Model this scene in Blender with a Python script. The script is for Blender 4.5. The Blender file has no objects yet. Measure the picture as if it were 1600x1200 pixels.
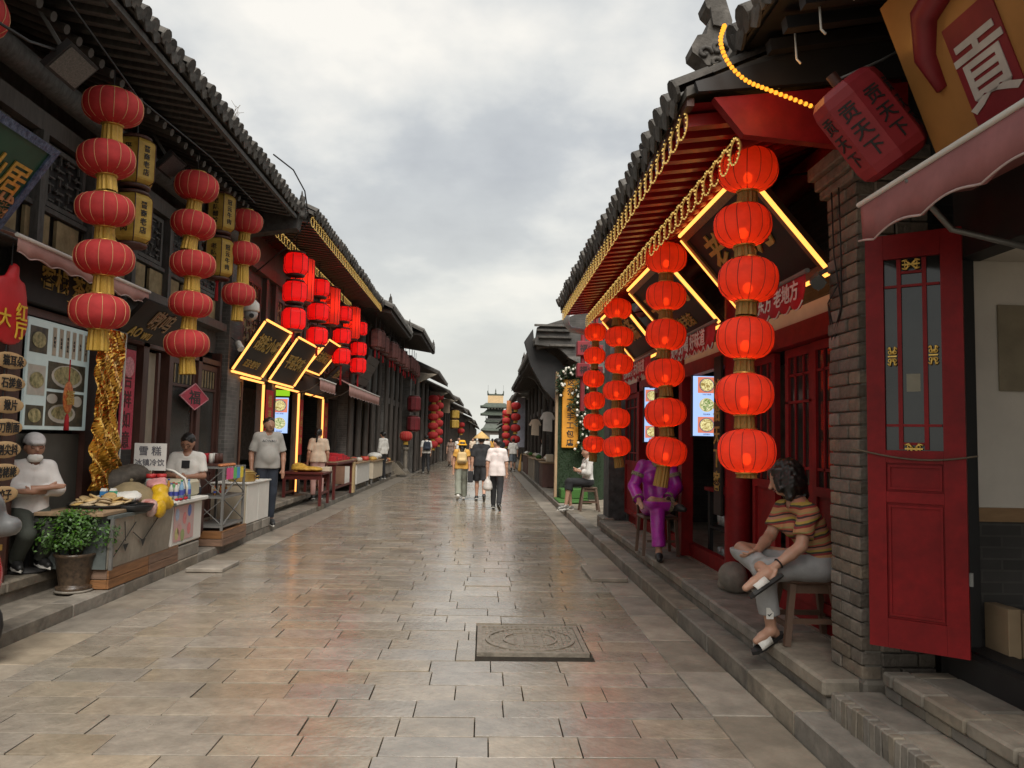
import bpy, math, random
import numpy as np
from mathutils import Matrix, Vector
R = math.radians
random.seed(7)
SC = bpy.context.scene
COL = SC.collection
# ---------------------------------------------------------------- camera
cam_d = bpy.data.cameras.new('camera'); cam = bpy.data.objects.new('camera', cam_d); COL.objects.link(cam)
def cam_matrix(loc, yaw, pitch, roll):
    y, p, r = R(yaw), R(pitch), R(roll)
    f = Vector((math.sin(y)*math.cos(p), math.cos(y)*math.cos(p), math.sin(p)))
    rt = f.cross(Vector((0, 0, 1))).normalized(); up = rt.cross(f)
    X = rt*math.cos(r)+up*math.sin(r); U = up*math.cos(r)-rt*math.sin(r)
    m = Matrix((X, U, -f)).transposed().to_4x4(); m.translation = loc
    return m
cam.matrix_world = cam_matrix((0, 0, 1.66), 1.9608, 4.1411, 1.2)
cam_d.sensor_width = 36; cam_d.lens = 27.0; cam_d.clip_start = .05; cam_d.clip_end = 3000
SC.camera = cam
# ---------------------------------------------------------------- sky, sun, exposure
SUN_EL, SUN_AZ = 50.0, 174.0      # azimuth clockwise from +Y (the street direction)
world = bpy.data.worlds.new('World'); SC.world = world; world.use_nodes = True
nt = world.node_tree; nt.nodes.clear()
def wn(t, **k):
    n = nt.nodes.new(t)
    for a, b in k.items(): setattr(n, a, b)
    return n
L_ = nt.links.new
tc = wn('ShaderNodeTexCoord'); sx = wn('ShaderNodeSeparateXYZ'); L_(tc.outputs['Generated'], sx.inputs[0])
def wmath(op, a, b=None):
    n = wn('ShaderNodeMath', operation=op)
    for i, v in enumerate((a, b)):
        if v is None: continue
        if isinstance(v, (int, float)): n.inputs[i].default_value = v
        else: L_(v, n.inputs[i])
    return n.outputs[0]
SKYO = (3.1, 7.7, 0)
zc = wmath('ADD', wmath('MAXIMUM', sx.outputs[2], 0.0), .30)
cx = wmath('DIVIDE', sx.outputs[0], zc); cy = wmath('DIVIDE', sx.outputs[1], zc)
cb = wn('ShaderNodeCombineXYZ'); L_(cx, cb.inputs[0]); L_(cy, cb.inputs[1]); cb.inputs[2].default_value = 3.4
def wnoise(scale, detail, rough, off):
    mp = wn('ShaderNodeMapping'); mp.inputs['Location'].default_value = off; L_(cb.outputs[0], mp.inputs[0])
    n = wn('ShaderNodeTexNoise'); n.inputs['Scale'].default_value = scale; n.inputs['Detail'].default_value = detail
    n.inputs['Roughness'].default_value = rough; L_(mp.outputs[0], n.inputs['Vector']); return n.outputs[0]
n1 = wnoise(1.5, 5, .5, SKYO); n2 = wnoise(5.0, 6, .55, (1.3, 4.2, 2))
mixn = wmath('ADD', wmath('MULTIPLY', n1, .74), wmath('MULTIPLY', n2, .26))
rp = wn('ShaderNodeValToRGB'); L_(mixn, rp.inputs[0])
el = rp.color_ramp.elements
el[0].position = .34; el[0].color = (.41, .43, .455, 1)
el[1].position = .45; el[1].color = (.51, .53, .545, 1)
e = el.new(.52); e.color = (.66, .665, .65, 1)
e = el.new(.62); e.color = (.86, .83, .77, 1)
hz = wn('ShaderNodeMapRange'); L_(sx.outputs[2], hz.inputs[0]); hz.inputs[1].default_value = .0; hz.inputs[2].default_value = .34
hz.inputs[3].default_value = .92; hz.inputs[4].default_value = 0
mh = wn('ShaderNodeMixRGB'); L_(hz.outputs[0], mh.inputs[0]); L_(rp.outputs[0], mh.inputs[1]); mh.inputs[2].default_value = (.70, .70, .64, 1)
sky = wn('ShaderNodeTexSky', sky_type='NISHITA'); sky.sun_disc = False
sky.sun_elevation = R(SUN_EL); sky.sun_rotation = R(SUN_AZ); sky.air_density = 1.5; sky.dust_density = 4
sk = wn('ShaderNodeMixRGB', blend_type='MULTIPLY'); sk.inputs[0].default_value = 1; L_(sky.outputs[0], sk.inputs[1]); sk.inputs[2].default_value = (.1, .1, .1, 1)
ms = wn('ShaderNodeMixRGB'); ms.inputs[0].default_value = .93; L_(sk.outputs[0], ms.inputs[1]); L_(mh.outputs[0], ms.inputs[2])
bg = wn('ShaderNodeBackground'); L_(ms.outputs[0], bg.inputs[0]); bg.inputs[1].default_value = .385
wo = wn('ShaderNodeOutputWorld'); L_(bg.outputs[0], wo.inputs[0])
sd = bpy.data.lights.new('sun', 'SUN'); sd.energy = 1.5; sd.angle = R(40); sd.color = (1, .95, .87)
sun = bpy.data.objects.new('sun', sd); COL.objects.link(sun)
az, elv = R(SUN_AZ), R(SUN_EL)
sun.rotation_euler = Vector((math.sin(az)*math.cos(elv), math.cos(az)*math.cos(elv), math.sin(elv))).to_track_quat('Z', 'Y').to_euler()
vs = SC.view_settings; vs.view_transform = 'Standard'; vs.look = 'None'; vs.gamma = 1; vs.use_curve_mapping = False
vs.exposure = 1.64
SC.cycles.max_bounces = 4; SC.cycles.diffuse_bounces = 3; SC.cycles.glossy_bounces = 2; SC.cycles.transmission_bounces = 4
SC.cycles.transparent_max_bounces = 8; SC.cycles.sample_clamp_indirect = 4; SC.cycles.caustics_reflective = False; SC.cycles.caustics_refractive = False
# ---------------------------------------------------------------- materials
MATS = {}
def mat(name, col, rough=.7, metal=0, var=.18, scale=6, bump=0, bscale=None, rnd=0, col2=None, emit=0, ecol=None, spec=.5, trans=0, kind=None, alpha=1, coat=0, island=0, stretch=None):
    if name in MATS: return MATS[name]
    m = bpy.data.materials.new(name); m.use_nodes = True; t = m.node_tree; N, L = t.nodes, t.links.new
    b = N['Principled BSDF']; out = N['Material Output']
    c = col if len(col) == 4 else (*col, 1)
    tcn = N.new('ShaderNodeTexCoord'); vec = tcn.outputs['Object']
    if stretch:
        mp = N.new('ShaderNodeMapping'); mp.inputs['Scale'].default_value = stretch; L(vec, mp.inputs[0]); vec = mp.outputs[0]
    csock = None
    if var or col2:
        nz = N.new('ShaderNodeTexNoise'); nz.inputs['Scale'].default_value = scale; nz.inputs['Detail'].default_value = 7; nz.inputs['Roughness'].default_value = .62
        L(vec, nz.inputs['Vector'])
        r = N.new('ShaderNodeValToRGB'); L(nz.outputs[0], r.inputs[0])
        a2 = col2 if col2 else [min(1, x*(1+var)) for x in c[:3]]
        r.color_ramp.elements[0].position = .3; r.color_ramp.elements[1].position = .7
        r.color_ramp.elements[0].color = (*[x*(1-var) for x in c[:3]], 1); r.color_ramp.elements[1].color = (*a2[:3], 1)
        csock = r.outputs[0]
    if rnd:
        if csock is None:
            v = N.new('ShaderNodeRGB'); v.outputs[0].default_value = c; csock = v.outputs[0]
        oi = N.new('ShaderNodeObjectInfo'); rs = oi.outputs['Random']
        if island:
            ge = N.new('ShaderNodeNewGeometry'); ad = N.new('ShaderNodeMath'); ad.operation = 'ADD'; L(rs, ad.inputs[0]); L(ge.outputs['Random Per Island'], ad.inputs[1])
            fr = N.new('ShaderNodeMath'); fr.operation = 'FRACT'; L(ad.outputs[0], fr.inputs[0]); rs = fr.outputs[0]
        mr = N.new('ShaderNodeMapRange'); L(rs, mr.inputs[0]); mr.inputs[3].default_value = 1-rnd; mr.inputs[4].default_value = 1+rnd
        hs = N.new('ShaderNodeHueSaturation'); L(csock, hs.inputs['Color']); L(mr.outputs[0], hs.inputs['Value'])
        m2 = N.new('ShaderNodeMath'); m2.operation = 'MULTIPLY'; L(rs, m2.inputs[0]); m2.inputs[1].default_value = 7.31
        m3 = N.new('ShaderNodeMath'); m3.operation = 'FRACT'; L(m2.outputs[0], m3.inputs[0])
        m4 = N.new('ShaderNodeMapRange'); L(m3.outputs[0], m4.inputs[0]); m4.inputs[3].default_value = .75; m4.inputs[4].default_value = 1.2; L(m4.outputs[0], hs.inputs['Saturation'])
        csock = hs.outputs[0]
    if csock is not None: L(csock, b.inputs['Base Color'])
    else: b.inputs['Base Color'].default_value = c
    b.inputs['Roughness'].default_value = rough; b.inputs['Metallic'].default_value = metal
    b.inputs['Specular IOR Level'].default_value = spec
    if coat: b.inputs['Coat Weight'].default_value = coat; b.inputs['Coat Roughness'].default_value = .15
    if emit:
        b.inputs['Emission Strength'].default_value = emit; b.inputs['Emission Color'].default_value = (*(ecol or c[:3]), 1)
    if bump:
        bn = N.new('ShaderNodeTexNoise'); bn.inputs['Scale'].default_value = bscale or scale*4; bn.inputs['Detail'].default_value = 8; L(vec, bn.inputs['Vector'])
        bp = N.new('ShaderNodeBump'); bp.inputs['Strength'].default_value = bump; bp.inputs['Distance'].default_value = .02; L(bn.outputs[0], bp.inputs['Height']); L(bp.outputs[0], b.inputs['Normal'])
    if trans:      # thin cloth: part of the light goes through
        tr = N.new('ShaderNodeBsdfTranslucent'); mx = N.new('ShaderNodeMixShader'); mx.inputs[0].default_value = trans
        if csock is not None: L(csock, tr.inputs[0])
        else: tr.inputs[0].default_value = c
        L(b.outputs[0], mx.inputs[1]); L(tr.outputs[0], mx.inputs[2]); last = mx.outputs[0]
        if alpha < 1:
            tp = N.new('ShaderNodeBsdfTransparent'); tp.inputs[0].default_value = c; m5 = N.new('ShaderNodeMixShader'); m5.inputs[0].default_value = alpha
            L(tp.outputs[0], m5.inputs[1]); L(last, m5.inputs[2]); last = m5.outputs[0]
        L(last, out.inputs[0])
    elif alpha < 1:
        tp = N.new('ShaderNodeBsdfTransparent'); m5 = N.new('ShaderNodeMixShader'); m5.inputs[0].default_value = alpha
        L(tp.outputs[0], m5.inputs[1]); L(b.outputs[0], m5.inputs[2]); L(m5.outputs[0], out.inputs[0])
    MATS[name] = m; m['b'] = 1
    return m
def glow(name, col, s):
    if name in MATS: return MATS[name]
    m = bpy.data.materials.new(name); m.use_nodes = True; t = m.node_tree; t.nodes.clear()
    e = t.nodes.new('ShaderNodeEmission'); e.inputs[0].default_value = (*col, 1); e.inputs[1].default_value = s
    o = t.nodes.new('ShaderNodeOutputMaterial'); t.links.new(e.outputs[0], o.inputs[0]); MATS[name] = m; return m
def brickmat(name, c1, c2, mortar, sc, axis='yz', rough=.85, bw=.24, bh=.065):
    if name in MATS: return MATS[name]
    m = mat(name, c1, rough, var=.2, scale=4); t = m.node_tree; N, L = t.nodes, t.links.new; b = N['Principled BSDF']
    tcn = N.new('ShaderNodeTexCoord'); sp = N.new('ShaderNodeSeparateXYZ'); L(tcn.outputs['Object'], sp.inputs[0])
    cbn = N.new('ShaderNodeCombineXYZ'); ad = N.new('ShaderNodeMath'); L(sp.outputs[0], ad.inputs[0]); L(sp.outputs[1], ad.inputs[1])
    L(ad.outputs[0], cbn.inputs[0]); L(sp.outputs[2], cbn.inputs[1])
    br = N.new('ShaderNodeTexBrick'); L(cbn.outputs[0], br.inputs[0]); br.inputs['Scale'].default_value = 1
    br.inputs['Brick Width'].default_value = bw; br.inputs['Row Height'].default_value = bh; br.inputs['Mortar Size'].default_value = .006
    br.inputs['Color1'].default_value = (*c1, 1); br.inputs['Color2'].default_value = (*c2, 1); br.inputs['Mortar'].default_value = (*mortar, 1)
    nz = N.new('ShaderNodeTexNoise'); nz.inputs['Scale'].default_value = 2.5; nz.inputs['Detail'].default_value = 8; L(tcn.outputs['Object'], nz.inputs['Vector'])
    mr = N.new('ShaderNodeMapRange'); L(nz.outputs[0], mr.inputs[0]); mr.inputs[1].default_value = .3; mr.inputs[2].default_value = .7; mr.inputs[3].default_value = .6; mr.inputs[4].default_value = 1.35
    hs = N.new('ShaderNodeHueSaturation'); L(br.outputs[0], hs.inputs['Color']); L(mr.outputs[0], hs.inputs['Value']); L(hs.outputs[0], b.inputs['Base Color'])
    bp = N.new('ShaderNodeBump'); bp.inputs['Strength'].default_value = .6; bp.inputs['Distance'].default_value = .01; bp.invert = True; L(br.outputs['Fac'], bp.inputs['Height']); L(bp.outputs[0], b.inputs['Normal'])
    return m
# ---------------------------------------------------------------- mesh builder
class MB:
    def __init__(s): s.v = []; s.f = []; s.m = []; s.cur = 0; s.sm = False; s.s = []
    def add(s, vs, fs, smooth=None):
        o = len(s.v); s.v += [tuple(x) for x in vs]; s.f += [tuple(i+o for i in f) for f in fs]
        s.m += [s.cur]*len(fs); s.s += [s.sm if smooth is None else smooth]*len(fs); return s
    def mi(s, i): s.cur = i; return s
    def box(s, a, b):
        x0, y0, z0 = [min(p, q) for p, q in zip(a, b)]; x1, y1, z1 = [max(p, q) for p, q in zip(a, b)]
        return s.add([(x0,y0,z0),(x1,y0,z0),(x1,y1,z0),(x0,y1,z0),(x0,y0,z1),(x1,y0,z1),(x1,y1,z1),(x0,y1,z1)],
            [(3,2,1,0),(4,5,6,7),(0,1,5,4),(1,2,6,5),(2,3,7,6),(3,0,4,7)], False)
    def cbox(s, a, b, c=.01):   # box with chamfered edges
        x0, y0, z0 = [min(p, q) for p, q in zip(a, b)]; x1, y1, z1 = [max(p, q) for p, q in zip(a, b)]
        P = [((x0+x1)/2, (y0+y1)/2)]
        def ring(z, i): return [(x0+i,y0+c,z),(x0+c,y0+i,z),(x1-c,y0+i,z),(x1-i,y0+c,z),(x1-i,y1-c,z),(x1-c,y1-i,z),(x0+c,y1-i,z),(x0+i,y1-c,z)]
        def ring2(z): return [(x0+c,y0+c,z),(x0+c,y0+c,z),(x1-c,y0+c,z),(x1-c,y0+c,z),(x1-c,y1-c,z),(x1-c,y1-c,z),(x0+c,y1-c,z),(x0+c,y1-c,z)]
        vs = ring2(z0)+ring(z0+c, 0)+ring(z1-c, 0)+ring2(z1); fs = []
        for k in range(3):
            for i in range(8):
                j = (i+1) % 8; fs.append((k*8+i, k*8+j, k*8+8+j, k*8+8+i))
        fs.append(tuple(range(7, -1, -1))); fs.append(tuple(range(24, 32)))
        return s.add(vs, fs, False)
    def obox(s, M, sx, sy, sz):  # box of half sizes in frame M
        vs = [M @ Vector((a*sx, b*sy, c*sz)) for c in (-1, 1) for b in (-1, 1) for a in (-1, 1)]
        return s.add(vs, [(0,2,3,1),(4,5,7,6),(0,1,5,4),(1,3,7,5),(3,2,6,7),(2,0,4,6)], False)
    def bar(s, p, q, w, h=None, up=(0,0,1)):
        p, q = Vector(p), Vector(q); d = q-p; l = d.length; d.normalize(); u = Vector(up)
        if abs(d.dot(u)) > .98: u = Vector((1, 0, 0))
        x = d.cross(u).normalized(); z = x.cross(d)
        M = Matrix((x, d, z)).transposed().to_4x4(); M.translation = (p+q)/2
        return s.obox(M, w/2, l/2, (h or w)/2)
    def cyl(s, p, q, r0, r1=None, n=10, cap=True, smooth=True):
        r1 = r0 if r1 is None else r1; p, q = Vector(p), Vector(q); d = (q-p).normalized(); u = Vector((0, 0, 1)) if abs(d.z) < .9 else Vector((1, 0, 0))
        x = d.cross(u).normalized(); y = d.cross(x)
        vs = [c+(x*math.cos(a)+y*math.sin(a))*r for c, r in ((p, r0), (q, r1)) for a in [2*math.pi*i/n for i in range(n)]]
        fs = [(i, (i+1) % n, n+(i+1) % n, n+i) for i in range(n)]
        s.add(vs, fs, smooth)
        if cap:
            s.add(vs[:n], [tuple(range(n-1, -1, -1))], False); s.add(vs[n:], [tuple(range(n))], False)
        return s
    def tube(s, pts, r, n=6, closed=False, smooth=True):
        P = [Vector(p) for p in pts]; k = len(P); rr = r if isinstance(r, (list, tuple)) else [r]*k; rings = []
        prev = None
        for i in range(k):
            a = P[(i-1) % k] if closed or i > 0 else P[i]; b = P[(i+1) % k] if closed or i < k-1 else P[i]
            d = (b-a).normalized()
            u = prev if prev is not None else (Vector((0, 0, 1)) if abs(d.z) < .9 else Vector((1, 0, 0)))
            x = d.cross(u); x = x.normalized() if x.length > 1e-6 else Vector((1, 0, 0)); y = x.cross(d).normalized(); prev = y
            rings.append([P[i]+(x*math.cos(2*math.pi*j/n)+y*math.sin(2*math.pi*j/n))*rr[i] for j in range(n)])
        vs = [v for g in rings for v in g]; fs = []
        for i in range(k if closed else k-1):
            o, q = i*n, ((i+1) % k)*n
            for j in range(n): fs.append((o+j, o+(j+1) % n, q+(j+1) % n, q+j))
        if not closed: fs.append(tuple(range(n-1, -1, -1))); fs.append(tuple(range((k-1)*n, k*n)))
        return s.add(vs, fs, smooth)
    def lathe(s, prof, n=16, c=(0,0,0), smooth=True, rfun=None, cap=True):
        vs = []
        for (r, z) in prof:
            for i in range(n):
                a = 2*math.pi*i/n; q = r*(rfun(a, z) if rfun else 1); vs.append((c[0]+q*math.cos(a), c[1]+q*math.sin(a), c[2]+z))
        fs = []; k = len(prof)
        for j in range(k-1):
            for i in range(n): fs.append((j*n+i, j*n+(i+1) % n, (j+1)*n+(i+1) % n, (j+1)*n+i))
        if cap:
            if prof[0][0] > 1e-5: fs.append(tuple(range(n-1, -1, -1)))
            if prof[-1][0] > 1e-5: fs.append(tuple(range((k-1)*n, k*n)))
        return s.add(vs, fs, smooth)
    def ell(s, c, r, n=12, k=7, smooth=True):
        pr = []; vs = []
        for j in range(k+1):
            t = math.pi*j/k
            for i in range(n):
                a = 2*math.pi*i/n; vs.append((c[0]+r[0]*math.sin(t)*math.cos(a), c[1]+r[1]*math.sin(t)*math.sin(a), c[2]-r[2]*math.cos(t)))
        fs = [(j*n+i, j*n+(i+1) % n, (j+1)*n+(i+1) % n, (j+1)*n+i) for j in range(k) for i in range(n)]
        return s.add(vs, fs, smooth)
    def prism(s, poly, axis, a, b):   # polygon in the two other axes, extruded along axis (0,1,2)
        def P(p, t):
            l = [p[0], p[1]]; l.insert(axis, t); return tuple(l)
        n = len(poly); vs = [P(p, a) for p in poly]+[P(p, b) for p in poly]
        fs = [(i, (i+1) % n, n+(i+1) % n, n+i) for i in range(n)]+[tuple(range(n-1, -1, -1)), tuple(range(n, 2*n))]
        return s.add(vs, fs, False)
    def quad(s, *p): return s.add(p, [tuple(range(len(p)))], False)
    def xf(s, M):
        s.v = [tuple(M @ Vector(v)) for v in s.v]; return s
    def mesh(s, name, mats):
        me = bpy.data.meshes.new(name); me.from_pydata(s.v, [], s.f)
        for m in (mats if isinstance(mats, (list, tuple)) else [mats]): me.materials.append(m)
        me.polygons.foreach_set('material_index', s.m); me.polygons.foreach_set('use_smooth', s.s)
        import bmesh
        bm = bmesh.new(); bm.from_mesh(me); bmesh.ops.recalc_face_normals(bm, faces=bm.faces); bm.to_mesh(bm and me); bm.free()
        me.update(); return me
    def build(s, name, mats, parent=None, **tags):
        """vertices are world coordinates; the origin goes to the parent, or to the base of the thing"""
        if parent is not None: o = Vector(parent['w'])
        else:
            a = np.array(s.v); o = Vector(((a[:,0].min()+a[:,0].max())/2, (a[:,1].min()+a[:,1].max())/2, a[:,2].min()))
        s.v = [(v[0]-o.x, v[1]-o.y, v[2]-o.z) for v in s.v]
        return link(name, s.mesh(name, mats), parent, (0,0,0) if parent is not None else o, **tags)
    def local(s, name, mats, parent=None, loc=(0,0,0), rot=(0,0,0), **tags):
        return link(name, s.mesh(name, mats), parent, loc, rot, **tags)
def link(name, data, parent=None, loc=(0,0,0), rot=(0,0,0), label=None, cat=None, group=None, kind=None, scale=None):
    o = bpy.data.objects.new(name, data); COL.objects.link(o); o.location = loc; o.rotation_euler = rot
    if scale: o.scale = scale
    if parent is not None:
        o.parent = parent; o['w'] = [parent['w'][i]+loc[i] for i in range(3)]
    else: o['w'] = list(loc)
    if label: o['label'] = label
    if cat: o['category'] = cat
    if group: o['group'] = group
    if kind: o['kind'] = kind
    return o
def thing(name, label, cat, loc, rot=(0,0,0), group=None, scale=None):
    return link(name, None, None, loc, rot, label, cat, group, None, scale)
TXT = {}
def text(s, size, m, parent, M, ext=.003, name='lettering', sx=1):
    """M: world frame of the centre of the text (x along, y up, z out); parent without rotation"""
    k = (s, ext/size)
    if k not in TXT:
        c = bpy.data.curves.new('t', 'FONT'); c.body = s; c.resolution_u = 2; c.extrude = ext/size; c.offset = .014; c.space_line = 1.12
        c.align_x = 'CENTER'; o = bpy.data.objects.new('t', c); me = bpy.data.meshes.new_from_object(o)
        a = np.array([v.co[:] for v in me.vertices]); TXT[k] = (a-(a.max(0)+a.min(0))/2, [tuple(p.vertices) for p in me.polygons])
        bpy.data.objects.remove(o); bpy.data.meshes.remove(me)
    a, fs = TXT[k]; b = MB(); b.add([tuple(M @ Vector((v[0]*size*sx, v[1]*size, v[2]*size))) for v in a], fs)
    return b.build(name, m, parent)
def frame(o, x, y):
    x, y = Vector(x).normalized(), Vector(y).normalized(); z = x.cross(y).normalized(); y = z.cross(x)
    m = Matrix((x, y, z)).transposed().to_4x4(); m.translation = Vector(o); return m
# ---------------------------------------------------------------- implicit surfaces (for bodies, cloth, stone, foil)
def sdf(prims, res, k=.03, pad=.04, wr=None):
    pts = []; 
    for p in prims:
        if p[0] == 'e': r = max(p[2]); pts += [np.array(p[1])-r, np.array(p[1])+r]
        elif p[0] in 'cf': r = max(p[3], p[4]); pts += [np.array(p[1])-r, np.array(p[1])+r, np.array(p[2])-r, np.array(p[2])+r]
    lo = np.min(pts, 0)-pad; hi = np.max(pts, 0)+pad
    n = np.ceil((hi-lo)/res).astype(int)+1
    ax = [lo[i]+np.arange(n[i])*res for i in range(3)]
    Fd = np.full(n, 1.0, np.float32)
    for p in prims:
        kk = p[5] if p[0] in 'cfxy' and len(p) > 5 else (p[3] if p[0] == 'e' and len(p) > 3 else (p[3] if p[0]=='s' and len(p) > 3 else k))
        if p[0] in 'es': a = np.array(p[1])-np.array(p[2]); b = np.array(p[1])+np.array(p[2])
        elif p[0] == 'b': a, b = np.array(p[1]), np.array(p[2])
        else: rr = max(p[3], p[4]); a = np.minimum(p[1], p[2])-rr; b = np.maximum(p[1], p[2])+rr
        i0 = np.clip(((a-kk-2*res-lo)/res).astype(int), 0, n-1); i1 = np.clip(((b+kk+2*res-lo)/res).astype(int)+2, 1, n)
        sl = tuple(slice(i0[i], i1[i]) for i in range(3))
        X, Y, Z = np.meshgrid(ax[0][sl[0]], ax[1][sl[1]], ax[2][sl[2]], indexing='ij')
        if p[0] in 'es':
            c, r = p[1], p[2]; q = np.sqrt(((X-c[0])/r[0])**2+((Y-c[1])/r[1])**2+((Z-c[2])/r[2])**2); d = (q-1)*min(r)
        elif p[0] == 'b':
            c = (a+b)/2; h = (b-a)/2; d = np.maximum(np.maximum(abs(X-c[0])-h[0], abs(Y-c[1])-h[1]), abs(Z-c[2])-h[2])
        else:
            A, Bv = np.array(p[1], float), np.array(p[2], float); D = Bv-A; LL = max(1e-9, D@D); ln = math.sqrt(LL)
            t = ((X-A[0])*D[0]+(Y-A[1])*D[1]+(Z-A[2])*D[2])/LL; tc_ = np.clip(t, 0, 1)
            if p[0] in 'fy':
                d = np.sqrt(np.maximum(0, (X-A[0]-t*D[0])**2+(Y-A[1]-t*D[1])**2+(Z-A[2]-t*D[2])**2))-(p[3]+(p[4]-p[3])*tc_)
                d = np.maximum(d, (t-1)*ln)
                d = np.where(t < 0, np.sqrt((X-A[0])**2+(Y-A[1])**2+(Z-A[2])**2)-p[3], d)
            else: d = np.sqrt((X-A[0]-tc_*D[0])**2+(Y-A[1]-tc_*D[1])**2+(Z-A[2]-tc_*D[2])**2)-(p[3]+(p[4]-p[3])*tc_)
        f = Fd[sl]
        if p[0] in 'sbxy': Fd[sl] = np.maximum(f, -d)
        else:
            h = np.clip(.5+.5*(f-d)/kk, 0, 1); Fd[sl] = f+(d-f)*h-kk*h*(1-h)
    if wr:      # folds in cloth, strands in hair
        amp, fq = wr; X, Y, Z = np.meshgrid(*ax, indexing='ij'); q = fq
        w = np.sin(q*(1.1*Z+.7*X+.35*Y)+2.2*np.sin(.45*q*X+1.3)+1.5*np.sin(.5*q*Y))*.5+np.sin(q*(1.9*Z-1.2*X+.9*Y)+1.8*np.sin(.6*q*Z))*.35+np.sin(q*(.4*Z+2.1*X-1.6*Y)+2*np.sin(.4*q*Z+.5))*.3
        Fd = Fd+(amp*w).astype(np.float32)
    return nets(Fd, lo, res)
def nets(Fd, lo, res):
    s = Fd < 0; n = np.array(Fd.shape)
    cn = [(i, j, k) for i in (0, 1) for j in (0, 1) for k in (0, 1)]
    sh = lambda A, c: A[c[0]:n[0]-1+c[0], c[1]:n[1]-1+c[1], c[2]:n[2]-1+c[2]]
    cnt = sum(sh(s, c).astype(np.int8) for c in cn); act = (cnt > 0) & (cnt < 8)
    I = np.argwhere(act); idx = np.full(act.shape, -1, int); idx[act] = np.arange(len(I))
    acc = np.zeros((len(I), 3)); num = np.zeros(len(I))
    for c in cn:
        for a in range(3):
            if c[a]: continue
            d = list(c); d[a] = 1
            f0 = Fd[I[:,0]+c[0], I[:,1]+c[1], I[:,2]+c[2]]; f1 = Fd[I[:,0]+d[0], I[:,1]+d[1], I[:,2]+d[2]]
            x = (f0 < 0) != (f1 < 0); t = np.where(x, f0/np.where(x, f0-f1, 1), 0)
            P = np.array(c, float)[None]+np.zeros((len(I), 3)); P[:, a] += t
            acc[x] += P[x]; num[x] += 1
    V = (I+acc/num[:, None])*res+lo; Q = []
    for a in range(3):
        b, c = (a+1) % 3, (a+2) % 3
        s0 = [slice(None)]*3; s1 = [slice(None)]*3; s0[a] = slice(0, n[a]-1); s1[a] = slice(1, n[a])
        E = np.argwhere(s[tuple(s0)] != s[tuple(s1)]); E = E[(E[:, b] > 0) & (E[:, c] > 0) & (E[:, b] < n[b]-1) & (E[:, c] < n[c]-1)]
        fl = s[E[:,0], E[:,1], E[:,2]]
        def g(db, dc):
            q = E.copy(); q[:, b] += db; q[:, c] += dc; return idx[q[:,0], q[:,1], q[:,2]]
        q = np.stack([g(-1,-1), g(0,-1), g(0,0), g(-1,0)], 1); q[~fl] = q[~fl][:, ::-1]; Q.append(q)
    return V, np.concatenate(Q)
def smesh(name, prims, res, m, k=.03, M=None, wr=None):
    V, Q = sdf(prims, res, k, wr=wr)
    me = bpy.data.meshes.new(name)
    if M is not None: V = V @ np.array(M.to_3x3()).T+np.array(M.translation)
    me.from_pydata(V.tolist(), [], Q.tolist()); me.materials.append(m); me.polygons.foreach_set('use_smooth', [True]*len(Q)); me.update(); return me
# ---------------------------------------------------------------- palette
def mix_rough(m, lo, hi, scale):
    t = m.node_tree; N, L = t.nodes, t.links.new; b = N['Principled BSDF']
    g = N.new('ShaderNodeNewGeometry'); nz = N.new('ShaderNodeTexNoise'); nz.inputs['Scale'].default_value = scale; nz.inputs['Detail'].default_value = 6; L(g.outputs['Position'], nz.inputs['Vector'])
    mr = N.new('ShaderNodeMapRange'); L(nz.outputs[0], mr.inputs[0]); mr.inputs[1].default_value = .3; mr.inputs[2].default_value = .7; mr.inputs[3].default_value = lo; mr.inputs[4].default_value = hi; L(mr.outputs[0], b.inputs['Roughness'])
def stain(m, scale, lo, hi, col=(1,1,1)):
    """large world-space patches of wear multiplied into the base colour"""
    t = m.node_tree; N, L = t.nodes, t.links.new; b = N['Principled BSDF']; src = b.inputs['Base Color'].links[0].from_socket
    g = N.new('ShaderNodeNewGeometry'); nz = N.new('ShaderNodeTexNoise'); nz.inputs['Scale'].default_value = scale; nz.inputs['Detail'].default_value = 9; nz.inputs['Roughness'].default_value = .7; L(g.outputs['Position'], nz.inputs['Vector'])
    r = N.new('ShaderNodeValToRGB'); L(nz.outputs[0], r.inputs[0]); r.color_ramp.elements[0].position = .36; r.color_ramp.elements[1].position = .64
    r.color_ramp.elements[0].color = (lo, lo, lo, 1); r.color_ramp.elements[1].color = (hi*col[0], hi*col[1], hi*col[2], 1)
    mx = N.new('ShaderNodeMixRGB'); mx.blend_type = 'MULTIPLY'; mx.inputs[0].default_value = 1; L(src, mx.inputs[1]); L(r.outputs[0], mx.inputs[2]); L(mx.outputs[0], b.inputs['Base Color'])
PAVE = mat('paving', (.285, .245, .195), .3, coat=.35, var=.14, scale=5, bump=.25, bscale=22, rnd=.12, island=1); mix_rough(PAVE, .10, .32, 1.6); stain(PAVE, .9, .78, 1.1, (1.0, .98, .95)); stain(PAVE, 9, .82, 1.06)
GUT = mat('gutter', (.27, .23, .18), .5, var=.25, scale=4, bump=.25, bscale=25, rnd=.2); stain(GUT, 1.3, .7, 1.1)
STEP = mat('step_stone', (.23, .20, .16), .72, var=.28, scale=5, bump=.35, bscale=18, rnd=.2); stain(STEP, 2.2, .6, 1.12)
JOINT = mat('joint', (.035, .03, .024), .95, spec=.1, var=.3, scale=20)
EARTH = mat('earth', (.16, .14, .11), .9, var=.3, scale=1)
TILE = mat('roof_tile', (.085, .079, .072), .9, var=.4, scale=9, bump=.4, rnd=.3, spec=.2)
TILEU = mat('roof_slab', (.07, .063, .055), .85, var=.3, scale=6)
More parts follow.
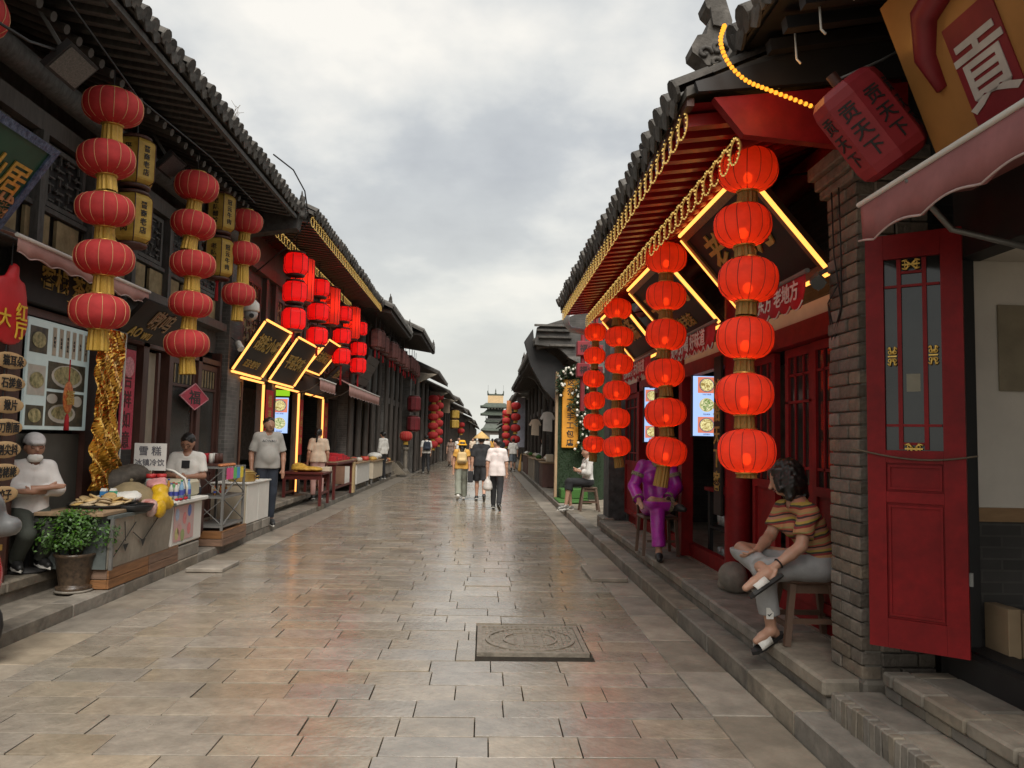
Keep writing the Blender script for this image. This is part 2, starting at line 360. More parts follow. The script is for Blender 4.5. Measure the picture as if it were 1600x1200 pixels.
DARKW = mat('dark_wood', (.075, .063, .054), .55, var=.3, scale=3, stretch=(6, 6, 1), bump=.15)
BROWNW = mat('brown_wood', (.075, .03, .022), .5, var=.3, scale=4, stretch=(5, 5, 1))
REDW = mat('red_lacquer', (.235, .007, .009), .6, spec=.25, var=.15, scale=3, coat=.05); stain(REDW, 2.6, .70, 1.05); stain(REDW, 24, .86, 1.03)
REDR = mat('red_rafter', (.30, .014, .012), .3, var=.2, scale=5, coat=.4)
GREYB = brickmat('grey_brick', (.14, .13, .12), (.10, .094, .087), (.17, .16, .145), 1)
DARKB = brickmat('dark_brick', (.065, .06, .056), (.048, .045, .042), (.08, .075, .068), 1)
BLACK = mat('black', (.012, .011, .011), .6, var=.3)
PLASTER = mat('plaster', (.74, .68, .60), .85, var=.08, scale=3)
GOLD = mat('gold', (.62, .40, .10), .35, metal=.8, var=.25, scale=20)
GOLDP = mat('gold_paint', (.48, .32, .08), .5, metal=.3, var=.2, scale=20)
GLASS = mat('dark_glass', (.018, .02, .02), .08, var=.2, spec=.6)
WHITE = mat('white_paint', (.68, .66, .61), .5, var=.06)
GREYM = mat('grey_metal', (.19, .185, .175), .45, metal=.4, var=.15)
STEEL = mat('steel', (.42, .39, .34), .42, metal=.55, var=.25, scale=3, stretch=(1, 1, 6))
ROPE = glow('rope_light', (1, .66, .2), .28)
NEON = glow('neon_tube', (1, .37, .085), .8)
NEONY = glow('neon_tube_yellow', (1, .36, .07), .8)
ORANGE = glow('rope_light_orange', (1, .36, .03), .6)
PINK = mat('awning_cloth', (.42, .17, .165), .8, var=.15, scale=5, trans=.25)
PALEPINK = mat('pale_awning_cloth', (.52, .29, .25), .8, var=.12, scale=5, trans=.2)
CREAM = mat('cream', (.58, .50, .38), .7, var=.08)
REDC = mat('red_cloth', (.50, .02, .03), .75, var=.15, scale=8, trans=.15)
# ---------------------------------------------------------------- ground, street, kerbs
KL, KR = -3.65, 1.83
MB().box((-700, -60, -.4), (700, 1200, -.12)).build('ground', EARTH, None, kind='structure')
street = MB().box((KL-.02, -6, -.2), (KR+.02, 420, -.03)).build('street', JOINT, None, kind='structure')
PV = {}
def paver_mesh(l, d):
    k = (round(l, 2), d)
    if k not in PV: PV[k] = MB().cbox((-l/2+.0035, -d/2+.005, -.04), (l/2-.0035, d/2-.005, 0), .0012).mesh('paving_stone', PAVE)
    return PV[k]
field = MB(); y = 1.2; i = 0; nobj = 0
while y < 60:
    d = .30 if i % 5 else .275
    if y > 30: d = .45
    x = -3.15-random.random()*.4; 
    while x < 1.43:
        l = random.choice((.44, .5, .54, .58)); a, b = max(x, -3.15), min(x+l, 1.43)
        if 1.43-b < .15: b = 1.43
        mh = a < .86 and b > -.02 and 6.12 < y+d and y < 7.02
        if b-a > .06 and not (mh and a > -.032 and b < .872):
            if mh: (b, a) = (min(b, -.03), a) if a < -.03 else (b, max(a, .87))
            if 3.4 < y < 10.4 and nobj < 276 and b-a > .1:
                o = link('paving_stone', paver_mesh(b-a, d), street, ((a+b)/2-street.location.x, y+d/2-street.location.y, random.uniform(-.004, .003)-street.location.z), (random.gauss(0, .005), random.gauss(0, .004), random.gauss(0, .002))); nobj += 1
            elif b-a > .012:
                z = random.uniform(-.004, .003); g = .0045
                if y < 25: field.cbox((a+g, y+g, -.04), (b-g, y+d-g, z), .0012)
                else: field.box((a+g, y+g, -.04), (b-g, y+d-g, z))
        x = x+l
    y += d; i += 1
field.build('paving_field', PAVE, street, kind='stuff')
GS = MB().cbox((-.192, -.445, -.04), (.192, .445, 0), .006).mesh('gutter_stone', GUT); GS2 = MB().cbox((-.243, -.445, -.04), (.243, .445, 0), .006).mesh('gutter_stone', GUT)
band = MB()
for k in range(66):
    yy = 1.2+.9*k+.45
    for xx, g, w in ((1.63, GS, .192), (-3.4, GS2, .243)):
        if k < 13: link('gutter_stone', g, street, (xx-street.location.x, yy-street.location.y, -.006+random.uniform(-.004, .004)-street.location.z), (0, random.gauss(0, .006), 0))
        else: band.box((xx-w, yy-.445, -.04), (xx+w, yy+.445, -.004))
band.build('gutter_band', GUT, street, kind='stuff')
far = MB().box((KL, 60, -.04), (KR, 420, -.012)).build('paving_far', PAVE, street)
# manhole
mh = thing('manhole_cover', 'square cast manhole cover with a ribbed ring in the middle of the street', 'manhole', (.42, 6.57, 0))
IRON = mat('cast_iron', (.26, .225, .18), .5, metal=.35, var=.3, scale=12, bump=.3)
m = MB(); m.box((-.022, 6.125, -.05), (.862, 7.015, -.012))
for a, b in (((-.022, 6.125), (.862, 6.165)), ((-.022, 6.975), (.862, 7.015)), ((-.022, 6.17), (.018, 6.97)), ((.822, 6.17), (.862, 6.97))): m.box((*a, -.011), (*b, .002))
m.build('frame', IRON, mh)
m = MB(); m.lathe([(.375, -.012), (.375, .001), (.345, .001), (.345, -.01)], 40, (.42, 6.57, 0), cap=False, smooth=False)
m.lathe([(.23, -.012), (.23, -.001), (.21, -.001), (.21, -.012)], 36, (.42, 6.57, 0), cap=False, smooth=False); m.build('ring', IRON, mh)
m = MB()
for q in range(-9, 10):
    x = .42+q*.04
    for yy in np.arange(6.19, 6.95, .062):
        rr = math.hypot(x-.42, yy+.024-6.57)
        if rr < .335 and rr > .24 or rr > .40 or rr < .2 and q % 2: m.box((x-.013, yy, -.012), (x+.013, yy+.045, -.003))
m.build('tread_pattern', IRON, mh)
for nm, x0, y0, x1, y1, lb in (('drain_slab', 1.30, 9.2, 1.74, 10.18, 'flat stone drain slab lying by the right kerb'), ('drain_slab', -3.54, 9.45, -3.1, 10.1, 'flat stone drain slab lying by the left kerb in front of the wooden boxes')):
    MB().cbox((x0, y0, -.003), (x1, y1, .045), .008).build(nm, GUT, None, label=lb, cat='slab')
# pavements
pr = MB().box((KR+.21, -4, -.1), (9, 420, .105)).build('pavement_right', STEP, None, kind='structure')
pl = MB().box((-11, -4, -.1), (KL-.21, 420, .085)).build('pavement_left', STEP, None, kind='structure')
def stones(par, name, x0, x1, z0, z1, ya, yb, l, m, c=.012, gap=.004):
    cache = {}; y = ya
    while y < yb-.05:
        ll = min(l*random.choice((.85, 1, 1.15)), yb-y); k = round(ll, 2)
        if k not in cache: cache[k] = MB().cbox((-(x1-x0)/2, -ll/2+gap, z0-z1), ((x1-x0)/2, ll/2-gap, 0), c).mesh(name, m)
        w = par['w']; link(name, cache[k], par, ((x0+x1)/2-w[0]+random.uniform(-.004, .004), y+ll/2-w[1], z1-w[2]+random.uniform(-.003, .003)), (0, random.gauss(0, .004), random.gauss(0, .002))); y += ll
stones(pr, 'kerb_stone', KR, KR+.225, -.1, .125, 1, 26, .95, STEP)
stones(pl, 'kerb_stone', KL-.225, KL, -.1, .108, 2, 30, 1.0, STEP)
MB().box((KR, 26, -.1), (KR+.225, 300, .125)).build('kerb_far', STEP, pr); MB().box((KL-.225, 30, -.1), (KL, 300, .108)).build('kerb_far', STEP, pl)
stones(pr, 'tread_stone', KR+.23, KR+.62, .05, .118, 4.5, 14, 1.1, STEP)
# raised platform before the red shop, steps before the near shop
MB().box((2.06, 4.6, .1), (2.7, 13.5, .2)).build('platform_base', STEP, pr)
stones(pr, 'platform_stone', 2.025, 2.56, .185, .29, 4.56, 13.5, 1.15, STEP, .018)
MB().box((2.08, -2, .1), (2.9, 4.5, .19)).build('step_base', STEP, pr)
stones(pr, 'step_slab', 2.06, 2.30, .19, .268, -1, 4.42, .8, STEP, .012)
for k in range(60): 
    if k == 0: eb = MB().cbox((-.03, -.029, -.15), (.03, .029, 0), .006).mesh('edge_brick', STEP)
    link('edge_brick', eb, pr, (2.062-.033-pr['w'][0], 4.38-k*.0615-pr['w'][1], .268-pr['w'][2]+random.uniform(-.006, .002)), (random.gauss(0, .01), random.gauss(0, .03), 0))
MB().box((2.31, -2, .19), (2.9, 4.4, .33)).build('step_core', STEP, pr)
stones(pr, 'step_brick', 2.25, 2.40, .335, .41, -.5, 4.33, .30, STEP, .012, .005)
stones(pr, 'step_brick', 2.405, 2.66, .335, .408, -.5, 4.33, .62, STEP, .01, .005)
stones(pr, 'riser_brick', 2.27, 2.4, .27, .33, -.5, 4.33, .26, STEP, .008, .005)
# left platform
MB().box((-6, 2, .05), (-4.29, 23, .2)).build('platform_base', STEP, pl)
stones(pl, 'platform_stone', -4.75, -4.25, .18, .285, 2, 13.4, 1.2, STEP, .015)
stones(pl, 'platform_stone', -4.6, -4.12, .18, .29, 13.4, 23, 1.2, STEP, .015)
MB().box((-6, 23, .05), (-3.75, 36, .26)).build('platform_base', STEP, pl)
# ---------------------------------------------------------------- roofs and shells
SL = math.atan(.45)
def tile_meshes(r, length, tm):
    m = MB(); n = 7; xs = [0, .02, .24, .25, .5, .51, length]; rr = [r*1.12, r*1.12, r*1.05, r*.93, r*1.05, r*.93, r]
    vs = []; fs = []
    for x, q in zip(xs, rr):
        for j in range(n):
            a = math.pi*j/(n-1); vs.append((x, q*math.cos(a), q*math.sin(a)+.02))
    for i in range(len(xs)-1):
        for j in range(n-1): fs.append((i*n+j, i*n+j+1, (i+1)*n+j+1, (i+1)*n+j))
    m.add(vs, fs, True)
    m.cyl((-.012, 0, .02), (.01, 0, .02), r*1.12, n=10, smooth=False)
    cap = m.mesh('tile_row', tm)
    d = MB(); w = r*1.5
    pts = [(-w, .03), (-w*.5, .005), (0, 0), (w*.5, .005), (w, .03), (w*.85, -.05), (w*.45, -.085), (0, -.115), (-w*.45, -.085), (-w*.85, -.05)]
    d.prism(pts, 0, -.006, .012)
    d.box((.013, -w, -.012), (length, w, .0)); 
    return cap, d.mesh('drip_tile', tm)
def roof(b, s, ox, ez, Y0, Y1, step=.2, r=.062, length=3.2, single=True, tm=None, ridge=True, um=None):
    """sloping tiled roof; ox = distance of the eave edge from the street axis, ez = height of the tile bed at the eave"""
    tm = tm or TILE; c, sn = math.cos(SL), math.sin(SL)
    x1 = ox+length*c; z1 = ez+length*sn
    m = MB(); m.prism([(s*ox, ez-.07), (s*x1, z1-.07), (s*x1, z1-.012), (s*ox, ez-.012)], 1, Y0, Y1)
    rf = m.build('roof', um or TILEU, b); w = b['w']; n = int((Y1-Y0)/step)
    if single:
        cap, dr = tile_meshes(r, length, tm)
        for k in range(n):
            y = Y0+(k+.5)*step; j = random.uniform(-.018, .018); sag = .016*math.sin(y*.8)+.01*math.sin(y*2.3+1)+random.uniform(-.007, .007)
            link('tile_row', cap, rf, (s*(ox-.03)+s*j-w[0], y-w[1]+random.uniform(-.012, .012), ez-w[2]+sag), (0, -SL+random.gauss(0, .006), 0 if s > 0 else math.pi))
            if k < n-1: link('drip_tile', dr, rf, (s*(ox-.035)+s*j-w[0], y+step/2-w[1], ez-w[2]+sag*.7), (random.gauss(0, .09), -SL*.6, 0 if s > 0 else math.pi))
    else:
        m = MB()
        for k in range(n):
            y = Y0+(k+.5)*step
            m.cyl((s*(ox-.03), y, ez+.01), (s*x1, y, z1+.01), r, n=8); m.box((s*(ox-.03), y+step/2-.07, ez-.10), (s*(ox-.015), y+step/2+.07, ez-.014))
        m.build('tile_courses', tm, rf, kind='stuff')
    if ridge:
        m = MB(); m.box((s*(x1-.12), Y0-.03, z1-.02), (s*(x1+.12), Y1+.03, z1+.28)); m.cyl((s*x1, Y0-.03, z1+.3), (s*x1, Y1+.03, z1+.3), .09, n=8)
        m.box((s*(x1+.13), Y0, 1), (s*(x1+2), Y1, z1-.1)); m.build('ridge', tm, rf)
    return rf
def rafters(b, s, name, x0, z0, x1, z1, Y0, Y1, step, w, h, m, roundr=False):
    wv = b['w']; n = int((Y1-Y0)/step)
    mb = MB()
    if roundr: mb.cyl((s*x0, 0, z0), (s*x1, 0, z1), w/2, n=8)
    else: mb.bar((s*x0, 0, z0), (s*x1, 0, z1), w, h)
    mb.v = [(v[0]-wv[0], v[1], v[2]-wv[2]) for v in mb.v]; me = mb.mesh(name, m)
    for k in range(n): link(name, me, b, (0, Y0+(k+.5)*step-wv[1], 0))
def beast(b, s, x, y, z, m, sc=1., face=-1):
    """curled ridge-end ornament"""
    pr = [('c', (0,0,-.35), (0,0,.0), .13, .12), ('c', (0,0,0), (0,.04*face,.22), .12, .09), ('c', (0,.04*face,.22), (0,.22*face,.34), .085, .05), ('c', (0,.22*face,.34), (0,.33*face,.28), .05, .025),
          ('e', (0,.12*face,.1), (.08,.16,.08)), ('c', (0,-.05*face,.1), (0,-.2*face,.3), .06, .02), ('c', (0,0,.25), (0,-.05*face,.5), .05, .02)]
    me = smesh('ridge_beast', pr, .022, m, .05)
    w = b['w']; return link('ridge_beast', me, b, (x-w[0], y-w[1], z-w[2]), scale=(sc, sc, sc))
def shell(b, s, fx, Y0, Y1, fz, lz, ez, m, depth=2.6, back=None, rail=None, gable=True):
    """side walls, back wall, ceiling and the wall strip above the openings"""
    g = lambda a, c: MB().box(a, c)
    MB().box((s*fx, Y0, .0), (s*(fx+depth), Y0+.16, ez+.1)).build('side_wall', m, b); MB().box((s*fx, Y1-.16, .0), (s*(fx+depth), Y1, ez+.1)).build('side_wall', m, b)
    MB().box((s*(fx+depth), Y0, .0), (s*(fx+depth+.2), Y1, ez+.1)).build('back_wall', back or m, b)
    MB().box((s*(fx+.02), Y0+.17, lz), (s*(fx+.14), Y1-.17, ez+.28)).build('upper_wall', rail or m, b)
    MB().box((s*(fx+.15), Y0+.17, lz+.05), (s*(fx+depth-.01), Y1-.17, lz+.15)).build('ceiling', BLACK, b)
    MB().box((s*(fx-.02), Y0+.17, fz-.22), (s*(fx+depth-.01), Y1-.17, fz)).build('floor', STEP, b)
# ---------------------------------------------------------------- RIGHT: red snack shop with lanterns
ra = thing('shop_building', 'red lacquered snack shop with rope lights along its eave on the right', 'building', (2.6, 9, 0))
shell(ra, 1, 2.5, 4.62, 13.5, .30, 2.75, 3.85, DARKB)
roof(ra, 1, 1.16, 3.80, 4.42, 12.1, .2, .062)
rafters(ra, 1, 'flying_rafter', 1.2, 3.64, 1.80, 3.72, 4.5, 12.05, .2, .075, .075, REDR)
rafters(ra, 1, 'rafter', 1.57, 3.56, 2.6, 4.02, 4.6, 12.05, .2, .085, .085, REDR, True)
MB().box((1.17, 4.45, 3.685), (1.215, 12.1, 3.735)).build('eave_board', BROWNW, ra)
m = MB(); m.quad((1.2, 4.45, 3.70), (1.8, 4.45, 3.775), (1.8, 12.1, 3.775), (1.2, 12.1, 3.70)); m.quad((1.6, 4.45, 3.645), (2.6, 4.45, 4.09), (2.6, 12.1, 4.09), (1.6, 12.1, 3.645)); m.build('eave_soffit', REDW, ra)
MB().cyl((2.44, 4.62, 3.74), (2.44, 12.0, 3.74), .11, n=12).build('purlin', REDW, ra)
# red gable board at the near end, with the slanting end of the roof
MB().prism([(1.5, 3.50), (2.5, 3.42), (2.5, 3.86), (1.32, 3.72)], 1, 4.40, 4.47).build('end_board', REDW, ra)
MB().prism([(1.22, 3.74), (2.6, 3.90), (2.6, 4.35), (1.95, 4.05), (1.2, 3.80)], 1, 4.37, 4.41).build('gable_end', BLACK, ra)
RING = MB()
def coil(rx, rz, n=20):
    m = MB(); m.tube([(math.sin(2*math.pi*i/n)*.006, rx*math.cos(2*math.pi*i/n), rz*math.sin(2*math.pi*i/n)) for i in range(n)], .005, 5, closed=True)
    return m
def beads(rx, rz, k=16):
    m = MB()
    for i in range(k):
        a = 2*math.pi*i/k; m.ell((-.008, rx*math.cos(a), rz*math.sin(a)), (.006, .0065, .0065), 5, 3)
    return m
GOLDTUBE = mat('rope_tube', (.75, .52, .16), .35, var=.1, emit=.04, ecol=(1, .6, .15))
CO = coil(.062, .085).mesh('rope_light_loop', GOLDTUBE); BD = beads(.062, .085).mesh('bead', ROPE)
def loops(name, label, pts, ang, sc=1):
    t = thing(name, label, 'string lights', pts[0])
    w = t['w']
    for p in pts:
        q = [p[i]-w[i] for i in range(3)]
        o = link('rope_light_loop', CO, t, q, ang, scale=(sc, sc, sc)); link('bead_ring', BD, o, (0, 0, 0))
    m = MB(); m.tube([(p[0], p[1], p[2]+.085*sc) for p in pts[::2]]+[(pts[-1][0], pts[-1][1], pts[-1][2]+.085*sc)], .005, 5); m.build('rope', GOLDTUBE, t)
    return t
loops('rope_light', 'rope light looped round the outer rafter ends of the red shop', [(1.185, 4.6+.2*k, 3.62) for k in range(37)], (0, 0, R(10)))
loops('rope_light', 'rope light looped round the inner rafter ends of the red shop', [(1.545, 4.7+.2*k, 3.51) for k in range(36)], (0, 0, R(10)))
# facade of the red shop
def red_leaf(b, y0, y1, z0, z1, x=2.48, glazed=.45, gm=None, fm=None):
    fm = fm or REDW; m = MB(); t = .05; w = .07
    m.box((x, y0, z0), (x+t, y0+w, z1)); m.box((x, y1-w, z0), (x+t, y1, z1)); zc_ = z0+(z1-z0)*glazed
    for za in (z0, zc_-w, z1-w): m.box((x, y0+w, za), (x+t, y1-w, za+w))
    d = m.build('door_leaf', fm, b)
    MB().box((x+.02, y0+w, z0+w), (x+.035, y1-w, zc_-w)).build('panel', fm, d)
    MB().box((x+.02, y0+w, zc_), (x+.03, y1-w, z1-w)).build('pane', gm or GLASS, d)
    m = MB(); yc = (y0+y1)/2
    for yy in (y0+w+(y1-y0-2*w)*.3, y0+w+(y1-y0-2*w)*.7): m.box((x+.008, yy-.012, zc_), (x+.019, yy+.012, z1-w))
    m.box((x+.008, y0+w, zc_+.12), (x+.018, y1-w, zc_+.14)); m.box((x+.008, y0+w, z1-w-.16), (x+.018, y1-w, z1-w-.14)); m.build('glazing_bar', fm, d)
    return d
red_leaf(ra, 5.2, 5.75, .46, 2.45); red_leaf(ra, 5.78, 6.32, .46, 2.45, 2.5); red_leaf(ra, 6.5, 7.05, .46, 2.45)
red_leaf(ra, 12.2, 13.3, .46, 2.45, 2.44); red_leaf(ra, 10.75, 11.2, .46, 2.45)
for y, r_ in ((7.32, .13), (9.45, .08), (10.6, .08), (12.1, .09), (5.12, .07)):
    m = MB(); m.cyl((2.44, y, .36), (2.44, y, 3.55), r_, n=14) if r_ > .1 else m.box((2.42, y-r_, .30), (2.56, y+r_, 3.5)); p = m.build('column', REDW, ra)
    if r_ > .1: MB().lathe([(.17, .285), (.2, .32), (.19, .37), (.14, .40)], 14, (2.44, y, 0)).build('column_base', STEP, p)
MB().box((2.52, 4.8, .29), (2.60, 13.3, .455)).build('threshold', REDW, ra)
MB().box((2.42, 4.8, 2.46), (2.52, 13.3, 2.62)).build('lintel', REDW, ra)
MB().box((2.45, 4.8, 2.63), (2.5, 13.3, 2.75)).build('transom', CREAM, ra)
MB().box((2.5, 5.76, 2.0), (2.56, 6.32, 2.0+.02)).build('door_bar', REDW, ra)
# yellowish cream transom panes above the near doors
for y0 in (5.2, 5.78, 6.5): MB().box((2.55, y0+.05, 2.63), (2.56, y0+.5, 2.85)).build('transom_pane', CREAM, ra)
# brick pier, brick by brick
pier = MB().box((2.275, 4.56, .1), (2.69, 4.95, 3.5)).build('brick_pier', mat('mortar', (.17, .155, .13), .9, var=.2), ra)
BRK = mat('pier_brick', (.165, .135, .105), .85, var=.3, scale=14, bump=.5, bscale=30, rnd=.32); stain(BRK, 3, .75, 1.1)
bl = {}
def brick(l, w, h):
    k = (l, w, h)
    if k not in bl: bl[k] = MB().cbox((-l/2, -w/2, -h/2), (l/2, w/2, h/2), .006).mesh('brick', BRK)
    return bl[k]
pw = pier['w']; nb = 0
for c in range(36):
    z = .33+c*.0835
    if z > 3.3: break
    hs = (.14, .26) if c % 2 else (.26, .14)
    y = 4.55
    for l in hs:
        link('brick', brick(l-.009, .12, .075), pier, (2.275+random.uniform(.028, .04)-pw[0], y+l/2-pw[1], z-pw[2]), (random.gauss(0, .012), 0, math.pi/2+random.gauss(0, .01))); y += l
    x = 2.36 if c % 2 else 2.36
    for l in ((.22, .11) if c % 2 else (.12, .21)):
        link('brick', brick(l-.009, .1, .075), pier, (x+l/2-pw[0], 4.55+random.uniform(.025, .035)-pw[1], z-pw[2]), (0, random.gauss(0, .01), random.gauss(0, .01))); x += l
m = MB()
for k, (d, z0, z1) in enumerate(((.03, 3.30, 3.36), (.06, 3.361, 3.43), (.1, 3.431, 3.52))): m.cbox((2.24-d, 4.53-d*.4, z0), (2.69, 4.97+d*.4, z1), .008)
m.build('corbel', BRK, pier)
MB().cbox((2.24, 4.50, .1), (2.66, 4.62, .30), .02).build('plinth_stone', STEP, pier)
for i in range(2): MB().tube([(2.21, 4.7+.1*i, 3.3), (2.23, 4.72+.1*i, 2.9), (2.24, 4.74, 2.55), (2.25, 4.85+.05*i, 2.35), (2.24, 4.93, 2.6), (2.23, 4.75, 2.7)], .005, 5).build('loose_cable', BLACK, ra)
# dark pier at the far end
dp = MB(); dp.box((2.2, 13.52, .1), (2.9, 14.1, 3.7)); dp.build('end_pier', mat('dark_render', (.05, .052, .054), .8, var=.4, scale=8, col2=(.10, .10, .10)), ra)
m = MB(); m.cbox((2.1, 13.45, .1), (2.3, 14.2, .33), .02); m.build('pier_foot', STEP, ra)
# counter inside the open bay
ct = thing('counter', 'red topped counter with shelves of glasses inside the red shop', 'counter', (2.95, 8.5, .3))
MB().box((2.68, 7.75, 1.10), (3.2, 9.3, 1.14)).build('counter_top', REDW, ct)
m = MB(); m.box((2.72, 7.76, .31), (2.76, 7.84, 1.09)); m.box((2.72, 9.2, .31), (2.76, 9.28, 1.09)); m.box((3.1, 7.76, .31), (3.14, 9.28, 1.09)); m.box((2.72, 7.85, .66), (3.09, 9.19, .69)); m.build('cabinet', BLACK, ct)
for k in range(9):
    for zz in (.32, .70): MB().lathe([(.03, 0), (.04, .12), (.037, .12), (.028, .01)], 10, (2.83, 7.95+k*.15, zz)).build('drinking_glass', mat('glassware', (.30, .30, .28), .15, var=.1, spec=.8), ct)
fd = thing('drink_dispenser', 'black and green drink dispenser with a lever standing on the counter', 'dispenser', (2.85, 8.0, 1.14))
m = MB(); m.box((2.75, 7.9, 1.145), (2.95, 8.18, 1.2)); m.cyl((2.85, 8.04, 1.2), (2.85, 8.04, 1.68), .07, n=14); m.build('body', BROWNW, fd)
m = MB(); m.cyl((2.85, 8.04, 1.68), (2.85, 8.04, 1.73), .085, n=14); m.cyl((2.85, 8.04, 1.73), (2.85, 8.1, 1.86), .012); m.ell((2.85, 8.1, 1.88), (.035, .035, .035)); m.bar((2.85, 7.85, 1.75), (2.85, 8.25, 1.75), .025); m.build('lever', BLACK, fd)
m = MB(); m.box((2.70, 7.9, 1.32), (2.715, 8.2, 1.58)); p = m.build('label_board', mat('green_board', (.03, .16, .04), .6), fd)
text('酸梅汤', .075, GOLDP, fd, frame((2.697, 8.05, 1.5), (0, -1, 0), (0, 0, 1))); text('冰豆浆', .07, GOLDP, fd, frame((2.697, 8.05, 1.4), (0, -1, 0), (0, 0, 1)))
cu = thing('cup_tube', 'tall white stack of paper cups on the counter beside the dispenser', 'cups', (2.8, 8.55, 1.14))
MB().lathe([(.04, 1.145), (.055, 1.65), (.06, 1.66), (.05, 1.67)], 14, (2.8, 8.6, 0)).build('cup_stack', WHITE, cu); MB().lathe([(.06, 1.66), (.075, 1.70), (.06, 1.73), (.0, 1.735)], 14, (2.8, 8.6, 0)).build('red_lid', REDC, cu)
# screens
SCRB = glow('screen_blue', (.42, .58, .95), .38); SCRW = glow('screen_dish', (.62, .48, .22), .38); SCRR = glow('screen_red', (.75, .22, .12), .35); SCRT = glow('screen_text', (.05, .06, .12), .6)
def dishmat(name, a, b_, s=.36):
    if name in MATS: return MATS[name]
    m = glow(name, a, s); t = m.node_tree; e = [n for n in t.nodes if n.type == 'EMISSION'][0]
    tcn = t.nodes.new('ShaderNodeTexCoord'); v = t.nodes.new('ShaderNodeTexNoise'); v.inputs['Scale'].default_value = 28; v.inputs['Distortion'].default_value = 1.5; t.links.new(tcn.outputs['Object'], v.inputs['Vector'])
    r = t.nodes.new('ShaderNodeValToRGB'); r.color_ramp.elements[0].position = .38; r.color_ramp.elements[1].position = .6; r.color_ramp.elements[0].color = (*a, 1); r.color_ramp.elements[1].color = (*b_, 1)
    t.links.new(v.outputs[0], r.inputs[0]); t.links.new(r.outputs[0], e.inputs[0]); return m
DISH = dishmat('dish_noodles', (.30, .20, .05), (.85, .75, .35)); DISH2 = dishmat('dish_greens', (.12, .22, .04), (.8, .75, .45))
def screen(name, label, c, xa, w, h, dishes=3, red=True):
    """a lit upright menu screen: centre c, horizontal axis xa"""
    t = thing(name, label, 'screen', (c[0], c[1], c[2]-h/2)); F0 = frame(c, xa, (0, 0, 1))
    def ob(nm, u, v, su, sv, d, th, m): b = MB(); b.obox(F0 @ Matrix.Translation((u, v, d)), su, sv, th); return b.build(nm, m, t)
    ob('case', 0, 0, w/2+.015, h/2+.015, -.03, .025, BLACK); ob('display', 0, 0, w/2, h/2, -.002, .001, SCRB)
    hh = h/dishes
    for k in range(dishes):
        zc_ = h/2-hh*(k+.45); rr = min(hh*.40, w*.40)
        if red and k != 1: ob('picture_ground', 0, zc_, rr*1.12, rr, .001, .0008, SCRR)
        def disc(r, m, nm, dz):
            mm = MB(); mm.add([tuple(F0 @ Vector((r*math.cos(a), zc_+r*.92*math.sin(a), dz))) for a in [2*math.pi*i/22 for i in range(22)]], [tuple(range(22))]); return mm.build(nm, m, t)
        disc(rr*.95, SCRT if k != 1 else SCRW, 'bowl_picture', .004); disc(rr*.85, DISH if k % 2 == 0 else DISH2, 'dish_picture', .006)
        text(('牛肉刀削面', '莜面栲栳', '凉拌碗托')[k % 3], hh*.09, SCRT, t, F0 @ Matrix.Translation((0, zc_-rr-hh*.07, .004)), .0005)
    return t
screen('menu_screen', 'lit blue menu screen with noodle dishes in the open bay of the red shop', (2.59, 8.9, 2.10), (1, 0, 0), .32, .70)
screen('menu_screen', 'lit menu screen half hidden behind the second lantern string', (2.46, 11.25, 2.07), (1, 0, 0), .22, .80)
# leaning plaques with neon
def plaque(name, label, s, xt, zt, xb, zb, y0, y1, board, neon, lines, rim=None, size=.2, group=None, tube=.022):
    """board leaning out over the street: top edge (xt,zt), bottom edge (xb,zb), from y0 to y1"""
    t = thing(name, label, 'plaque', (s*xb, (y0+y1)/2, zb), group=group)
    top = Vector((s*xt, (y0+y1)/2, zt)); bot = Vector((s*xb, (y0+y1)/2, zb)); up = (top-bot); h = up.length; up.normalize()
    xa = Vector((0, -s, 0)); f = frame((top+bot)/2, xa, up); w = y1-y0
    if (f.to_3x3() @ Vector((0, 0, 1))).z > 0: pass
    mb = MB(); mb.obox(f @ Matrix.Translation((0, 0, -.03)), w/2, h/2, .025); mb.build('board', board, t)
    if rim:
        mb = MB()
        for a in (-1, 1): mb.obox(f @ Matrix.Translation((a*(w/2-.035), 0, .004)), .035, h/2, .012); mb.obox(f @ Matrix.Translation((0, a*(h/2-.035), .0045)), w/2-.07, .035, .0115)
        mb.build('rim', rim, t)
    if neon:
        c = [f @ Vector((a*(w/2+.012), b*(h/2+.012), .012)) for a, b in ((-1, -1), (1, -1), (1, 1), (-1, 1))]
        for i in range(4):
            a, b = c[i], c[(i+1) % 4]; d = (b-a).normalized()*.035; MB().cyl(a+d, b-d, tube, n=8).build('neon_tube', neon, t)
    for a in (-1, 1): MB().cyl(f @ Vector((a*w*.35, h*.45, -.05)), Vector((s*(xb+.25), (f @ Vector((a*w*.35, 0, 0))).y, zt+.15)), .01, n=5).build('stay', BLACK, t)
    for (tx, u, v, sz, mm) in lines: text(tx, sz, mm, t, f @ Matrix.Translation((u*w/2, v*h/2, .004)), .006)
    return t
PLB = mat('plaque_black', (.016, .013, .012), .55, var=.3, spec=.25)
RIM = mat('plaque_rim', (.20, .09, .035), .4, var=.3, scale=30, metal=.3)
plaque('neon_plaque', 'leaning black shop plaque in a neon frame, nearest of three on the red shop', 1, 1.785, 3.575, 2.375, 2.88, 5.2, 6.98, PLB, NEONY, [('老地方', .0, .25, .42, GOLDP), ('口味正宗', -.3, -.55, .2, GOLDP)], RIM, tube=.017)
plaque('neon_plaque', 'leaning black shop plaque in a neon frame, middle of three on the red shop', 1, 1.755, 3.54, 2.36, 2.87, 7.6, 9.4, PLB, NEONY, [('平遥碗托', .0, .2, .36, GOLDP), ('百年老店', 0, -.55, .17, GOLDP)], RIM, tube=.019)
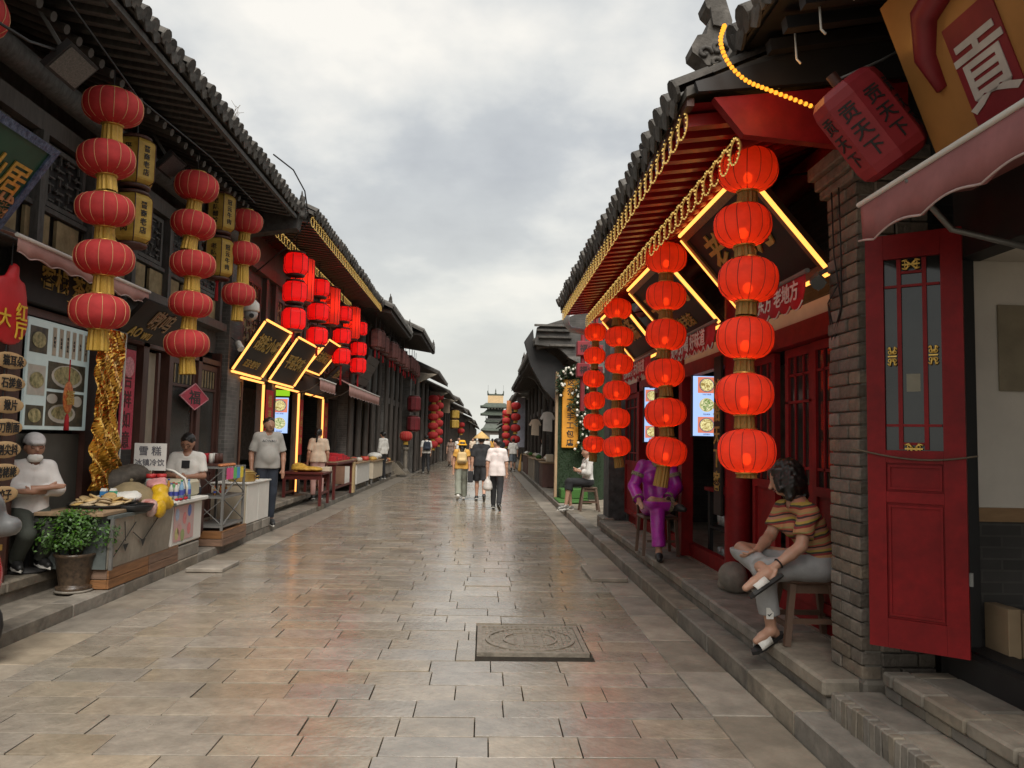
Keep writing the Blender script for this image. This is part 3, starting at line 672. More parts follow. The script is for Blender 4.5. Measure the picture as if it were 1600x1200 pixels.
plaque('neon_plaque', 'leaning black shop plaque in a neon frame, farthest of three on the red shop', 1, 1.77, 3.53, 2.31, 2.88, 10.1, 11.65, PLB, NEONY, [('晋味斋', .0, .1, .36, GOLDP)], RIM, tube=.02)
# red cloth banners under the plaques
def banner(name, label, s, x, y0, y1, z1, drop, txt, m, tm, teeth=9, size=.16):
    t = thing(name, label, 'banner', (s*x, (y0+y1)/2, z1-drop)); mb = MB(); n = 60
    vs = []; fs = []
    for i in range(n+1):
        y = y0+(y1-y0)*i/n; bx = s*x+.012*math.sin(i*.7); zb = z1-drop-.05*abs(math.sin(math.pi*i*teeth/n))
        vs += [(s*x, y, z1), (bx, y, (z1+zb)/2), (bx-s*.02, y, zb)]
    for i in range(n):
        for k in (0, 1): fs.append((3*i+k, 3*i+k+1, 3*i+k+4, 3*i+k+3))
    mb.add(vs, fs, True); o = mb.build('cloth', m, t)
    md = o.modifiers.new('s', 'SOLIDIFY'); md.thickness = .004
    MB().cyl((s*x, y0-.03, z1+.012), (s*x, y1+.03, z1+.012), .018, n=8).build('rod', GREYM, t)
    MB().tube([(s*x-s*.022, y0+(y1-y0)*i/n, z1-drop-.05*abs(math.sin(math.pi*i*teeth/n))) for i in range(n+1)], .006, 4).build('hem', tm, t)
    if txt: text(txt, size, tm, t, frame((s*x-s*.022, (y0+y1)/2, z1-drop*.5), (0, -s, 0), (0, 0, 1)), .002)
    return t
banner('cloth_banner', 'red scalloped cloth banner with white characters, next to the brick pier', 1, 2.1, 4.95, 6.3, 2.80, .18, '美食在东方 老地方', REDC, WHITE, 7, .145)
banner('cloth_banner', 'red scalloped cloth banner with white characters, between two lantern strings', 1, 2.1, 6.95, 8.8, 2.78, .19, '好吃好喝 好味道', REDC, WHITE, 12, .18)
banner('cloth_banner', 'red scalloped cloth banner with white characters, far end of the red shop', 1, 2.1, 9.7, 11.8, 2.78, .2, '古城美食 古城味道', REDC, WHITE, 14, .18)
bb = thing('couplet_board', 'narrow black couplet board with gold characters on the red column', 'sign', (2.3, 7.42, .95))
MB().cbox((2.27, 7.33, .97), (2.30, 7.56, 2.52), .006).build('board', PLB, bb); text('\n'.join('诚招天下客'), .2, GOLDP, bb, frame((2.266, 7.445, 1.75), (0, -1, 0), (0, 0, 1)), .004)
sp_ = thing('security_light', 'small grey floodlight clamped to the brick pier beside the red banner', 'light', (2.17, 4.95, 2.78)); MB().cyl((2.2, 5.0, 2.78), (2.15, 4.87, 2.72), .048, .055, n=4, smooth=False).build('housing', GREYM, sp_); MB().bar((2.2, 5.0, 2.8), (2.28, 5.0, 2.85), .03).build('bracket', GREYM, sp_); MB().cyl((2.149, 4.868, 2.719), (2.146, 4.862, 2.716), .045, n=12).build('lens', GLASS, sp_)
ball = thing('stone_drum', 'round grey stone ball at the foot of the red column', 'stone', (2.33, 7.15, .29))
link('ball', smesh('ball', [('e', (0,0,.15), (.135,.13,.135)), ('e', (.05,.03,.04), (.1,.1,.05))], .02, STEP, .03), ball, (0,0,0))
dpipe = thing('drain_pipe', 'white bent drain pipe at the far end of the red shop roof', 'pipe', (1.32, 12.3, 3.3))
MB().tube([(1.9, 12.25, 4.35), (1.35, 12.3, 4.28), (1.28, 12.3, 4.2), (1.28, 12.3, 3.55), (1.36, 12.3, 3.46), (1.75, 12.3, 3.40)], .055, 10).build('pipe', mat('pvc', (.33, .34, .34), .5, var=.1), dpipe)
# ---------------------------------------------------------------- RIGHT: near shop
r0 = thing('shop_building', 'dark shop with an orange signboard and a red door, nearest on the right', 'building', (2.9, 2, 0))
roof(r0, 1, 1.52, 4.17, .6, 4.85, .24, .075, 3.0, tm=TILE)
m = MB(); m.quad((1.55, .6, 4.08), (3.0, .6, 4.30), (3.0, 4.8, 4.30), (1.55, 4.8, 4.08)); m.build('eave_soffit', BLACK, r0)
rafters(r0, 1, 'rafter', 1.62, 4.0, 2.9, 4.22, .6, 4.8, .24, .07, .07, BLACK)
ow = MB(); ow.prism([(1.36, 4.528), (1.385, 4.56), (1.491, 4.564), (1.542, 4.396), (1.525, 4.3), (1.551, 4.171), (1.492, 4.082), (1.374, 4.095), (1.348, 4.128), (1.281, 4.178), (1.276, 4.221), (1.314, 4.292), (1.373, 4.303), (1.39, 4.39), (1.415, 4.443), (1.372, 4.485)], 1, 4.74, 4.90); ow.build('ridge_beast', TILE, r0)
ow = MB(); ow.prism([(1.39, 4.47), (1.455, 4.482), (1.487, 4.338), (1.41, 4.352)], 1, 4.715, 4.7395); ow.build('beast_horn', TILE, r0)
for k, (x, z, rr) in enumerate(((1.36, 4.17, .05), (1.45, 4.2, .06), (1.43, 4.11, .035))):
    ow = MB(); ow.tube([(x+rr*(1-.11*i)*math.cos(i*.8), 4.735, z+rr*(1-.11*i)*math.sin(i*.8)) for i in range(9)], .014, 6); ow.build('carved_curl', TILE, r0)
m = MB(); m.prism([(1.38, 3.86), (1.62, 3.80), (2.3, 3.95), (2.3, 4.08), (1.5, 4.05), (1.36, 4.0)], 1, 4.55, 4.85); m.build('gable_bracket', STEP, r0)
MB().box((2.7, 0, .3), (2.85, 4.3, .56)).build('door_sill', BLACK, r0)
MB().box((2.62, 0, .30), (2.70, 4.3, .545)).build('sill_board', BLACK, r0)
MB().box((2.7, 0, 2.75), (2.85, 4.3, 4.3)).build('upper_wall', BLACK, r0)
MB().box((2.65, 4.28, .3), (2.80, 4.42, 2.9)).build('door_post', BLACK, r0)
MB().box((2.86, 0, .3), (6.0, 4.45, .54)).build('floor', GREYM, r0)
m = MB(); m.box((2.81, 4.33, 1.33), (5.6, 4.45, 3.3)); m.build('inner_wall', PLASTER, r0)
MB().box((2.81, 4.325, 1.25), (5.6, 4.45, 1.329)).build('wood_band', mat('pale_wood', (.33, .20, .10), .6, var=.2, stretch=(1, 6, 6)), r0)
MB().box((2.81, 4.335, .541), (5.6, 4.45, 1.249)).build('dado', DARKB, r0)
MB().box((5.6, 0, .5), (5.7, 4.45, 3.3)).build('back_wall', PLASTER, r0); MB().box((2.86, 0, 2.76), (5.6, 4.32, 2.85)).build('ceiling', PLASTER, r0)
MB().box((2.96, 4.31, 2.0), (3.25, 4.323, 2.5)).build('notice_panel', mat('beige_panel', (.30, .25, .17), .6), r0)
MB().box((2.93, 3.9, .55), (3.03, 3.95, 2.45)).build('grey_door', mat('blue_grey', (.34, .34, .38), .5, var=.05), r0)
for k, (a, h, lb) in enumerate(((2.83, .26, 'flat brown cardboard box leaning inside the near shop door'), (2.91, .24, 'smaller brown cardboard box beside the flat one inside the near shop'))):
    c = MB(); c.cbox((a, 4.1-.02*k, .545), (a+.07, 4.30, .545+h), .003); c.build('cardboard_box', mat('cardboard', (.33, .235, .14), .8, var=.12), None, label=lb, cat='box')
# folded red door
dr = thing('red_door', 'folded open red door leaf with gold fretwork and glass beside the brick pier', 'door', (2.40, 4.22, .54))
fdm = frame((2.395, 4.20, .555), (.385, -.30, 0), (0, 0, 1)); W, Hh = .488, 2.32    # local: x along the leaf, y up, z towards the street
def fb(name, u0, u1, v0, v1, w0, w1, m, par=dr):
    mb = MB(); mb.obox(fdm @ Matrix.Translation(((u0+u1)/2, (v0+v1)/2, (w0+w1)/2)), (u1-u0)/2, (v1-v0)/2, (w1-w0)/2); return mb.build(name, m, par)
hw = W/2
for a, b in ((-hw, -hw+.095), (hw-.105, hw)): fb('stile', a, b, 0, Hh, -.025, .02, REDW)
for a, b in ((0, .16), (.80, .86), (1.02, 1.09), (2.18, Hh)): fb('rail', -hw+.096, hw-.106, a, b, -.0245, .0195, REDW)
fb('panel', -hw+.096, hw-.106, .161, .799, -.015, .006, REDW); fb('panel', -hw+.096, hw-.106, .861, 1.019, -.015, .006, REDW)
for v0, v1 in ((.175, .785), (.872, 1.008)):
    for (a, b, c, d) in ((-hw+.105, hw-.115, v0, v0+.012), (-hw+.105, hw-.115, v1-.012, v1), (-hw+.105, -hw+.117, v0+.0125, v1-.0125), (hw-.127, hw-.115, v0+.0125, v1-.0125)): fb('moulding', a, b, c, d, .0065, .015, REDW)
fb('glass', -hw+.096, hw-.106, 1.091, 2.179, -.006, -.002, GLASS)
for u in (-.07, .058): fb('glazing_bar', u-.011, u+.011, 1.095, 2.175, -.001, .012, REDW)
for v in (1.23, 2.02): fb('glazing_bar', -hw+.1, hw-.11, v-.007, v+.007, -.001, .011, REDW)
fb('glazing_bar', -.058, .046, 2.09, 2.105, -.001, .0105, REDW); fb('glazing_bar', -.058, .046, 1.12, 1.135, -.001, .0105, REDW)
fb('pasted_note', -.04, .03, 1.42, 1.52, -.0018, -.0008, mat('old_paper', (.22, .2, .15), .8))
def fret(u, v, sx_, sy_):
    mb = MB()
    for a in (-1, 1):
        for b in (-1, 1):
            pts = [(u+a*sx_*(.1+.75*t+.12*math.sin(t*7)), v+b*sy_*(.2+.75*math.sin(t*2.4)), .014) for t in [i/7 for i in range(8)]]
            mb.tube([tuple(fdm @ Vector(p)) for p in pts], .0055, 5)
            c = Vector((u+a*sx_*.45, v+b*sy_*.42, .014)); mb.tube([tuple(fdm @ (c+Vector((.010*math.cos(t), .010*math.sin(t), 0)))) for t in [i*.9 for i in range(7)]], .004, 5, closed=True)
    mb.bar(tuple(fdm @ Vector((u-sx_*.9, v, .014))), tuple(fdm @ Vector((u+sx_*.9, v, .014))), .008); return mb.build('gold_fretwork', GOLD, dr)
fret(-.006, 2.14, .05, .028); fret(-.006, 1.10, .05, .028); fret(-.108, 1.62, .025, .055); fret(.098, 1.62, .025, .055)
MB().tube([tuple(fdm @ Vector((u, 1.09-.05*math.sin((u+.3)*4.5), .03))) for u in np.linspace(-.33, .3, 12)], .005, 5).build('tie_cord', mat('cord', (.12, .09, .06), .8), dr)
fb('latch', hw+.001, hw+.02, .38, .45, -.01, .01, GREYM)
# ---------------------------------------------------------------- LEFT: two-storey inn with the food cart
UPW = mat('weathered_wood', (.085, .082, .078), .75, var=.4, scale=5, stretch=(4, 4, 1), bump=.2)
YPAN = mat('old_paper_panel', (.30, .225, .11), .8, var=.35, scale=7, col2=(.40, .31, .17))
l1 = thing('shop_building', 'dark two-storey inn with lattice windows behind the food cart on the left', 'building', (-4.6, 8.7, 0))
shell(l1, -1, 4.56, 3.8, 13.3, .30, 3.0, 5.35, DARKB, rail=UPW)
roof(l1, -1, 3.26, 5.52, 3.9, 13.05, .21, .07, 3.2)
rafters(l1, -1, 'flying_rafter', 3.36, 5.38, 4.1, 5.5, 3.9, 13.0, .21, .08, .08, UPW)
rafters(l1, -1, 'rafter', 3.8, 5.22, 4.9, 5.62, 3.9, 13.0, .21, .09, .09, DARKW, True)
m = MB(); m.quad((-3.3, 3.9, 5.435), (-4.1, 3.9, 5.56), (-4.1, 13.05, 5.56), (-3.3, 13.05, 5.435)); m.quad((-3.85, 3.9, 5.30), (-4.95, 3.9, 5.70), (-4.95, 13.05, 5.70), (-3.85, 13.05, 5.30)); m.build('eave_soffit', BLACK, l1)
MB().box((-3.3, 3.9, 5.36), (-3.35, 13.05, 5.42)).build('eave_board', UPW, l1)
MB().box((-4.38, 3.9, 3.36), (-4.56, 13.0, 3.49)).build('storey_beam', DARKW, l1); MB().box((-4.47, 3.9, 3.88-.02), (-4.53, 13.0, 3.93-.02)).build('rail', UPW, l1)
MB().box((-4.44, 3.9, 4.62), (-4.55, 13.0, 4.82)).build('eave_beam', DARKW, l1); MB().cyl((-4.3, 3.9, 5.02), (-4.3, 13.0, 5.02), .13, n=10).build('purlin', UPW, l1)
y = 5.25; k = 0
while y < 12.6:
    w = .42
    MB().box((-4.50, y, 3.515), (-4.535, y+w, 3.835)).build('panel', YPAN, l1); y += w+.135; k += 1
for y in (4.3, 5.2, 6.2, 7.6, 8.62, 9.62, 10.7, 11.75, 12.8): MB().box((-4.42, y-.05, 3.5), (-4.52, y+.05, 4.62)).build('upper_post', UPW, l1)
def lattice(b, s, x, y0, y1, z0, z1, m, n=4, k=5, t=.018, back=BLACK):
    wd = MB().box((s*(x+.05), y0, z0), (s*(x+.06), y1, z1)).build('window', back, b); mb = MB()
    for a in (y0, y1): mb.box((s*x, a-.025, z0-.025), (s*(x+.04), a+.025, z1+.025))
    for a in (z0, z1): mb.box((s*x, y0+.026, a-.025), (s*(x+.04), y1-.026, a+.025))
    mb.build('frame', m, wd); mb = MB(); dy, dz = (y1-y0)/n, (z1-z0)/k
    for i in range(n):
        for j in range(k):
            a, c = y0+i*dy, z0+j*dz
            if (i+j) % 2 == 0: mb.box((s*(x+.012), a+.003, c+dz*.5-t/2), (s*(x+.03), a+dy-.003, c+dz*.5+t/2)); mb.box((s*(x+.010), a+dy*.2, c+.03), (s*(x+.028), a+dy*.2+t, c+dz-.03))
            else: mb.box((s*(x+.012), a+dy*.5-t/2, c+.003), (s*(x+.03), a+dy*.5+t/2, c+dz-.003)); mb.box((s*(x+.010), a+.03, c+dz*.75), (s*(x+.028), a+dy-.03, c+dz*.75+t))
    mb.build('fretwork', m, wd); return wd
for y in (4.45, 5.35, 6.35, 7.72, 8.75, 9.78, 10.85, 11.9): lattice(l1, -1, 4.48, y+.04, y+.74, 3.95, 4.54, UPW, 4, 5)
# ground floor
for y0, y1 in ((7.28, 7.5), (8.76, 9.02), (9.38, 9.47), (10.12, 10.28), (10.95, 11.08), (12.05, 12.2), (13.0, 13.08), (5.0, 5.2), (6.2, 6.35)): MB().box((-4.46, y0, .29), (-4.60, y1, 3.0)).build('post', BROWNW, l1)
MB().box((-4.46, 5.0, 2.78), (-4.56, 13.0, 2.86)).build('head_rail', BROWNW, l1)
m = MB(); m.box((-4.52, 5.2, .29), (-4.58, 8.75, 1.62)); m.build('dado_panel', mat('dull_panel', (.085, .078, .065), .6, var=.25, scale=2), l1)
MB().box((-4.5, 5.2, 1.45), (-4.515, 7.27, 2.77)).build('shop_window', GLASS, l1)
MB().box((-4.55, 9.48, .29), (-4.58, 10.11, 2.77)).build('shop_window', DARKB, l1)
def leaf(b, s, x, y0, y1, z0, z1, fm, gm, cut=.33, top=True):
    m = MB(); w = .09
    for a in (y0, y1-w): m.box((s*x, a, z0), (s*(x+.05), a+w, z1))
    zc_ = z0+(z1-z0)*cut
    for a in (z0, zc_-w, z1-w): m.box((s*x, y0+w, a), (s*(x+.049), y1-w, a+w))
    if top: m.box((s*x, y0+w, z1-.42), (s*(x+.049), y1-w, z1-.38))
    d = m.build('door_leaf', fm, b); MB().box((s*(x+.02), y0+w, z0+w), (s*(x+.035), y1-w, zc_-w)).build('panel', fm, d)
    MB().box((s*(x+.02), y0+w, zc_), (s*(x+.03), y1-w, z1-w)).build('pane', gm, d)
    if top:
        m = MB()
        for i in range(5):
            a = y0+w+(y1-y0-2*w)*(i+.5)/5; m.box((s*(x+.005), a-.014, z1-.37), (s*(x+.018), a+.014, z1-.1))
        m.build('lattice', YPAN, d)
    return d
DGL = mat('dusty_glass', (.05, .05, .046), .25, var=.4, scale=2)
leaf(l1, -1, 4.5, 11.1, 12.04, .30, 2.76, BROWNW, DGL); leaf(l1, -1, 4.5, 12.22, 13.0, .30, 2.76, BROWNW, DGL)
m = MB(); n = 16; vs = []; fs = []
for i in range(n+1):
    y = 10.29+.62*i/n; x = -4.62-.02*math.sin(i*1.7); vs += [(x, y, .3), (x, y, 2.75)]
for i in range(n): fs.append((2*i, 2*i+1, 2*i+3, 2*i+2))
m.add(vs, fs, True); m.build('door_curtain', mat('curtain', (.45, .39, .30), .8, var=.1, trans=.2), l1)
MB().box((-4.30, 10.2, .30), (-4.34, 10.26, 2.7)).build('door_edge', BROWNW, l1)
p = MB().box((-4.36, 13.08, .1), (-4.9, 13.62, 5.2)).build('brick_pier', GREYB, l1)
for d, z0, z1 in ((.05, 5.2, 5.28), (.1, 5.281, 5.36)): MB().box((-4.36+d, 13.08-d*.5, z0), (-4.9, 13.62+d*.5, z1)).build('corbel', GREYB, l1)
# gable end slope of the inn roof, rising over the next roof
m = MB()
for k in range(3): m.cyl((-3.2, 13.10+.09*k, 5.58-.05*k), (-6.1, 13.10+.09*k, 6.9-.05*k), .06, n=8)
m.prism([(-3.3, 5.2), (-4.6, 5.0), (-6.2, 6.2), (-6.2, 6.8), (-3.25, 5.5)], 1, 13.06, 13.3); m.build('gable_edge', TILE, l1)
beast(l1, -1, -3.25, 13.15, 5.62, TILE, .5, 1)
# roof weeds
for k, (y, x, h) in enumerate(((9.6, -3.75, .55), (10.7, -3.7, .75))):
    m = MB(); random.seed(40+k)
    for q in range(7):
        a = random.uniform(-.5, .5); bb_ = random.uniform(-.5, .5); hh = h*random.uniform(.6, 1); pts = [(x+a*.25*t*t, y+bb_*.3*t*t, 5.72+hh*t) for t in (0, .3, .6, 1)]; m.tube(pts, [.006, .005, .004, .002], 4)
        for j in range(5):
            t = random.uniform(.35, 1); c = (x+a*.25*t*t, y+bb_*.3*t*t, 5.72+hh*t); m.tube([c, (c[0]+random.uniform(-.1, .1), c[1]+random.uniform(-.1, .1), c[2]+random.uniform(.02, .1))], .003, 3)
    m.build('dry_weed', mat('dry_grass', (.16, .12, .08), .9), None, label=('short dry weed growing on the inn roof', 'taller dry weed on the inn roof nearer the gable')[k], cat='weed')
random.seed(11)
sb = thing('sign_board', 'long black inn signboard with gold characters above the food pictures', 'sign', (-4.45, 8.3, 2.83))
MB().cbox((-4.36, 7.2, 2.88), (-4.455, 9.35, 3.35), .008).build('board', PLB, sb)
text('客栈 茶馆 酒', .25, GOLDP, sb, frame((-4.357, 8.25, 3.17), (0, 1, 0), (0, 0, 1)), .005); text('百年传承民俗', .12, GOLDP, sb, frame((-4.357, 8.4, 2.95), (0, 1, 0), (0, 0, 1)), .004)
m = MB(); m.cyl((-4.3, 8.4, 3.28), (-4.3, 9.3, 3.28), .022, n=8); m.build('lamp_tube', WHITE, sb)
mb_ = thing('menu_board', 'large pale board of food photographs behind the vendor in the cap', 'menu', (-4.47, 8.15, 1.64))
MB().cbox((-4.44, 7.55, 1.66), (-4.47, 8.72, 2.76), .005).build('board', mat('pale_board', (.50, .58, .56), .4, var=.06, emit=.05, ecol=(.5, .62, .6)), mb_)
def pic(name, y0, y1, z0, z1, m, x=-4.437): return MB().box((x, y0, z0), (x-.002, y1, z1)).build(name, m, mb_)
PD = mat('photo_dark', (.045, .05, .04), .4, var=.5, scale=12, col2=(.12, .1, .06)); PG = mat('photo_greens', (.20, .22, .06), .4, var=.6, scale=22, col2=(.55, .48, .25)); PW = mat('photo_bowl', (.5, .48, .42), .4)
pic('photograph', 7.92, 8.64, 2.08, 2.36, PD); pic('photograph', 7.92, 8.64, 1.70, 2.05, PD); pic('photograph', 7.58, 7.88, 1.70, 1.9, PD); pic('photograph', 7.58, 7.88, 2.0, 2.3, PW); pic('photograph', 7.58, 7.88, 2.42, 2.68, PD)
def disc(c, ry, rz, m, name, x):
    mm = MB(); mm.add([(x, c[0]+ry*math.cos(a), c[1]+rz*math.sin(a)) for a in [2*math.pi*i/20 for i in range(20)]], [tuple(range(20))]); mm.build(name, m, mb_)
disc((8.28, 2.22), .3, .12, PW, 'bowl_picture', -4.434); disc((8.28, 2.23), .26, .10, PG, 'dish_picture', -4.432); disc((8.22, 1.83), .26, .1, PW, 'bowl_picture', -4.434); disc((8.22, 1.84), .21, .07, PG, 'dish_picture', -4.432)
disc((8.5, 1.97), .1, .06, PW, 'bowl_picture', -4.434); disc((8.02, 1.98), .1, .05, PW, 'bowl_picture', -4.434); disc((7.73, 2.15), .12, .08, PG, 'dish_picture', -4.432); disc((7.73, 2.55), .12, .08, PG, 'dish_picture', -4.432); disc((7.73, 1.8), .11, .07, PG, 'dish_picture', -4.432)
for k in range(6):
    yy = 7.97+k*.125; s_ = pic('price_strip', yy, yy+.07, 2.42, 2.71, mat('strip', (.42, .36, .28), .6), -4.436); text('\n'.join(('炒碗托', '烩菜类', '特色菜品', '水饺类', '汤类', '特色小吃')[k]), .036, BLACK, mb_, frame((-4.434, yy+.035, 2.56), (0, 1, 0), (0, 0, 1)), .0006)
# fringe, red gourd ornament before it
gd = thing('paper_gourd', 'red and gold oval ornament with a tassel hanging before the food photographs', 'ornament', (-4.36, 8.2, 1.7))
mm = MB(); mm.ell((-4.36, 8.18, 2.0), (.02, .095, .17), 16, 10); mm.build('oval', mat('ornament_red', (.5, .03, .02), .5, var=.3, scale=40, col2=(.6, .25, .05)), gd); text('福', .16, GOLDP, gd, frame((-4.336, 8.18, 2.0), (0, 1, 0), (0, 0, 1)))
mm = MB(); mm.cyl((-4.36, 8.18, 2.17), (-4.36, 8.18, 2.4), .006); mm.lathe([(.008, 1.83), (.02, 1.80), (.028, 1.66), (0, 1.66)], 8, (-4.36, 8.18, 0)); mm.build('tassel', REDC, gd)
# crumpled gold foil drape
fo = thing('foil_drape', 'crumpled shiny gold foil sheet hanging on the post right of the food photographs', 'foil', (-4.36, 8.95, 1.0))
mm = MB(); nu, nv = 26, 70; vs = []; fs = []; rng = np.random.RandomState(3)
ph = rng.rand(12, 3)
for j in range(nv+1):
    for i in range(nu+1):
        u, v = i/nu, j/nv; d = sum(.017*abs(math.sin(6.28*(p[0]*2.2*u+p[1]*5*v+p[2])))*(1 if q % 2 else -1) for q, p in enumerate(ph)); d += rng.uniform(-.003, .003)
        wid = .60+.06*math.sin(9*v)+.03*math.sin(23*v); vs.append((-4.30+d+.03*math.sin(u*3.14), 8.62+wid*u+.02*math.sin(15*v), 1.0+1.82*v))
for j in range(nv):
    for i in range(nu): a = j*(nu+1)+i; fs.append((a, a+1, a+nu+2, a+nu+1))
mm.add(vs, fs, False); mm.build('foil', mat('gold_foil', (.75, .42, .08), .2, metal=1, var=.25, scale=12), fo); MB().cyl((-4.33, 8.6, 2.83), (-4.33, 9.3, 2.83), .015, n=6).build('rod', GREYM, fo); MB().box((-4.3, 9.27, 1.0), (-4.315, 9.285, 2.83)).build('white_cord', WHITE, fo)
cpm = mat('couplet_red', (.42, .012, .05), .6, var=.25, scale=30, col2=(.55, .06, .10))
def couplet(label, s, x, y0, y1, z0, z1, txt, m, tm, head=False):
    c = thing('couplet_scroll', label, 'scroll', (s*x, (y0+y1)/2, z0)); MB().box((s*x, y0, z0), (s*(x+.012), y1, z1)).build('scroll', m, c)
    hh = (z1-z0); sz = min((y1-y0)*.62, hh/len(txt)*.8); text('\n'.join(txt), sz, tm, c, frame((s*(x-.003), (y0+y1)/2, (z0+z1)/2-(hh*.1 if head else 0)), (0, -s, 0), (0, 0, 1)), .002)
    if head:
        mm = MB(); mm.ell((s*(x-.006), (y0+y1)/2, z1-.22), (.008, .14, .13), 14, 8); mm.build('printed_figure', mat('print_pink', (.6, .25, .28), .6, var=.4, scale=40), c)
    return c
couplet('crimson couplet scroll with a printed figure, right of the gold foil', -1, 4.44, 9.5, 9.86, 1.44, 2.68, '吉祥如意', cpm, mat('ink', (.07, .01, .012), .7), True)
plaque('tilted_plaque', 'leaning black plaque with pale gold script above the curtained doorway', -1, 4.0, 3.21, 4.36, 2.80, 9.12, 10.5, PLB, None, [('嗷呜', .05, .25, .3, mat('bronze', (.32, .2, .1), .5, metal=.3)), ('AO wu', -.3, -.6, .2, GOLDP)])
fu = thing('fortune_sign', 'crimson diamond paper sign with a black character on the glass door', 'paper sign', (-4.43, 11.85, 2.0))
f_ = frame((-4.43, 11.85, 2.2), (0, 1, 0), (0, 0, 1)) @ Matrix.Rotation(R(45), 4, 'Z'); mm = MB(); mm.obox(f_ @ Matrix.Scale(1, 4), .165*2.0, .165, .006)
mm.v = [(v[0], 11.85+(v[1]-11.85), v[2]) for v in mm.v]
mm = MB(); mm.prism([(11.85-.58, 2.2), (11.85, 2.01), (11.85+.58, 2.2), (11.85, 2.41)], 0, -4.435, -4.425); mm.build('diamond', cpm, fu); text('福', .22, BLACK, fu, frame((-4.423, 11.85, 2.2), (0, 1, 0), (0, 0, 1)), .002, sx=2.2)
mm = MB()
for a, b in (((11.27, 2.2), (11.85, 2.01)), ((11.85, 2.01), (12.43, 2.2)), ((12.43, 2.2), (11.85, 2.41)), ((11.85, 2.41), (11.27, 2.2))): mm.bar((-4.424, *a), (-4.424, *b), .014)
mm.build('pale_border', mat('print_pink', (.6, .25, .28), .6), fu)
# awnings
def awning(label, s, xw, zw, xo, zo, y0, y1, drop, m, pitch=.35, arms=True, bar=.02, group=None):
    t = thing('awning', label, 'awning', (s*xw, (y0+y1)/2, zo-drop), group=group); n = int((y1-y0)/.04); mb = MB()
    mb.quad((s*xw, y0, zw), (s*xo, y0, zo), (s*xo, y1, zo), (s*xw, y1, zw)); o = mb.build('canopy', m, t); o.modifiers.new('s', 'SOLIDIFY').thickness = .006
    vs = []; fs = []
    zbs = [zo-drop-.045*(1-abs(math.sin(math.pi*(y0+(y1-y0)*i/n)/pitch))) if False else zo-drop+.035*abs(math.cos(math.pi*(y1-y0)*i/n/pitch)) for i in range(n+1)]
    for i in range(n+1):
        y = y0+(y1-y0)*i/n; vs += [(s*xo, y, zo-.012), (s*(xo-.01*math.sin(i*.5)), y, zbs[i])]
    for i in range(n): fs.append((2*i, 2*i+1, 2*i+3, 2*i+2))
    mb = MB(); mb.add(vs, fs, True); o = mb.build('valance', m, t); o.modifiers.new('s', 'SOLIDIFY').thickness = .004
    MB().cyl((s*xo, y0-.02, zo), (s*xo, y1+.02, zo), bar, n=8).build('front_bar', WHITE, t)
    MB().tube([(s*(xo-.012), y0+(y1-y0)*i/n, zbs[i]) for i in range(n+1)], .006, 4).build('hem', mat('pale_hem', (.55, .42, .40), .7), t)
    if arms:
        for a in (.12, .88):
            y = y0+(y1-y0)*a; MB().tube([(s*xw, y, zo-.35), (s*(xw*.5+xo*.5), y+.15, zo-.22), (s*xo, y, zo-.02)], .016, 6).build('arm', GREYM, t)
    return t
awning('faded pink awning rolled up to its bar below the old paper panels', -1, 4.36, 3.42, 4.08, 3.34, 6.7, 9.3, .18, PALEPINK, .34, False)
awning('dusty pink scalloped awning over the near shop door', 1, 2.68, 3.10, 2.05, 3.0, .2, 4.1, .24, PINK, .44, True, .015)
awning('short pale pink awning over the third neon doorway', -1, 4.35, 3.15, 3.75, 2.95, 17.5, 19.3, .28, PALEPINK, .3, True)
awning('long pale pink awning over the fruit stalls', -1, 4.3, 3.35, 3.6, 3.02, 20.4, 26.2, .32, PALEPINK, .5, True)
# ---------------------------------------------------------------- LEFT: shop with neon doors
l2 = thing('shop_building', 'dark shop with three neon framed doorways and red lanterns on the left', 'building', (-4.6, 18, 0))
shell(l2, -1, 4.45, 13.64, 23, .30, 2.8, 5.4, DARKB, rail=DARKW, depth=2.2)
roof(l2, -1, 3.12, 5.62, 13.45, 23.0, .21, .065, 3.2)
rafters(l2, -1, 'flying_rafter', 3.2, 5.48, 4.0, 5.56, 13.5, 22.9, .21, .08, .08, DARKW)
rafters(l2, -1, 'rafter', 3.95, 5.40, 4.8, 5.66, 13.5, 22.9, .21, .085, .085, BROWNW, True)
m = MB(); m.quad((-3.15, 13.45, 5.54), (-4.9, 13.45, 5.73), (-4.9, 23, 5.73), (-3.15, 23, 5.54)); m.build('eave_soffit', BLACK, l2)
loops('rope_light', 'rope light looped round the outer rafter ends of the neon shop on the left', [(-3.16, 13.6+.21*k, 5.46) for k in range(44)], (0, 0, R(168)), 1.05)
loops('rope_light', 'rope light looped round the inner rafter ends of the neon shop on the left', [(-3.9, 13.6+.21*k, 5.36) for k in range(40)], (0, 0, R(168)), 1.05)
for y in (13.75, 15.3, 15.95, 18.15, 18.55, 20.85, 21.5, 22.9): MB().box((-4.38, y-.08, .29), (-4.5, y+.08, 5.0)).build('post', DARKW, l2)
MB().box((-4.36, 13.7, 2.72), (-4.5, 22.95, 2.95)).build('beam', DARKW, l2); MB().box((-4.33, 13.7, 4.75), (-4.5, 22.95, 4.98)).build('beam', DARKW, l2)
for y in (13.9, 16.1, 18.7, 20.95): lattice(l2, -1, 4.4, y, y+1.0, 3.2, 4.5, BROWNW, 5, 6, .025, YPAN)
leaf(l2, -1, 4.5, 13.85, 14.4, .3, 2.7, BROWNW, GLASS); leaf(l2, -1, 4.5, 20.95, 21.45, .3, 2.7, BROWNW, CREAM); leaf(l2, -1, 4.52, 21.6, 22.3, .3, 2.7, BROWNW, mat('yellow_panel', (.5, .36, .12), .6))
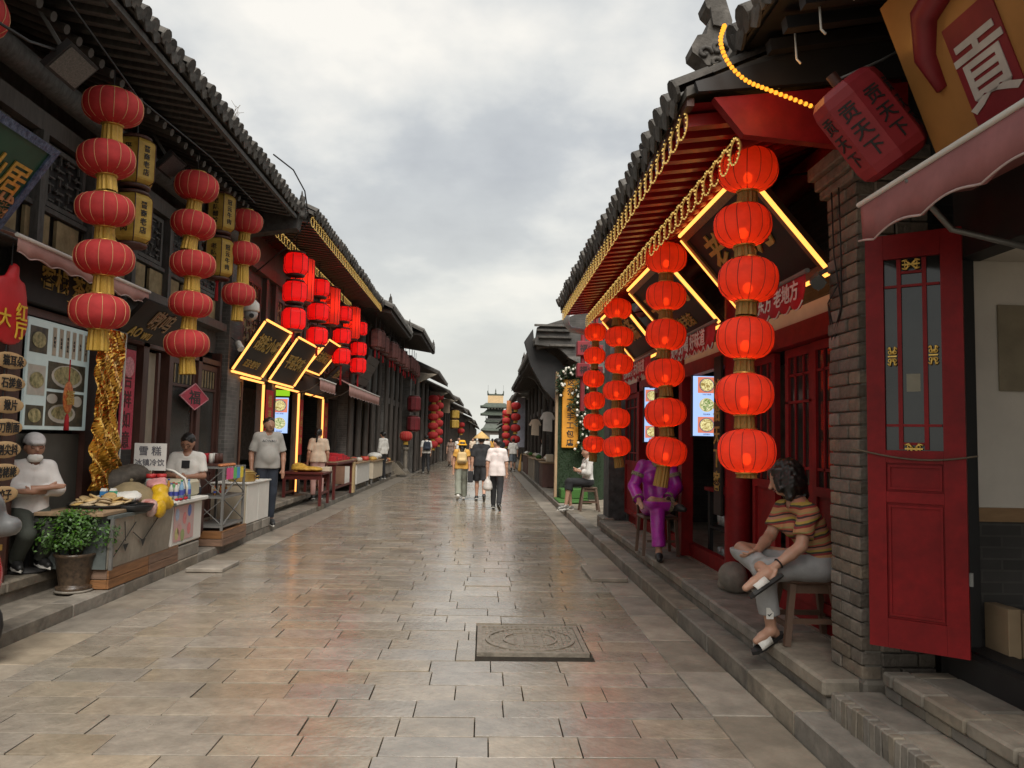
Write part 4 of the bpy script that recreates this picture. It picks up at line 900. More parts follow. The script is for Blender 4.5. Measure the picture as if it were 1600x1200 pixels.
MB().box((-4.46, 16.05, .3), (-4.5, 16.5, 2.7)).build('panel', BROWNW, l2)
for k, (y0, y1, lb) in enumerate(((13.75, 15.15, 'yellow neon tubes round the doorway beside the grey brick pier'), (16.05, 18.02, 'yellow neon tubes round the doorway behind the man in grey'), (18.7, 20.72, 'yellow neon tubes round the farthest of three lit doorways'))):
    t = thing('neon_door_frame', lb, 'neon light', (-4.36, (y0+y1)/2, .3)); MB().cyl((-4.34, y0, 2.66), (-4.34, y1-.04, 2.66), .022, n=8).build('neon_tube', NEON, t); MB().cyl((-4.34, y1, .36), (-4.34, y1, 2.63), .026, n=8).build('neon_tube', NEON, t); MB().box((-4.345, y0, 2.70), (-4.375, y1, 2.715)).build('holder', BLACK, t)
plaque('neon_plaque', 'leaning dark plaque in a neon frame below the security camera', -1, 3.78, 3.61, 4.32, 2.74, 13.15, 14.85, PLB, NEON, [('胡辣小吃', .1, .25, .34, GOLDP), ('正宗 老字号', -.1, -.6, .16, GOLDP)], None, tube=.022)
plaque('neon_plaque', 'leaning dark plaque in a neon frame, middle of the neon shop', -1, 3.78, 3.61, 4.32, 2.74, 15.4, 17.35, PLB, NEON, [('平遥名吃', .0, .0, .34, GOLDP)], None, tube=.022)
plaque('neon_plaque', 'leaning dark plaque in a neon frame, smallest and farthest on the neon shop', -1, 3.78, 3.95, 4.32, 3.24, 18.4, 20.0, PLB, NEON, [('古城味道', .0, .0, .3, GOLDP)], None, tube=.022)
plaque('tilted_plaque', 'unlit leaning plaque with gold script beside the smallest neon plaque', -1, 3.78, 3.6, 4.3, 3.05, 20.3, 21.6, PLB, None, [('晋商', .0, .0, .3, GOLDP)])
SC1 = mat('couplet_scarlet', (.45, .015, .02), .5, var=.15)
couplet('scarlet couplet with gold script left of the menu screen', -1, 4.34, 15.38, 15.88, 1.2, 2.55, '福满人间', SC1, GOLDP); couplet('scarlet couplet with gold script behind the woman at the doorway', -1, 4.34, 18.2, 18.5, 1.2, 2.5, '春回大地', SC1, GOLDP); couplet('scarlet couplet with gold script right of the third neon doorway', -1, 4.34, 20.95, 21.4, 1.2, 2.55, '财源广进', SC1, GOLDP)
screen('menu_screen', 'lit menu screen with a dish behind the man in grey', (-4.87, 18.4, 2.12), (1, 0, 0), .40, .84, 2)
MB().box((-5.1, 18.38, 2.58), (-4.65, 18.4, 2.72)).build('light_strip', glow('green_strip', (.3, .6, .02), .35), l2)
sc_ = MB(); sc_.box((-4.9, 14.5, 1.0), (-4.93, 15.0, 2.4)); sc_.build('lit_panel', glow('cool_panel', (.45, .55, .75), .28), l2)
# ---------------------------------------------------------------- security camera
cc = thing('security_camera', 'white dome security camera on a bracket above the first neon plaque', 'camera', (-4.0, 13.1, 3.6))
mm = MB(); mm.lathe([(.0, 3.98), (.05, 3.98), (.06, 3.95), (.13, 3.88), (.14, 3.76), (.125, 3.74), (.0, 3.74)], 16, (-4.02, 13.1, 0)); mm.build('housing', WHITE, cc)
mm = MB(); mm.ell((-4.02, 13.1, 3.70), (.115, .115, .12), 16, 8); d_ = mm.build('dome', mat('dome_grey', (.33, .33, .33), .3), cc); MB().cyl((-3.98, 13.0, 3.66), (-3.965, 12.96, 3.65), .04, n=12).build('lens', BLACK, d_)
MB().tube([(-4.02, 13.1, 3.98), (-4.02, 13.1, 4.08), (-4.2, 13.15, 4.1), (-4.4, 13.2, 4.05)], .03, 8).build('bracket', WHITE, cc)
sp2 = thing('spot_lamp', 'small pale spot lamp at the lower corner of the first neon plaque', 'lamp', (-4.1, 13.05, 3.0)); MB().cyl((-4.2, 13.05, 3.2), (-4.12, 12.98, 3.08), .05, .06, n=10).build('housing', WHITE, sp2); MB().bar((-4.2, 13.05, 3.2), (-4.36, 13.2, 3.3), .02).build('arm', GREYM, sp2)
# floodlights under the inn eave
for k, (x, y, z, sz, lb) in enumerate(((-3.62, 6.5, 4.78, .15, 'large flat floodlight under the inn eave at top left'), (-3.95, 9.4, 4.95, .14, 'small floodlight under the inn eave, left one of a pair'), (-3.95, 10.0, 4.95, .14, 'small floodlight under the inn eave, right one of a pair'))):
    t = thing('floodlight', lb, 'light', (x, y, z)); f_ = frame((x, y, z), (0, 1, 0), (.5, 0, .5)); mm = MB(); mm.obox(f_, sz*1.5, sz, .03); mm.build('housing', BLACK, t)
    mm = MB(); mm.obox(f_ @ Matrix.Translation((0, 0, .034)), sz*1.35, sz*.82, .003); mm.build('lens', mat('led_lens', (.09, .08, .075), .3, var=.6, scale=60), t); MB().bar((x, y, z+.03), (x-.3, y, z+.5), .03).build('bracket', GREYM, t)
wr = MB(); wr.tube([(-3.5, 5.2, 4.5), (-3.55, 5.8, 4.62), (-3.65, 6.4, 4.85)], .012, 5); wr.build('power_cable', BLACK, None, label='thick dark cable running to the large floodlight at top left', cat='cable')
wr = MB(); wr.tube([(-3.40, 6.0, 5.08), (-3.5, 7.5, 4.95), (-3.5, 9.5, 5.1), (-3.45, 11.2, 5.05)], .01, 5); wr.build('power_cable', BLACK, None, label='thin dark cable strung along the inn eave', cat='cable')
wr = MB(); wr.tube([(-3.3, 11.5, 5.9), (-3.2, 12.3, 5.95), (-3.15, 12.9, 5.8), (-3.15, 13.3, 5.4), (-3.6, 13.6, 5.0), (-4.2, 13.9, 4.6)], .012, 5); wr.build('power_cable', BLACK, None, label='black cable arching over the end of the inn roof', cat='cable')
# green plaque top left
plaque('carved_plaque', 'green plaque with gold characters in a blue carved frame at upper left edge', -1, 3.72, 4.06, 4.2, 3.34, 4.6, 6.6, mat('plaque_green', (.012, .06, .035), .4, var=.2), None, [('神仙居', .45, .1, .3, GOLD), ('堂 客栈', .55, -.5, .25, mat('coral_gold', (.5, .22, .10), .5))], mat('carved_blue', (.04, .06, .17), .5, var=.6, scale=25, col2=(.12, .16, .26), bump=1, bscale=30))
ORD = 'first second third fourth fifth sixth seventh eighth ninth tenth eleventh twelfth thirteenth fourteenth'.split()
# ---------------------------------------------------------------- lanterns
RED_U = mat('lantern_cloth', (.66, .065, .065), .8, var=.16, scale=2.5, trans=.4); RED_L = mat('lantern_cloth_lit', (.80, .085, .045), .7, var=.14, scale=3, trans=.6, alpha=.93)
BULB = glow('bulb', (1, .42, .07), 4); RIBG = mat('gold_rib', (.62, .34, .16), .6, var=0); RIBD = mat('dark_rib', (.10, .015, .012), .6, var=0)
FRG = mat('gold_fringe', (.50, .31, .05), .5, metal=.25, var=.35, scale=30, stretch=(1, 1, .15)); FRD = mat('dull_gold_fringe', (.26, .15, .03), .6, metal=.2, var=.4, scale=30, stretch=(1, 1, .15))
def lan_prof(p=2.5, n=14): return [(.5*(1-abs(2*z)**p)**(1/p), z) for z in [-.485+.97*i/n for i in range(n+1)]]
def lan_meshes(ng, shade, rib):
    m = MB(); m.lathe(lan_prof(), ng*4, rfun=lambda a, z: 1-.018*abs(math.cos(ng*a/2))**6, cap=False); sh = m.mesh('shade', shade)
    m = MB()
    for k in range(ng):
        a = 2*math.pi*(k)/ng; m.tube([(1.0*r*math.cos(a), 1.0*r*math.sin(a), z) for r, z in lan_prof(2.5, 10)], .006, 4)
    return sh, m.mesh('ribs', rib)
LU = lan_meshes(14, RED_U, RIBG); LL = lan_meshes(14, RED_L, RIBD)
def fringe_mesh(m, name='fringe'):
    mb = MB(); n = 28; vs = []; fs = []
    for i in range(n):
        a = 2*math.pi*i/n; r = 1+.06*(-1)**i; vs += [(r*math.cos(a), r*math.sin(a), 0), (1.12*r*math.cos(a), 1.12*r*math.sin(a), -1)]
    for i in range(n): j = (i+1) % n; fs.append((2*i, 2*i+1, 2*j+1, 2*j))
    mb.add(vs, fs, False); return mb.mesh(name, m)
FRU = fringe_mesh(FRG); FRL = fringe_mesh(FRD)
COLLAR = MB().lathe([(1.0, -.5), (1.12, -.3), (1.12, .3), (1.0, .5)], 18).mesh('collar', GOLD)
BLB = MB().ell((0, 0, 0), (.04, .04, .05), 8, 6).mesh('bulb', BULB)
def lantern_string(label, pts, dia, lit, tassel=.15, group=None, top=None, power=.36, tilt=0):
    """pts: (x, y, z_top, z_bottom) of each lantern from the top down"""
    x0, y0, zt = pts[0][0], pts[0][1], pts[0][2]
    t = thing('lantern_string', label, 'lanterns', (x0, y0, zt), group=group); w = t['w']; S = LL if lit else LU; cord = []
    for i, (x, y, a, b) in enumerate(pts):
        h = a-b; c = (x-w[0]+random.gauss(0, .01), y-w[1]+random.gauss(0, .01), (a+b)/2-w[2]); d = dia*random.uniform(.97, 1.03)
        l = link('lantern', S[0], t, c, (random.gauss(0, .07)+tilt, random.gauss(0, .07), random.uniform(0, 6)), scale=(d, d, h)); link('ribs', S[1], l)
        q = d*.15
        link('collar', COLLAR, l, (0, 0, .49), scale=(.17, .17, .06)); link('collar', COLLAR, l, (0, 0, -.49), scale=(.17, .17, .06))
        nxt = pts[i+1][2] if i+1 < len(pts) else b-tassel
        fl = (b-nxt)/h
        link('fringe', FRL if lit else FRU, l, (0, 0, -.5), scale=(.155, .155, max(.05, fl)))
        if lit:
            link('bulb', BLB, l, (0, 0, -.18), scale=(1/d*.8, 1/d*.8, 1/h*.8))
            pd = bpy.data.lights.new('lantern_light', 'POINT'); pd.energy = power; pd.color = (1, .38, .14); pd.shadow_soft_size = .04
            po = bpy.data.objects.new('lantern_light', pd); COL.objects.link(po); po.parent = l; po.location = (0, 0, -.2)
        cord.append((x, y, a))
    p0 = top or (x0, y0, zt+.12)
    MB().tube([p0]+[(p[0], p[1], p[2]-.01) for p in pts[:1]], .006, 4).build('cord', BLACK, t)
    return t
def col(X, Y, zs, n=None):
    return [(X, Y, zs[2*i], zs[2*i+1]) for i in range(len(zs)//2)]
lantern_string('lit red lantern string of six, nearest and largest, before the red shop', [(1.72, 5.0, a, b) for a, b in ((3.645, 3.349), (3.269, 2.979), (2.904, 2.60), (2.509, 2.222), (2.132, 1.848), (1.763, 1.47))], .385, True, .03)
lantern_string('lit red lantern string before the seated woman in purple, second from the brick pier', [(1.72, 7.26, a, b) for a, b in ((3.588, 3.291), (3.209, 2.928), (2.842, 2.543), (2.456, 2.185), (2.086, 1.805), (1.72, 1.44))], .385, True, .2)
lantern_string('lit red lantern string third from the brick pier', [(1.72, 9.97, a, b) for a, b in ((3.541, 3.274), (3.171, 2.899), (2.816, 2.544), (2.459, 2.197), (2.096, 1.829), (1.738, 1.463))], .37, True, .14)
lantern_string('lit red lantern string farthest from the brick pier', [(1.72, 12.05, a, b) for a, b in ((3.527, 3.238), (3.147, 2.873), (2.788, 2.514), (2.438, 2.155), (2.098, 1.826), (1.747, 1.484))], .345, True, .14)
lantern_string('unlit red lantern string of five before the inn, nearest the camera', [(-3.7, 7.42, 4.985, 4.629), (-3.72, 7.41, 4.45, 4.109), (-3.7, 7.39, 3.955, 3.622), (-3.69, 7.39, 3.484, 3.139), (-3.7, 7.39, 2.965, 2.622)], .53, False, .2, top=(-3.7, 7.42, 5.25))
lantern_string('unlit red lantern string of five before the inn, middle one of three', [(-3.7, 9.63, 4.949, 4.569), (-3.7, 9.60, 4.43, 4.09), (-3.68, 9.58, 3.924, 3.586), (-3.68, 9.58, 3.416, 3.086), (-3.7, 9.58, 2.933, 2.58)], .53, False, .2, top=(-3.7, 9.63, 5.25))
lantern_string('unlit red lantern string of three before the brick pier', [(-3.7, 11.59, 5.069, 4.707), (-3.7, 11.56, 4.556, 4.193), (-3.72, 11.49, 3.905, 3.559)], .50, False, .22, top=(-3.7, 11.6, 5.3))
lantern_string('unlit red lantern string cut off by the upper left edge', [(-3.98, 5.72, 4.985, 4.629), (-4.1, 5.66, 4.45, 4.109)], .53, False, .2, top=(-3.98, 5.72, 5.25))
# yellow six-sided lanterns
YL = mat('yellow_lantern', (.50, .30, .035), .6, var=.3, scale=7, col2=(.55, .36, .07)); 
def box_lantern(label, x, y, pairs, rad, m, n=6, txt=None, tm=BLACK, lit=0, cap=None, round_=.12, group=None, name='hanging_lantern', tas=None, hook=None):
    t = thing(name, label, 'lantern', (x, y, pairs[0][0]), group=group); w = t['w']
    for i, (a, b) in enumerate(pairs):
        h = a-b; ch = h*round_; mb = MB(); prof = [(rad*.75, b), (rad*.96, b+ch*.6), (rad, b+ch), (rad, a-ch), (rad*.96, a-ch*.6), (rad*.75, a)]
        mb.lathe(prof, n, (x, y, 0), smooth=False); l = mb.build('lantern', m, t)
        mb = MB(); mb.lathe([(rad*.6, a-.005), (rad*.8, a+.012), (rad*.75, a+.04), (rad*.5, a+.05)], n*2, (x, y, 0)); mb.build('cap', cap or BROWNW, l); mb = MB(); mb.lathe([(rad*.5, b-.05), (rad*.75, b-.04), (rad*.8, b-.012), (rad*.6, b+.005)], n*2, (x, y, 0)); mb.build('base', cap or BROWNW, l)
        mb = MB()
        for k in range(n):
            an = 2*math.pi*k/n; mb.tube([(x+1.01*r*math.cos(an), y+1.01*r*math.sin(an), z) for r, z in prof], .006, 4)
        mb.build('frame', cap or BROWNW, l)
        if txt:
            for k in range(n):
                an = 2*math.pi*(k+.5)/n; rr = rad*math.cos(math.pi/n)+.006; nv = Vector((math.cos(an), math.sin(an), 0))
                if nv.y > .5 or not txt[k % len(txt)]: continue
                text('\n'.join(txt[k % len(txt)]), min(rad*.55, h*.62/len(txt[k % len(txt)])), tm, t, frame((x+nv.x*rr, y+nv.y*rr, (a+b)/2), (-nv.y, nv.x, 0), (0, 0, 1)), .0015)
        if lit:
            pd = bpy.data.lights.new('lantern_light', 'POINT'); pd.energy = lit; pd.color = (1, .22, .12); pd.shadow_soft_size = .05
            po = bpy.data.objects.new('lantern_light', pd); COL.objects.link(po); po.parent = l; po.location = (x-w[0], y-w[1], (a+b)/2-w[2])
    MB().cyl((x, y, pairs[-1][1]), (x, y, hook or pairs[0][0]+.3), .012, n=5).build('cord', BLACK, t)
    if tas:
        mb = MB(); mb.lathe([(.01, pairs[-1][1]-.02), (.03, pairs[-1][1]-.06), (.02, pairs[-1][1]-.1), (.03, pairs[-1][1]-tas), (0, pairs[-1][1]-tas)], 8, (x, y, 0)); mb.build('tassel', REDC, t)
    return t
box_lantern('weathered yellow six-sided lantern pair behind the nearest red string on the left', -4.0, 8.6, ((4.93, 4.42), (4.30, 3.76)), .215, YL, 6, ('平遥牛肉', '晋商老店'))
box_lantern('weathered yellow six-sided lantern pair beside the middle red string on the left', -4.0, 11.35, ((5.19, 4.64), (4.52, 3.96)), .22, YL, 6, ('老陈醋坊', '冠云牛肉'), tas=.35)
# lit red barrel lanterns of the neon shop
RB = mat('barrel_lit', (.85, .03, .035), .5, var=.06, trans=.55, emit=.03, ecol=(1, .01, .015)); RC = mat('cylinder_lit', (.85, .075, .03), .5, var=.12, scale=14, stretch=(6, 6, .3), trans=.55, emit=.04, ecol=(1, .035, .01))
for k, (y, zs, lb) in enumerate(((14.9, ((5.18, 4.78), (4.62, 4.235), (4.10, 3.70)), 'lit red barrel lantern string nearest on the neon shop'), (17.0, ((5.10, 4.74), (4.56, 4.2), (4.03, 3.66)), 'lit red barrel lantern string second on the neon shop'), (19.9, ((5.0, 4.63), (4.42, 4.05), (3.91, 3.52)), 'lit red barrel lantern string third on the neon shop'), (22.55, ((5.0, 4.62), (4.40, 4.02), (3.94, 3.52)), 'lit red barrel lantern string farthest on the neon shop'))):
    box_lantern(lb, -3.75, y, zs, .235, RB, 8, None, BLACK, .8, None, .2, None, 'lantern_string', .55 if k > 1 else .25, 5.5)
for k, (y, a, b, lb) in enumerate(((15.9, 5.31, 4.42, 'tall lit red cylinder lantern with black characters, nearest of three'), (18.75, 5.26, 4.37, 'tall lit red cylinder lantern with black characters, middle of three'), (21.8, 5.31, 4.42, 'tall lit red cylinder lantern with black characters, farthest of three'))):
    box_lantern(lb, -3.85, y, ((a, b),), .24, RC, 14, ('', '', '', '', '', '', '', '', '', '', '平遥小吃', '', '', ''), BLACK, 1.8, None, .03, hook=5.5)
# red lantern with characters by the orange sign
t = thing('hanging_lantern', 'large rounded red lantern with black characters leaning beside the orange signboard', 'lantern', (2.0, 3.93, 3.1))
fm = Matrix.Translation((2.02, 3.93, 3.38)) @ Matrix.Rotation(R(-38), 4, 'Y') @ Matrix.Rotation(R(22), 4, 'Z')
mb = MB(); mb.lathe([(.10, -.27), (.15, -.262), (.185, -.23), (.195, -.18), (.195, .18), (.185, .23), (.15, .262), (.10, .27)], 8, smooth=False); mb.xf(fm); mb.build('shade', mat('dark_red_cloth', (.30, .022, .03), .5, var=.15, trans=.1), t)
for k in range(8):
    an = 2*math.pi*(k+.5)/8; nv = Vector((math.cos(an), math.sin(an), 0)); rr = .195*math.cos(math.pi/8)+.004
    if k in (3, 4, 5, 6): text('贡\n天\n下', .10, BLACK, t, fm @ frame((nv.x*rr, nv.y*rr, 0), (-nv.y, nv.x, 0), (0, 0, 1)), .001)
mb = MB(); mb.cyl(fm @ Vector((0, 0, .27)), fm @ Vector((0, 0, .34)), .03); mb.build('cap', BROWNW, t); MB().tube([fm @ Vector((0, 0, .3)), (2.1, 3.95, 3.75), (2.35, 3.95, 3.9)], .008, 5).build('wire', GREYM, t)
# orange signboard
os_ = thing('sign_board', 'large orange signboard with brushed characters above the pink awning', 'sign', (2.3, 2, 3.1))
f_ = frame((2.16, 2.05, 3.50), (0, -1, 0), (-.32, 0, .86)); mb = MB(); mb.obox(f_ @ Matrix.Translation((0, 0, -.02)), 1.72, .46, .02); mb.build('board', mat('orange_board', (.36, .165, .045), .45, var=.15, scale=3, coat=.2), os_)
u0 = -1.72
mb = MB(); mb.obox(f_ @ Matrix.Translation((u0+.52, -.14, .004)), .17, .27, .003); mb.build('red_square', mat('seal_red', (.20, .012, .018), .5), os_)
text('貢', .36, mat('seal_white', (.5, .45, .4), .6), os_, f_ @ Matrix.Translation((u0+.52, -.14, .010)), .002)
pts = [(u0+.22, -.1), (u0+.2, .08), (u0+.3, .25), (u0+.5, .30), (u0+.68, .27), (u0+.72, .36)]
mb = MB(); mb.tube([tuple(f_ @ Vector((a, b, .004))) for a, b in pts], [.03, .06, .075, .07, .05, .02], 8); mb.build('red_swoosh', mat('seal_red', (.20, .012, .018), .5), os_)
for k, ch in enumerate('有礼了'): text(ch, .62, BLACK, os_, f_ @ Matrix.Translation((u0+1.12+k*.7, .05, .004)), .003)
# rope light over the corner
rl = thing('rope_light', 'glowing orange rope light draped over the corner of the near roof', 'string lights', (1.7, 4.4, 3.4))
pts = [Vector(p) for p in ((1.335, 4.25, 4.08), (1.313, 4.25, 3.984), (1.358, 4.25, 3.86), (1.459, 4.25, 3.76), (1.59, 4.25, 3.708), (1.74, 4.25, 3.656), (1.882, 4.25, 3.605))]
fine = []
for i in range(len(pts)-1):
    for t_ in (0, .25, .5, .75):
        a, b, c, d = pts[max(0, i-1)], pts[i], pts[i+1], pts[min(len(pts)-1, i+2)]
        fine.append(.5*((2*b)+(c-a)*t_+(2*a-5*b+4*c-d)*t_**2+(3*b-a-3*c+d)*t_**3))
MB().tube(fine, .009, 6).build('tube', mat('amber_tube', (.7, .3, .03), .3, emit=.03, ecol=(1, .35, .03)), rl)
mb = MB(); tot = [fine[i].lerp(fine[i+1], q/4) for i in range(len(fine)-1) for q in range(4)]
for p in tot[::3]: mb.ell(p, (.015, .015, .013), 6, 4)
mb.build('bulb_row', ORANGE, rl, kind='stuff')
pd = bpy.data.lights.new('rope_glow', 'POINT'); pd.energy = .5; pd.color = (1, .45, .1); pd.shadow_soft_size = .1; po = bpy.data.objects.new('rope_glow', pd); COL.objects.link(po); po.parent = rl; po.location = (-.1, -.25, .25)
for k in range(7):
    y = 4.5-.32*k; mb = MB(); mb.tube([(1.72, y, 4.03), (1.73, y, 3.86), (1.75, y-.01, 3.83)], .007, 5); mb.build('cable_hook', WHITE, None, label='thin white cable tie under the near eave, %s from the street corner' % ORD[k], cat='cable tie', group='cable ties under the near eave')
# ---------------------------------------------------------------- LEFT: food cart and what stands on it
PLANKW = mat('crate_wood', (.21, .105, .05), .7, var=.35, scale=4, stretch=(1, .6, 6), bump=.2, rnd=.15); PALEW = mat('pale_plank', (.30, .2, .115), .7, var=.25, scale=4, stretch=(6, .6, 1)); CARTM = mat('cart_steel', (.30, .265, .215), .5, metal=.35, var=.3, scale=2.5, stretch=(1, 1, .5)); stain(CARTM, 3, .75, 1.1); CARTD = mat('cart_side', (.10, .115, .11), .55, var=.25)
def crate(label, x0, x1, y0, y1, z0, z1, m=PLANKW):
    t = thing('wooden_crate', label, 'crate', ((x0+x1)/2, (y0+y1)/2, z0)); w = .018; n = 2; h = (z1-z0)/n
    for i in range(n):
        a, b = z0+i*h+.003, z0+(i+1)*h-.003
        MB().cbox((x1-w, y0, a), (x1, y1, b), .004).build('plank', m, t); MB().cbox((x0, y0, a), (x1-w-.001, y0+w, b), .004).build('plank', m, t); MB().cbox((x0, y0+w+.001, a), (x0+w, y1, b), .004).build('plank', m, t)
    MB().box((x0+.001, y0+.001, z1-.004), (x1-.001, y1-.001, z1+.006)).build('lid', m, t); return t
crate('wooden crate under the near end of the food cart', -4.12, -3.65, 7.78, 8.68, .11, .30); crate('wooden crate under the far end of the food cart', -4.12, -3.65, 8.71, 9.5, .11, .30); crate('wooden crate under the grey metal rack', -4.03, -3.56, 10.8, 11.85, .11, .31)
ca = thing('food_cart', 'battered steel food cart with a wooden top standing on wooden crates', 'cart', (-3.9, 8.5, .31))
m = MB()
for y0, y1 in ((7.76, 8.22), (8.225, 8.70), (8.705, 9.22)):
    MB().add([(-3.66, y0, .31), (-3.66, y1, .31), (-3.62, y1, .80), (-3.62, y0, .80), (-3.69, y0, .31), (-3.69, y1, .31), (-3.65, y1, .80), (-3.65, y0, .80)], [(0,1,2,3),(7,6,5,4),(0,4,5,1),(1,5,6,2),(2,6,7,3),(3,7,4,0)]).build('front_panel', CARTM, ca)
MB().box((-4.25, 7.74, .31), (-3.67, 7.77, .80)).build('end_panel', CARTD, ca); MB().box((-4.25, 9.2, .31), (-3.69, 9.23, .80)).build('end_panel', CARTD, ca); MB().box((-4.27, 7.74, .31), (-4.25, 9.23, .80)).build('back_panel', CARTD, ca)
MB().box((-4.28, 7.72, .801), (-3.60, 9.25, .83)).build('top_tray', CARTD, ca)
MB().cbox((-4.32, 7.62, .831), (-3.66, 8.35, .868), .005).build('wooden_board', PALEW, ca); MB().bar((-3.61, 7.72, .80), (-3.61, 7.72, .31), .03).build('corner_strip', GREYM, ca)
for a, b in (((7.8, .42), (8.25, .72)), ((8.45, .50), (8.95, .80)), ((8.45, .50), (8.2, .62)), ((8.05, .55), (8.0, .75))): MB().bar((-3.628, *a), (-3.620, *b), .006).build('strut', BLACK, ca)
for y in (8.05, 8.45): m = MB(); m.add([(-3.622, y-.06, .52), (-3.622, y+.06, .52), (-3.626, y, .44)], [(0, 1, 2)]); m.build('arrow_stain', BLACK, ca)
IRN = mat('black_iron', (.03, .03, .03), .4, metal=.5, var=.3); FB = mat('flatbread', (.48, .30, .13), .8, var=.35, scale=14, col2=(.62, .45, .22), rnd=.15)
p1 = thing('griddle_pan', 'wide black griddle pan heaped with flatbreads on the cart', 'pan', (-4.0, 8.3, .87)); MB().lathe([(.0, .87), (.30, .87), (.335, .90), (.33, .905), (.295, .882), (0, .882)], 28, (-3.98, 8.25, 0)).build('pan', IRN, p1)
fbm = MB().lathe([(0, -.007), (.05, -.008), (.062, 0), (.05, .009), (.02, .012), (0, .0125)], 14).mesh('flatbread', FB); random.seed(5); k = 0
for lay, (n, rr) in enumerate(((11, .24), (9, .2), (7, .15), (4, .09))):
    for i in range(n):
        a = 2*math.pi*i/n+lay*.4; link('flatbread', fbm, None, (-3.98+rr*math.cos(a), 8.25+rr*math.sin(a), .905+lay*.02+random.uniform(0, .008)), (random.gauss(0, .25), random.gauss(0, .25), 0), label='round browned flatbread in the heap on the griddle pan', cat='flatbread', group='flatbreads on the griddle', scale=(1.15, 1.15, 1.2)); k += 1
p2 = thing('griddle_pan', 'smaller empty black pan at the front edge of the cart', 'pan', (-3.72, 8.15, .84)); MB().lathe([(0, .832), (.19, .832), (.225, .895), (.22, .9), (.185, .845), (0, .845)], 26, (-3.70, 8.30, 0)).build('pan', IRN, p2)
def cloth(name, label, cat, prims, m, res=.02, k=.05):
    V, Q = sdf(prims, res, k); b = MB(); V = V+np.random.RandomState(2).normal(0, res*.14, V.shape); b.add(V.tolist(), Q.tolist(), True); return b.build(name, m, None, label=label, cat=cat)
COV = mat('khaki_cloth', (.24, .185, .10), .8, var=.2, scale=8)
cv = thing('basket_cover', 'khaki domed basket cover behind the flatbreads', 'cover', (-3.95, 8.95, .83)); MB().lathe([(.28, .835), (.27, .90), (.2, 1.02), (.08, 1.09), (0, 1.10)], 22, (-3.96, 8.85, 0), rfun=lambda a, z: 1+.03*math.sin(7*a)).build('dome', COV, cv); MB().ell((-3.96, 8.85, 1.115), (.02, .02, .02), 8, 5).build('knob', COV, cv)
cloth('white_cloth', 'crumpled white cloth behind the flatbreads', 'cloth', [('e', (-3.98, 8.52, .93), (.2, .1, .06)), ('e', (-3.85, 8.55, .95), (.12, .1, .05)), ('c', (-4.15, 8.5, .9), (-3.8, 8.6, .96), .04, .05)], WHITE)
cloth('plastic_bag', 'bright yellow plastic bag of food at the edge of the cart', 'bag', [('e', (-3.66, 8.92, .90), (.09, .12, .08)), ('e', (-3.70, 9.0, 1.0), (.09, .1, .07)), ('c', (-3.65, 8.8, .85), (-3.62, 9.05, .84), .05, .06)], mat('yellow_bag', (.75, .46, .02), .35, var=.2, trans=.2), .015)
cloth('plastic_bag', 'round yellow bag hanging over the cart edge', 'bag', [('e', (-3.585, 8.75, .81), (.05, .11, .10))], mat('yellow_bag', (.75, .46, .02), .35), .015)
cloth('plastic_bag', 'red and white plastic bag beside the yellow bags', 'bag', [('e', (-3.60, 8.55, .82), (.05, .09, .08)), ('e', (-3.66, 8.62, .88), (.08, .08, .05))], mat('red_white_bag', (.62, .10, .08), .4, var=.5, scale=9, col2=(.7, .55, .5)), .015)
cloth('plastic_bag', 'pale pink bag on top of the basket cover', 'bag', [('e', (-3.78, 9.1, 1.05), (.11, .1, .06)), ('c', (-3.85, 9.1, 1.08), (-3.72, 9.15, 1.12), .03, .02)], mat('pink_bag', (.75, .36, .36), .4, trans=.3), .015)
cloth('tarpaulin', 'dark brown tarpaulin bundle behind the basket cover', 'bundle', [('e', (-4.3, 9.2, 1.05), (.2, .25, .18)), ('e', (-4.15, 9.3, 1.15), (.18, .2, .13)), ('c', (-4.4, 9.0, .9), (-4.1, 9.1, .9), .1, .1)], mat('tarp', (.07, .058, .045), .7, var=.4, scale=20), .025)
PKT = [mat('packet_%d' % i, c, .35, var=.35, scale=18) for i, c in enumerate(((.62, .42, .03), (.55, .05, .04), (.62, .55, .45), (.1, .3, .12), (.6, .25, .04), (.08, .2, .45)))]
for k in range(14):
    x, y = -3.72-.06*(k % 4)-random.uniform(0, .03), 8.66+.05*k; V, Q = sdf([('e', (0, 0, .03), (.05, .045, .03)), ('e', (.02, .01, .045), (.03, .03, .03))], .012, .02, wr=(.003, 60)); V = V*np.array((random.uniform(.8, 1.3), random.uniform(.8, 1.2), random.uniform(.8, 1.5)))+np.array((x, y, .83+.03*(k % 3))); b = MB(); b.add(V.tolist(), Q.tolist(), True)
    b.build('snack_packet', PKT[k % 6], None, label='small %s snack packet heaped on the cart, %s from the near end' % (('yellow', 'red', 'white', 'green', 'orange', 'blue')[k % 6], ORD[k]), cat='packet', group='snack packets on the cart')
for k, (x, y, c, lb) in enumerate(((-4.05, 8.42, (.05, .22, .5), 'small blue and white milk carton at the back of the cart'), (-3.97, 8.46, (.03, .38, .22), 'small green milk carton at the back of the cart'))):
    t = thing('milk_carton', lb, 'carton', (x, y, .87)); MB().cbox((x-.032, y-.03, .87), (x+.032, y+.03, 1.02), .004).build('box', mat('carton%d' % k, c, .4, var=.1), t); MB().prism([(y-.03, 1.021), (y+.03, 1.021), (y, 1.05)], 0, x-.03, x+.03).build('gable', WHITE, t)
